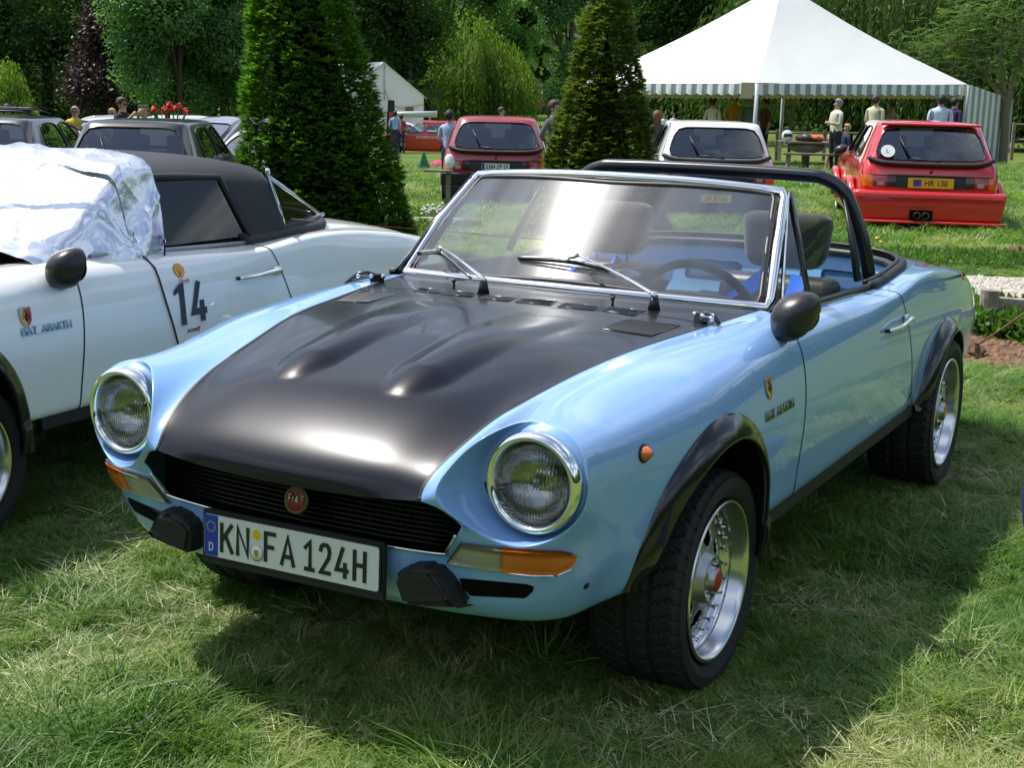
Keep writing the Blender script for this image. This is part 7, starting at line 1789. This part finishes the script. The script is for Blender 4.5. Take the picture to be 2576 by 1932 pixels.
# ================================================================== people
def person(px, d, h, shirt, trousers, hair, label, face=0, arms='down', build=1.0, top=None, cap=None, glasses=False, longhair=False, sit=False, shorts=False, zoff=0.0, skin=(.42, .24, .16), extra=None):
    """standing figure, facing angle measured from 'towards the camera' (degrees, + = turned to picture right)"""
    c = at(px, d)
    if top is not None: h = max(1.45, min(1.95, zat(px, top, d) - c.z)); 
    s = h / 1.75
    J = {'pelvis': (0, 0, .96), 'waist': (0, -.005, 1.08), 'chest': (0, -.01, 1.27), 'upper': (0, 0, 1.40), 'neck': (0, 0, 1.50), 'head': (0, -.01, 1.60), 'crown': (0, 0, 1.69)}
    Rr = {'pelvis': (.155, .115), 'waist': (.14, .105), 'chest': (.165, .115), 'upper': (.125, .09), 'neck': (.052, .052), 'head': (.074, .090), 'crown': (.055, .062)}
    E = [('pelvis', 'waist'), ('waist', 'chest'), ('chest', 'upper'), ('upper', 'neck'), ('neck', 'head'), ('head', 'crown')]
    for sd, S in (('L', 1), ('R', -1)):
        if sit: lp = [(S * .10, 0, .90), (S * .13, -.42, .92 - .0), (S * .13, -.46, .50), (S * .13, -.60, .46)]
        else: lp = [(S * .095, 0, .88), (S * .105, -.015, .50), (S * .115, .015, .09), (S * .125, -.13, .045)]
        for n_, p, r in zip(('hip', 'knee', 'ankle', 'toe'), lp, ((.095, .10), (.062, .065), (.042, .045), (.045, .035))): J[n_ + sd] = p; Rr[n_ + sd] = r
        E += [('pelvis', 'hip' + sd), ('hip' + sd, 'knee' + sd), ('knee' + sd, 'ankle' + sd), ('ankle' + sd, 'toe' + sd)]
        ap = {'down': [(S * .185, 0, 1.40), (S * .235, .02, 1.14), (S * .245, -.05, .90), (S * .245, -.07, .80)], 'crossed': [(S * .185, 0, 1.40), (S * .25, -.04, 1.15), (S * .06, -.25, 1.17), (-S * .08, -.24, 1.20)],
              'camera': [(S * .185, 0, 1.40), (S * .23, -.12, 1.20), (S * .08, -.30, 1.44), (S * .04, -.34, 1.50)], 'hips': [(S * .185, 0, 1.40), (S * .33, .04, 1.18), (S * .19, -.05, 1.02), (S * .13, -.08, .99)], 'hold': [(S * .185, 0, 1.40), (S * .23, .0, 1.16), (S * .13, -.24, 1.12), (S * .09, -.30, 1.14)]}[arms]
        for n_, p, r in zip(('sho', 'elb', 'wri', 'hand'), ap, ((.058, .058), (.042, .042), (.030, .028), (.038, .020))): J[n_ + sd] = p; Rr[n_ + sd] = r
        E += [('upper', 'sho' + sd), ('sho' + sd, 'elb' + sd), ('elb' + sd, 'wri' + sd), ('wri' + sd, 'hand' + sd)]
    K = list(J); me = bpy.data.meshes.new('p'); me.from_pydata([(x * (build if abs(x) < .2 and 'k' not in k[:0] else 1) * s, y * s, z * s) for k, (x, y, z) in J.items()], [(K.index(a), K.index(b)) for a, b in E], [])
    ob = bpy.data.objects.new('p', me); COL.objects.link(ob); md = ob.modifiers.new('k', 'SKIN'); sk = me.skin_vertices[0].data
    for i, k in enumerate(K):
        bx = build if k in ('pelvis', 'waist', 'chest', 'hipL', 'hipR') else 1; sk[i].radius = (Rr[k][0] * s * bx, Rr[k][1] * s * bx); sk[i].use_root = (k == 'pelvis')
    m2 = ob.modifiers.new('s', 'SUBSURF'); m2.levels = 1
    dg = bpy.context.evaluated_depsgraph_get(); dg.update(); ev = bpy.data.meshes.new_from_object(ob.evaluated_get(dg)); bpy.data.objects.remove(ob); ev.name = 'person'
    ev.materials.clear(); ms_ = [mat('skin %d' % int(skin[0] * 100), skin, .5), mat('cloth %s' % (shirt,), shirt, .85, var=.15, vscale=6), mat('cloth %s' % (trousers,), trousers, .85, var=.12, vscale=6), mat('shoe leather', (.03, .025, .02), .5)]
    for m in ms_: ev.materials.append(m)
    for f in ev.polygons:
        x, y, z = f.center / s
        armx = abs(x) > .21 * build and z > .75
        if z > 1.485: k = 0
        elif z < .10 and not sit: k = 3
        elif z < .99 and not armx: k = 2 if not (shorts and z < .52) else 0
        else:
            k = 1
            if arms == 'down' and armx and z < 1.15: k = 0
            if arms != 'down' and (y < -.13 and z > 1.0): k = 0
        f.material_index = k; f.use_smooth = True
    rz = YAW + R(face); o = link('person', ev, None, loc=c + Vector((0, 0, zoff)), rot=(0, 0, rz), label=label, cat='person')
    if hair is not None:
        bm = bmesh.new(); bmesh.ops.create_uvsphere(bm, u_segments=16, v_segments=12, radius=.112 * s)
        for v in bm.verts:
            v.co.x *= .86; v.co.z *= 1.0
            if v.co.y < -.03 * s and v.co.z < .045 * s: v.co.y = -.03 * s + (v.co.y + .03 * s) * .25
            if longhair and v.co.z < 0: v.co.z *= 2.2
            elif v.co.z < -.02 * s and v.co.y < .02 * s: v.co.z = -.02 * s
        hm_ = bpy.data.meshes.new('hair'); bm.to_mesh(hm_); bm.free(); hm_.materials.append(mat('hair %s' % (hair,), hair, .6, bump=.4, bscale=200)); hm_.polygons.foreach_set('use_smooth', [True] * len(hm_.polygons)); link('hair' if cap is None else 'cap', hm_, o, loc=(0, .016 * s, 1.645 * s))
    tube('nose', [(0, -.086 * s, 1.625 * s), (0, -.108 * s, 1.60 * s)], .011 * s, ms_[0], o, 6)
    for S in (1, -1): lathe('ear', [(.0001, .008), (.018, .006), (.026, 0)], ms_[0], o, 10, 'x', loc=(S * .078 * s, .005, 1.605 * s), scale=(S, 1, 1.3)); lathe('eye', [(.0001, -.004), (.008, -.002), (.010, 0)], m_blackp, o, 8, 'y', loc=(S * .030 * s, -.086 * s, 1.628 * s))
    box('mouth', (.035 * s, .006, .008), (0, -.088 * s, 1.573 * s), mat('lips', (.30, .12, .10), .5), o)
    if glasses: box('sunglasses', (.135 * s, .03, .032 * s), (0, -.088 * s, 1.628 * s), m_gloss, o, bev=.006)
    return o
WHITE, CREAM, BLACKC, NAVY, KHAKI, SKYB, GREYC = (.66, .66, .63), (.58, .53, .38), (.014, .014, .016), (.02, .03, .07), (.24, .19, .12), (.28, .42, .66), (.09, .09, .10)
BR, BL, DK, GR = (.05, .028, .015), (.42, .27, .10), (.012, .010, .009), (.24, .22, .20)
person(308, 24, 1.80, BLACKC, KHAKI, BR, 'man in black shirt and sunglasses holding up a small camera behind the black hatchback', 65, 'camera', glasses=True, top=243)
cm_ = at(308, 24); box('handheld_camera', (.16, .07, .06), cm_ + RIGHTH * .38 - FWDH * .12 + Vector((0, 0, 1.50)), mat('camera grey', (.2, .2, .22), .3, .5), None, rot=(0, 0, YAW), bev=.01, label='small grey camera held by the man in the black shirt', cat='camera')
person(188, 27, 1.75, (.62, .42, .06), NAVY, (.36, .22, .15), 'bald man in yellow top standing behind the pearl white city car', 10, glasses=True, top=266)
person(281, 29, 1.66, WHITE, KHAKI, BL, 'blonde person with dark glasses left of the man with the camera', -5, glasses=True, top=271)
person(362, 25, 1.66, (.55, .35, .28), KHAKI, BL, 'blonde person seen from the side between camera man and red flowers', 80, top=268)
person(18, 27, 1.72, GREYC, NAVY, DK, 'person in black cap at the far left behind the estate car', 5, cap=True, top=260)
person(994, 52, 1.75, SKYB, NAVY, DK, 'person in light blue shirt seen from behind by the black banner', 175, top=278)
person(1010, 53, 1.60, (.50, .03, .04), NAVY, DK, 'person in red top beside the light blue shirt near the small tent', 160, top=291)
person(1132, 23.5, 1.75, (.36, .45, .66), NAVY, DK, 'man in pale blue shirt with back turned, left of the faded red hatchback', 160, top=291, arms='hold')
person(1263, 33, 1.75, (.50, .60, .80), NAVY, BR, 'man in blue white shirt partly hidden by the roof of the faded red hatchback', 60, top=268)
person(1396, 20.8, 1.83, (.075, .072, .08), KHAKI, BR, 'man in grey printed shirt and sunglasses between faded red hatchback and slender yew', 55, 'hips', glasses=True, top=250)
person(1655, 24, 1.70, (.07, .05, .05), NAVY, (.16, .06, .03), 'red haired woman in dark clothes just right of the slender yew', 150, longhair=True, top=285)
person(1672, 60, 1.6, WHITE, WHITE, BR, 'distant person in white, left one of the pair on the far meadow', 0, top=288); person(1696, 62, 1.6, WHITE, WHITE, BR, 'distant person in white, right one of the pair on the far meadow', 20, top=291)
person(1794, 38, 1.75, CREAM, KHAKI, BR, 'person in cream top with black shoulder strap at the marquee', 140, top=243)
person(1848, 39, 1.78, (.60, .33, .03), NAVY, BR, 'man in yellow shirt with dark strap under the marquee', -20, 'hold', top=234)
person(1888, 37.5, 1.78, (.085, .10, .11), NAVY, GR, 'man in grey shirt left of the front marquee pole', 150, top=240)
person(1925, 38.5, 1.72, (.16, .04, .03), BLACKC, DK, 'person in dark red right of the front marquee pole', -70, top=246)
person(2107, 33, 1.76, (.56, .54, .44), BLACKC, GR, 'heavy man in cream polo shirt and black trousers, arms crossed, before the marquee', -75, 'crossed', build=1.22, top=247)
person(2203, 36, 1.80, (.56, .53, .36), KHAKI, BR, 'man in cream shirt with back half turned behind the bright red hatchback', 130, build=1.15, top=238)
person(2246, 40, 1.55, (.50, .38, .34), KHAKI, BR, 'girl in pale top under the marquee right of the cream shirted man', -60, top=258)
person(2367, 30, 1.80, (.50, .58, .76), NAVY, DK, 'man in pale blue shirt seen from behind over the bright red hatchback', 175, top=236, build=1.12)
person(2402, 36, 1.74, (.05, .02, .10), NAVY, DK, 'person in dark violet top half hidden by the pale blue shirt', 120, top=244)
person(2134, 35, 1.60, NAVY, (.45, .27, .18), BL, 'child in dark blue seated at the picnic table with bare legs', -80, sit=True, zoff=-.45)
g_ = gpt(2762, 1384); c_ = P3(g_[0], g_[1], 0); bm = boxbm(.30, .16, .24, bev=.06, seg=4)
for v in bm.verts: v.co.x *= 1 + .12 * math.sin(v.co.z * 14 + 1); v.co += v.normal * .008 * _nz.noise(v.co * 20)
bmdone('duffel_bag', bm, mat('dark blue canvas', (.012, .035, .14), .7, bump=.4, bscale=120, bdist=.003), loc=c_ + Vector((0, 0, .13)), rot=(0, 0, YAW), label='dark blue canvas bag standing in the grass, cut off by the right picture edge', cat='bag')
# ================================================================== picnic table, helmets, rails
tb = empty('picnic_table', at(2035, 34), YAW, None, 'round wooden picnic table with helmets on it left of the man in cream polo', 'table'); m_wood = mat('weathered wood', (.20, .165, .12), .9, bump=.5, bscale=20, var=.3, vscale=4)
for k in range(7): box('plank', (1.55 - abs(k - 3) * .18, .13, .05), (0, (k - 3) * .14, .70), m_wood, tb, bev=.006)
link('pedestal', pymesh('pedestal', *lathe_data([(.0001, .66), (.45, .655), (.38, .5), (.10, .42), (.09, 0), (.0001, 0)], 18, 'z'), m_wood), tb)
box('bench', (1.9, .25, .05), (.2, -.95, .45), m_wood, tb, bev=.01); 
for x in (-.6, .9): box('bench_leg', (.08, .2, .45), (x, -.95, .22), m_wood, tb)
def onTable(X, Y, z): return tb.location + Matrix.Rotation(YAW, 3, 'Z') @ Vector((X, Y, z))
for X_, m_, lab in ((-.50, mat('pale blue helmet', (.55, .66, .70), .2, coat=1), 'pale blue crash helmet on the left of the picnic table'), (.62, mat('white helmet', (.60, .62, .64), .2, coat=1), 'white and black crash helmet on the right of the picnic table')):
    he = empty('helmet', onTable(X_, -.1, .73), YAW, None, lab, 'helmet'); lathe('helmet_shell', [(.10, 0), (.135, .06), (.14, .13), (.115, .20), (.06, .245), (.0001, .255)], m_, he, 24, 'z'); box('visor', (.20, .06, .085), (0, -.11, .13), m_gloss, he, bev=.02)
bm = bmesh.new(); bmesh.ops.create_icosphere(bm, subdivisions=3, radius=.3)
for v in bm.verts: v.co.z *= .38; v.co.x *= 1.15; v.co += v.normal * .05 * _nz.noise(v.co * 7)
o = bmdone('jacket', bm, [m_blackp, mat('orange cloth', (.60, .12, .03), .8)], smooth=True, loc=onTable(.05, -.1, .80), rot=(0, 0, YAW), label='black and orange jacket heaped between the helmets on the picnic table', cat='jacket')
for f in o.data.polygons: f.material_index = 1 if f.center.x > 0 and f.center.z > -.02 and f.center.y < .1 else 0
def rail_fence(pts, posts, rails, h, m, name, lab, pr=.05, rr=.035):
    e = empty(name, pts[0], 0, None, lab, 'fence'); o0 = pts[0]
    for i, p in enumerate(pts): box('post', (pr * 2, pr * 2, h + .1), p - o0 + Vector((0, 0, h / 2 - .05)), m, e, rot=(0, 0, YAW), bev=.01)
    for a, b in zip(pts[:-1], pts[1:]):
        for r in rails: tube('rail', [a - o0 + Vector((0, 0, h * r)), b - o0 + Vector((0, 0, h * r))], rr, m, e, 6)
rail_fence([at(px, 44) for px in (1700, 1850, 1960, 2080, 2230, 2360)], 0, (.9, .5), .95, m_wood, 'rail_fence', 'low grey wooden rail fence running behind the picnic table')
rail_fence([at(px, 45) for px in (2556, 2680, 2800)], 0, (.95, .55), 1.2, m_wood, 'rail_fence', 'grey wooden rail fence right of the striped tent wall')
# post and rail at the right edge by the path
g0 = gpt(2492, 846); pb0 = P3(g0[0], g0[1]); m_oldw = mat('old grey fence wood', (.30, .245, .20), .95, bump=.8, bscale=14, bdist=.01, var=.45, vscale=7)
hp = 108 / FPX * g0[0]; fp = empty('fence', pb0, YAW, None, 'short weathered wooden post with low rail beside the gravel path', 'fence')
bm = bmesh.new(); bmesh.ops.create_cone(bm, cap_ends=True, segments=14, radius1=.062, radius2=.060, depth=hp + .1); bmesh.ops.subdivide_edges(bm, edges=[e_ for e_ in bm.edges if abs(e_.verts[0].co.z - e_.verts[1].co.z) > .1], cuts=8)
for v in bm.verts: v.co += v.normal * .006 * _nz.noise(v.co * 18)
bmdone('post', bm, m_oldw, smooth=False, parent=fp, loc=(0, 0, hp / 2 - .03))
for X_ in (.62, 1.9): box('rail', (1.22, .07, .10), (X_, .02, hp - .105), m_oldw, fp, rot=(0, R(2.5), R(-3)), bev=.008)
box('post', (.11, .11, hp), (1.27, .03, hp / 2 - .03), m_oldw, fp, bev=.01)
# log edging by the broad yew, cone, bags, bench board
lg = gpt(1075, 578); c_ = P3(lg[0], lg[1], .07); tube('log', [(-.55, 0, 0), (0, .02, .01), (.6, 0, 0)], .075, mat('pale log', (.36, .31, .22), .9, bump=.6, bscale=12, var=.25), None, 12, loc=c_, rot=(0, 0, YAW + R(6)), label='pale log lying at the foot of the broad yew', cat='log')
g_ = gpt(1055, 431); c_ = P3(g_[0], g_[1]); bm = bmesh.new(); bmesh.ops.create_cone(bm, cap_ends=True, segments=5, radius1=.19, radius2=.02, depth=.46); 
for v in bm.verts: v.co.y *= .7
bmdone('folded_bag', bm, mat('green plastic', (.01, .13, .07), .5, bump=.3, bscale=20), smooth=False, loc=c_ + Vector((0, 0, .23)), rot=(0, 0, YAW), label='pointed green bag standing on the lawn left of the faded red hatchback', cat='bag')
g_ = gpt(1095, 425); c_ = P3(g_[0], g_[1], .08); bm = bmesh.new(); bmesh.ops.create_icosphere(bm, subdivisions=3, radius=.24)
for v in bm.verts: v.co.z *= .55; v.co += v.normal * .07 * _nz.noise(v.co * 9)
bmdone('bag', bm, mat('pink cloth', (.55, .03, .12), .7, bump=.5, bscale=25), loc=c_, rot=(0, 0, YAW), label='crumpled pink bag on the lawn beside the green one', cat='bag')
pt_ = at(1120, 20.6); bn = empty('bench', pt_, YAW, None, 'grey board on posts close to the left side of the faded red hatchback', 'bench'); box('board', (.42, .22, .035), (-.08, 0, .56), m_wood, bn, bev=.005); box('post', (.07, .07, .56), (.06, 0, .27), m_wood, bn)
bm = bmesh.new(); bmesh.ops.create_icosphere(bm, subdivisions=2, radius=.075)
for v in bm.verts: v.co.z *= 1.5; v.co += v.normal * .03 * _nz.noise(v.co * 14)
bmdone('plastic_bag', bm, mat('white plastic', (.7, .72, .75), .4), loc=pt_ + RIGHTH * .08 + Vector((0, 0, .70)), label='white plastic bag on the grey board by the faded red hatchback', cat='bag')
# red flowers on tall stems behind the black hatchback
fb = at(425, 22.5); fl = empty('flower_bunch', fb, YAW, None, 'bunch of red flowers rising above the roof of the black hatchback', 'flowers'); zt = zat(425, 262, 22.5) - fb.z
for k in range(9):
    X_ = (random.random() - .5) * .55; zz = zt + .02 - random.random() * .28; tube('stem', smoothpath([(X_ * .2, 0, 0), (X_ * .3, .02, zz * .6), (X_, .03 * random.random(), zz)], 3), .012, mat('stem green', (.05, .12, .02), .6), fl, 5)
    bm = bmesh.new(); bmesh.ops.create_icosphere(bm, subdivisions=2, radius=.05)
    for v in bm.verts: v.co += v.normal * .04 * _nz.noise(v.co * 30 + Vector((k, 0, 0)))
    bmdone('bloom', bm, mat('red petals', (.60, .03, .02), .6), smooth=False, parent=fl, loc=(X_, 0, zz + .03))
V, F = leaf_quads(np.stack([rng.normal(size=160) * .16, rng.normal(size=160) * .06, zt - .25 - rng.random(160) * .5], 1), rand_unit(160) + np.array([0, 0, .5]), .16, .05); link('leaves', fastmesh('leaves', V, F, m_ash), fl)
box('planter', (.5, .4, .5), (0, 0, .25), m_wood, fl)
# small white flowers by the log, yellow dandelions, weeds by the post
def sprig(pix, n, r, m, name, lab, kind='stuff'):
    Vs, Fs = [], []
    for i, p in enumerate(scatter_pix(pix, n)): Vs.append(iv * r * (.6 + .7 * rng.random()) * np.array([1, 1, .6]) + np.array(p) + np.array([0, 0, .05 + .16 * rng.random()])); Fs.append(if_ + 12 * i)
    props(link(name, fastmesh(name, np.vstack(Vs), np.vstack(Fs), m, True), label=lab), kind=kind)
sprig([(1055, 545), (1105, 545), (1105, 566), (1050, 566)], 46, .022, m_whitep, 'white_flowers', None)
def weeds(pix, n, L_, W_, m, hh, name='weeds'):
    pts = scatter_pix(pix, n); k = 9; P = np.repeat(np.array([tuple(p) for p in pts]), k, 0) + rng.normal(size=(n * k, 3)) * np.array([.05, .05, 0]) + np.array([0, 0, 1]) * (rng.random((n * k, 1)) * hh)
    D = rand_unit(n * k) + np.array([0, 0, .6]); D /= np.linalg.norm(D, axis=1, keepdims=True); V, F = leaf_quads(P, D, L_, W_, rand_unit(n * k) * .5 + np.array([0, 0, .7])); props(link(name, fastmesh(name, V, F, m)), kind='stuff')
m_weed = leafmat('broad weed leaves', (.035, .085, .012), (.10, .20, .03), (.2, .3, .08), .4, .45)
weeds([(2440, 800), (2620, 815), (2640, 880), (2450, 850)], 420, .07, .035, m_weed, .16); weeds([(2200, 640), (2600, 655), (2620, 690), (2230, 672)], 700, .06, .025, m_weed, .08); weeds([(1040, 545), (1110, 548), (1110, 590), (1020, 590)], 160, .07, .03, m_weed, .12)
for (px, py, sz, wh_) in ((2196, 612, .028, 'largest yellow dandelion beyond the cockpit rear edge'), (2206, 622, .02, 'small yellow dandelion close below the largest one'), (2100, 585, .022, 'yellow dandelion seen through the door glass of the blue roadster')):
    g_ = gpt(px, py + 8); p = P3(g_[0], g_[1]); e = empty('dandelion', p, 0, None, wh_, 'flower', 'dandelions'); tube('stem', [(0, 0, 0), (.005, 0, .09)], .003, MATS['stem green'], e, 5); lathe('bloom', [(sz, .09), (sz * .9, .10), (.0001, .104)], m_yellow, e, 12, 'z')
# broken twig and clod in the soil bed
g_ = gpt(2452, 905); c_ = P3(g_[0], g_[1], .03); tw = empty('twig', c_, YAW, None, 'dry forked twig sticking out of the soil bed below the fence post', 'twig'); m_tw = mat('reddish twig', (.16, .07, .04), .8)
tube('stick', [(0, 0, 0), (-.03, 0, .10), (-.045, 0, .22)], .007, m_tw, tw, 6); tube('stick', [(0, 0, .02), (.16, .02, .13), (.33, .02, .26)], .006, m_tw, tw, 6)
for (px, py, r0) in ((2590 - 50, 650, .11), (2452, 905, .09)):
    g_ = gpt(px, py); c_ = P3(g_[0], g_[1], r0 * .4); bm = bmesh.new(); bmesh.ops.create_icosphere(bm, subdivisions=3, radius=r0)
    for v in bm.verts: v.co.z *= .7; v.co += v.normal * r0 * .5 * _nz.noise(v.co * 22)
    bmdone('clod', bm, m_soil, smooth=False, loc=c_, label='lump of brown earth ' + ('on the lawn before the bright red hatchback' if px > 2500 else 'at the foot of the dry twig in the soil bed'), cat='clod')
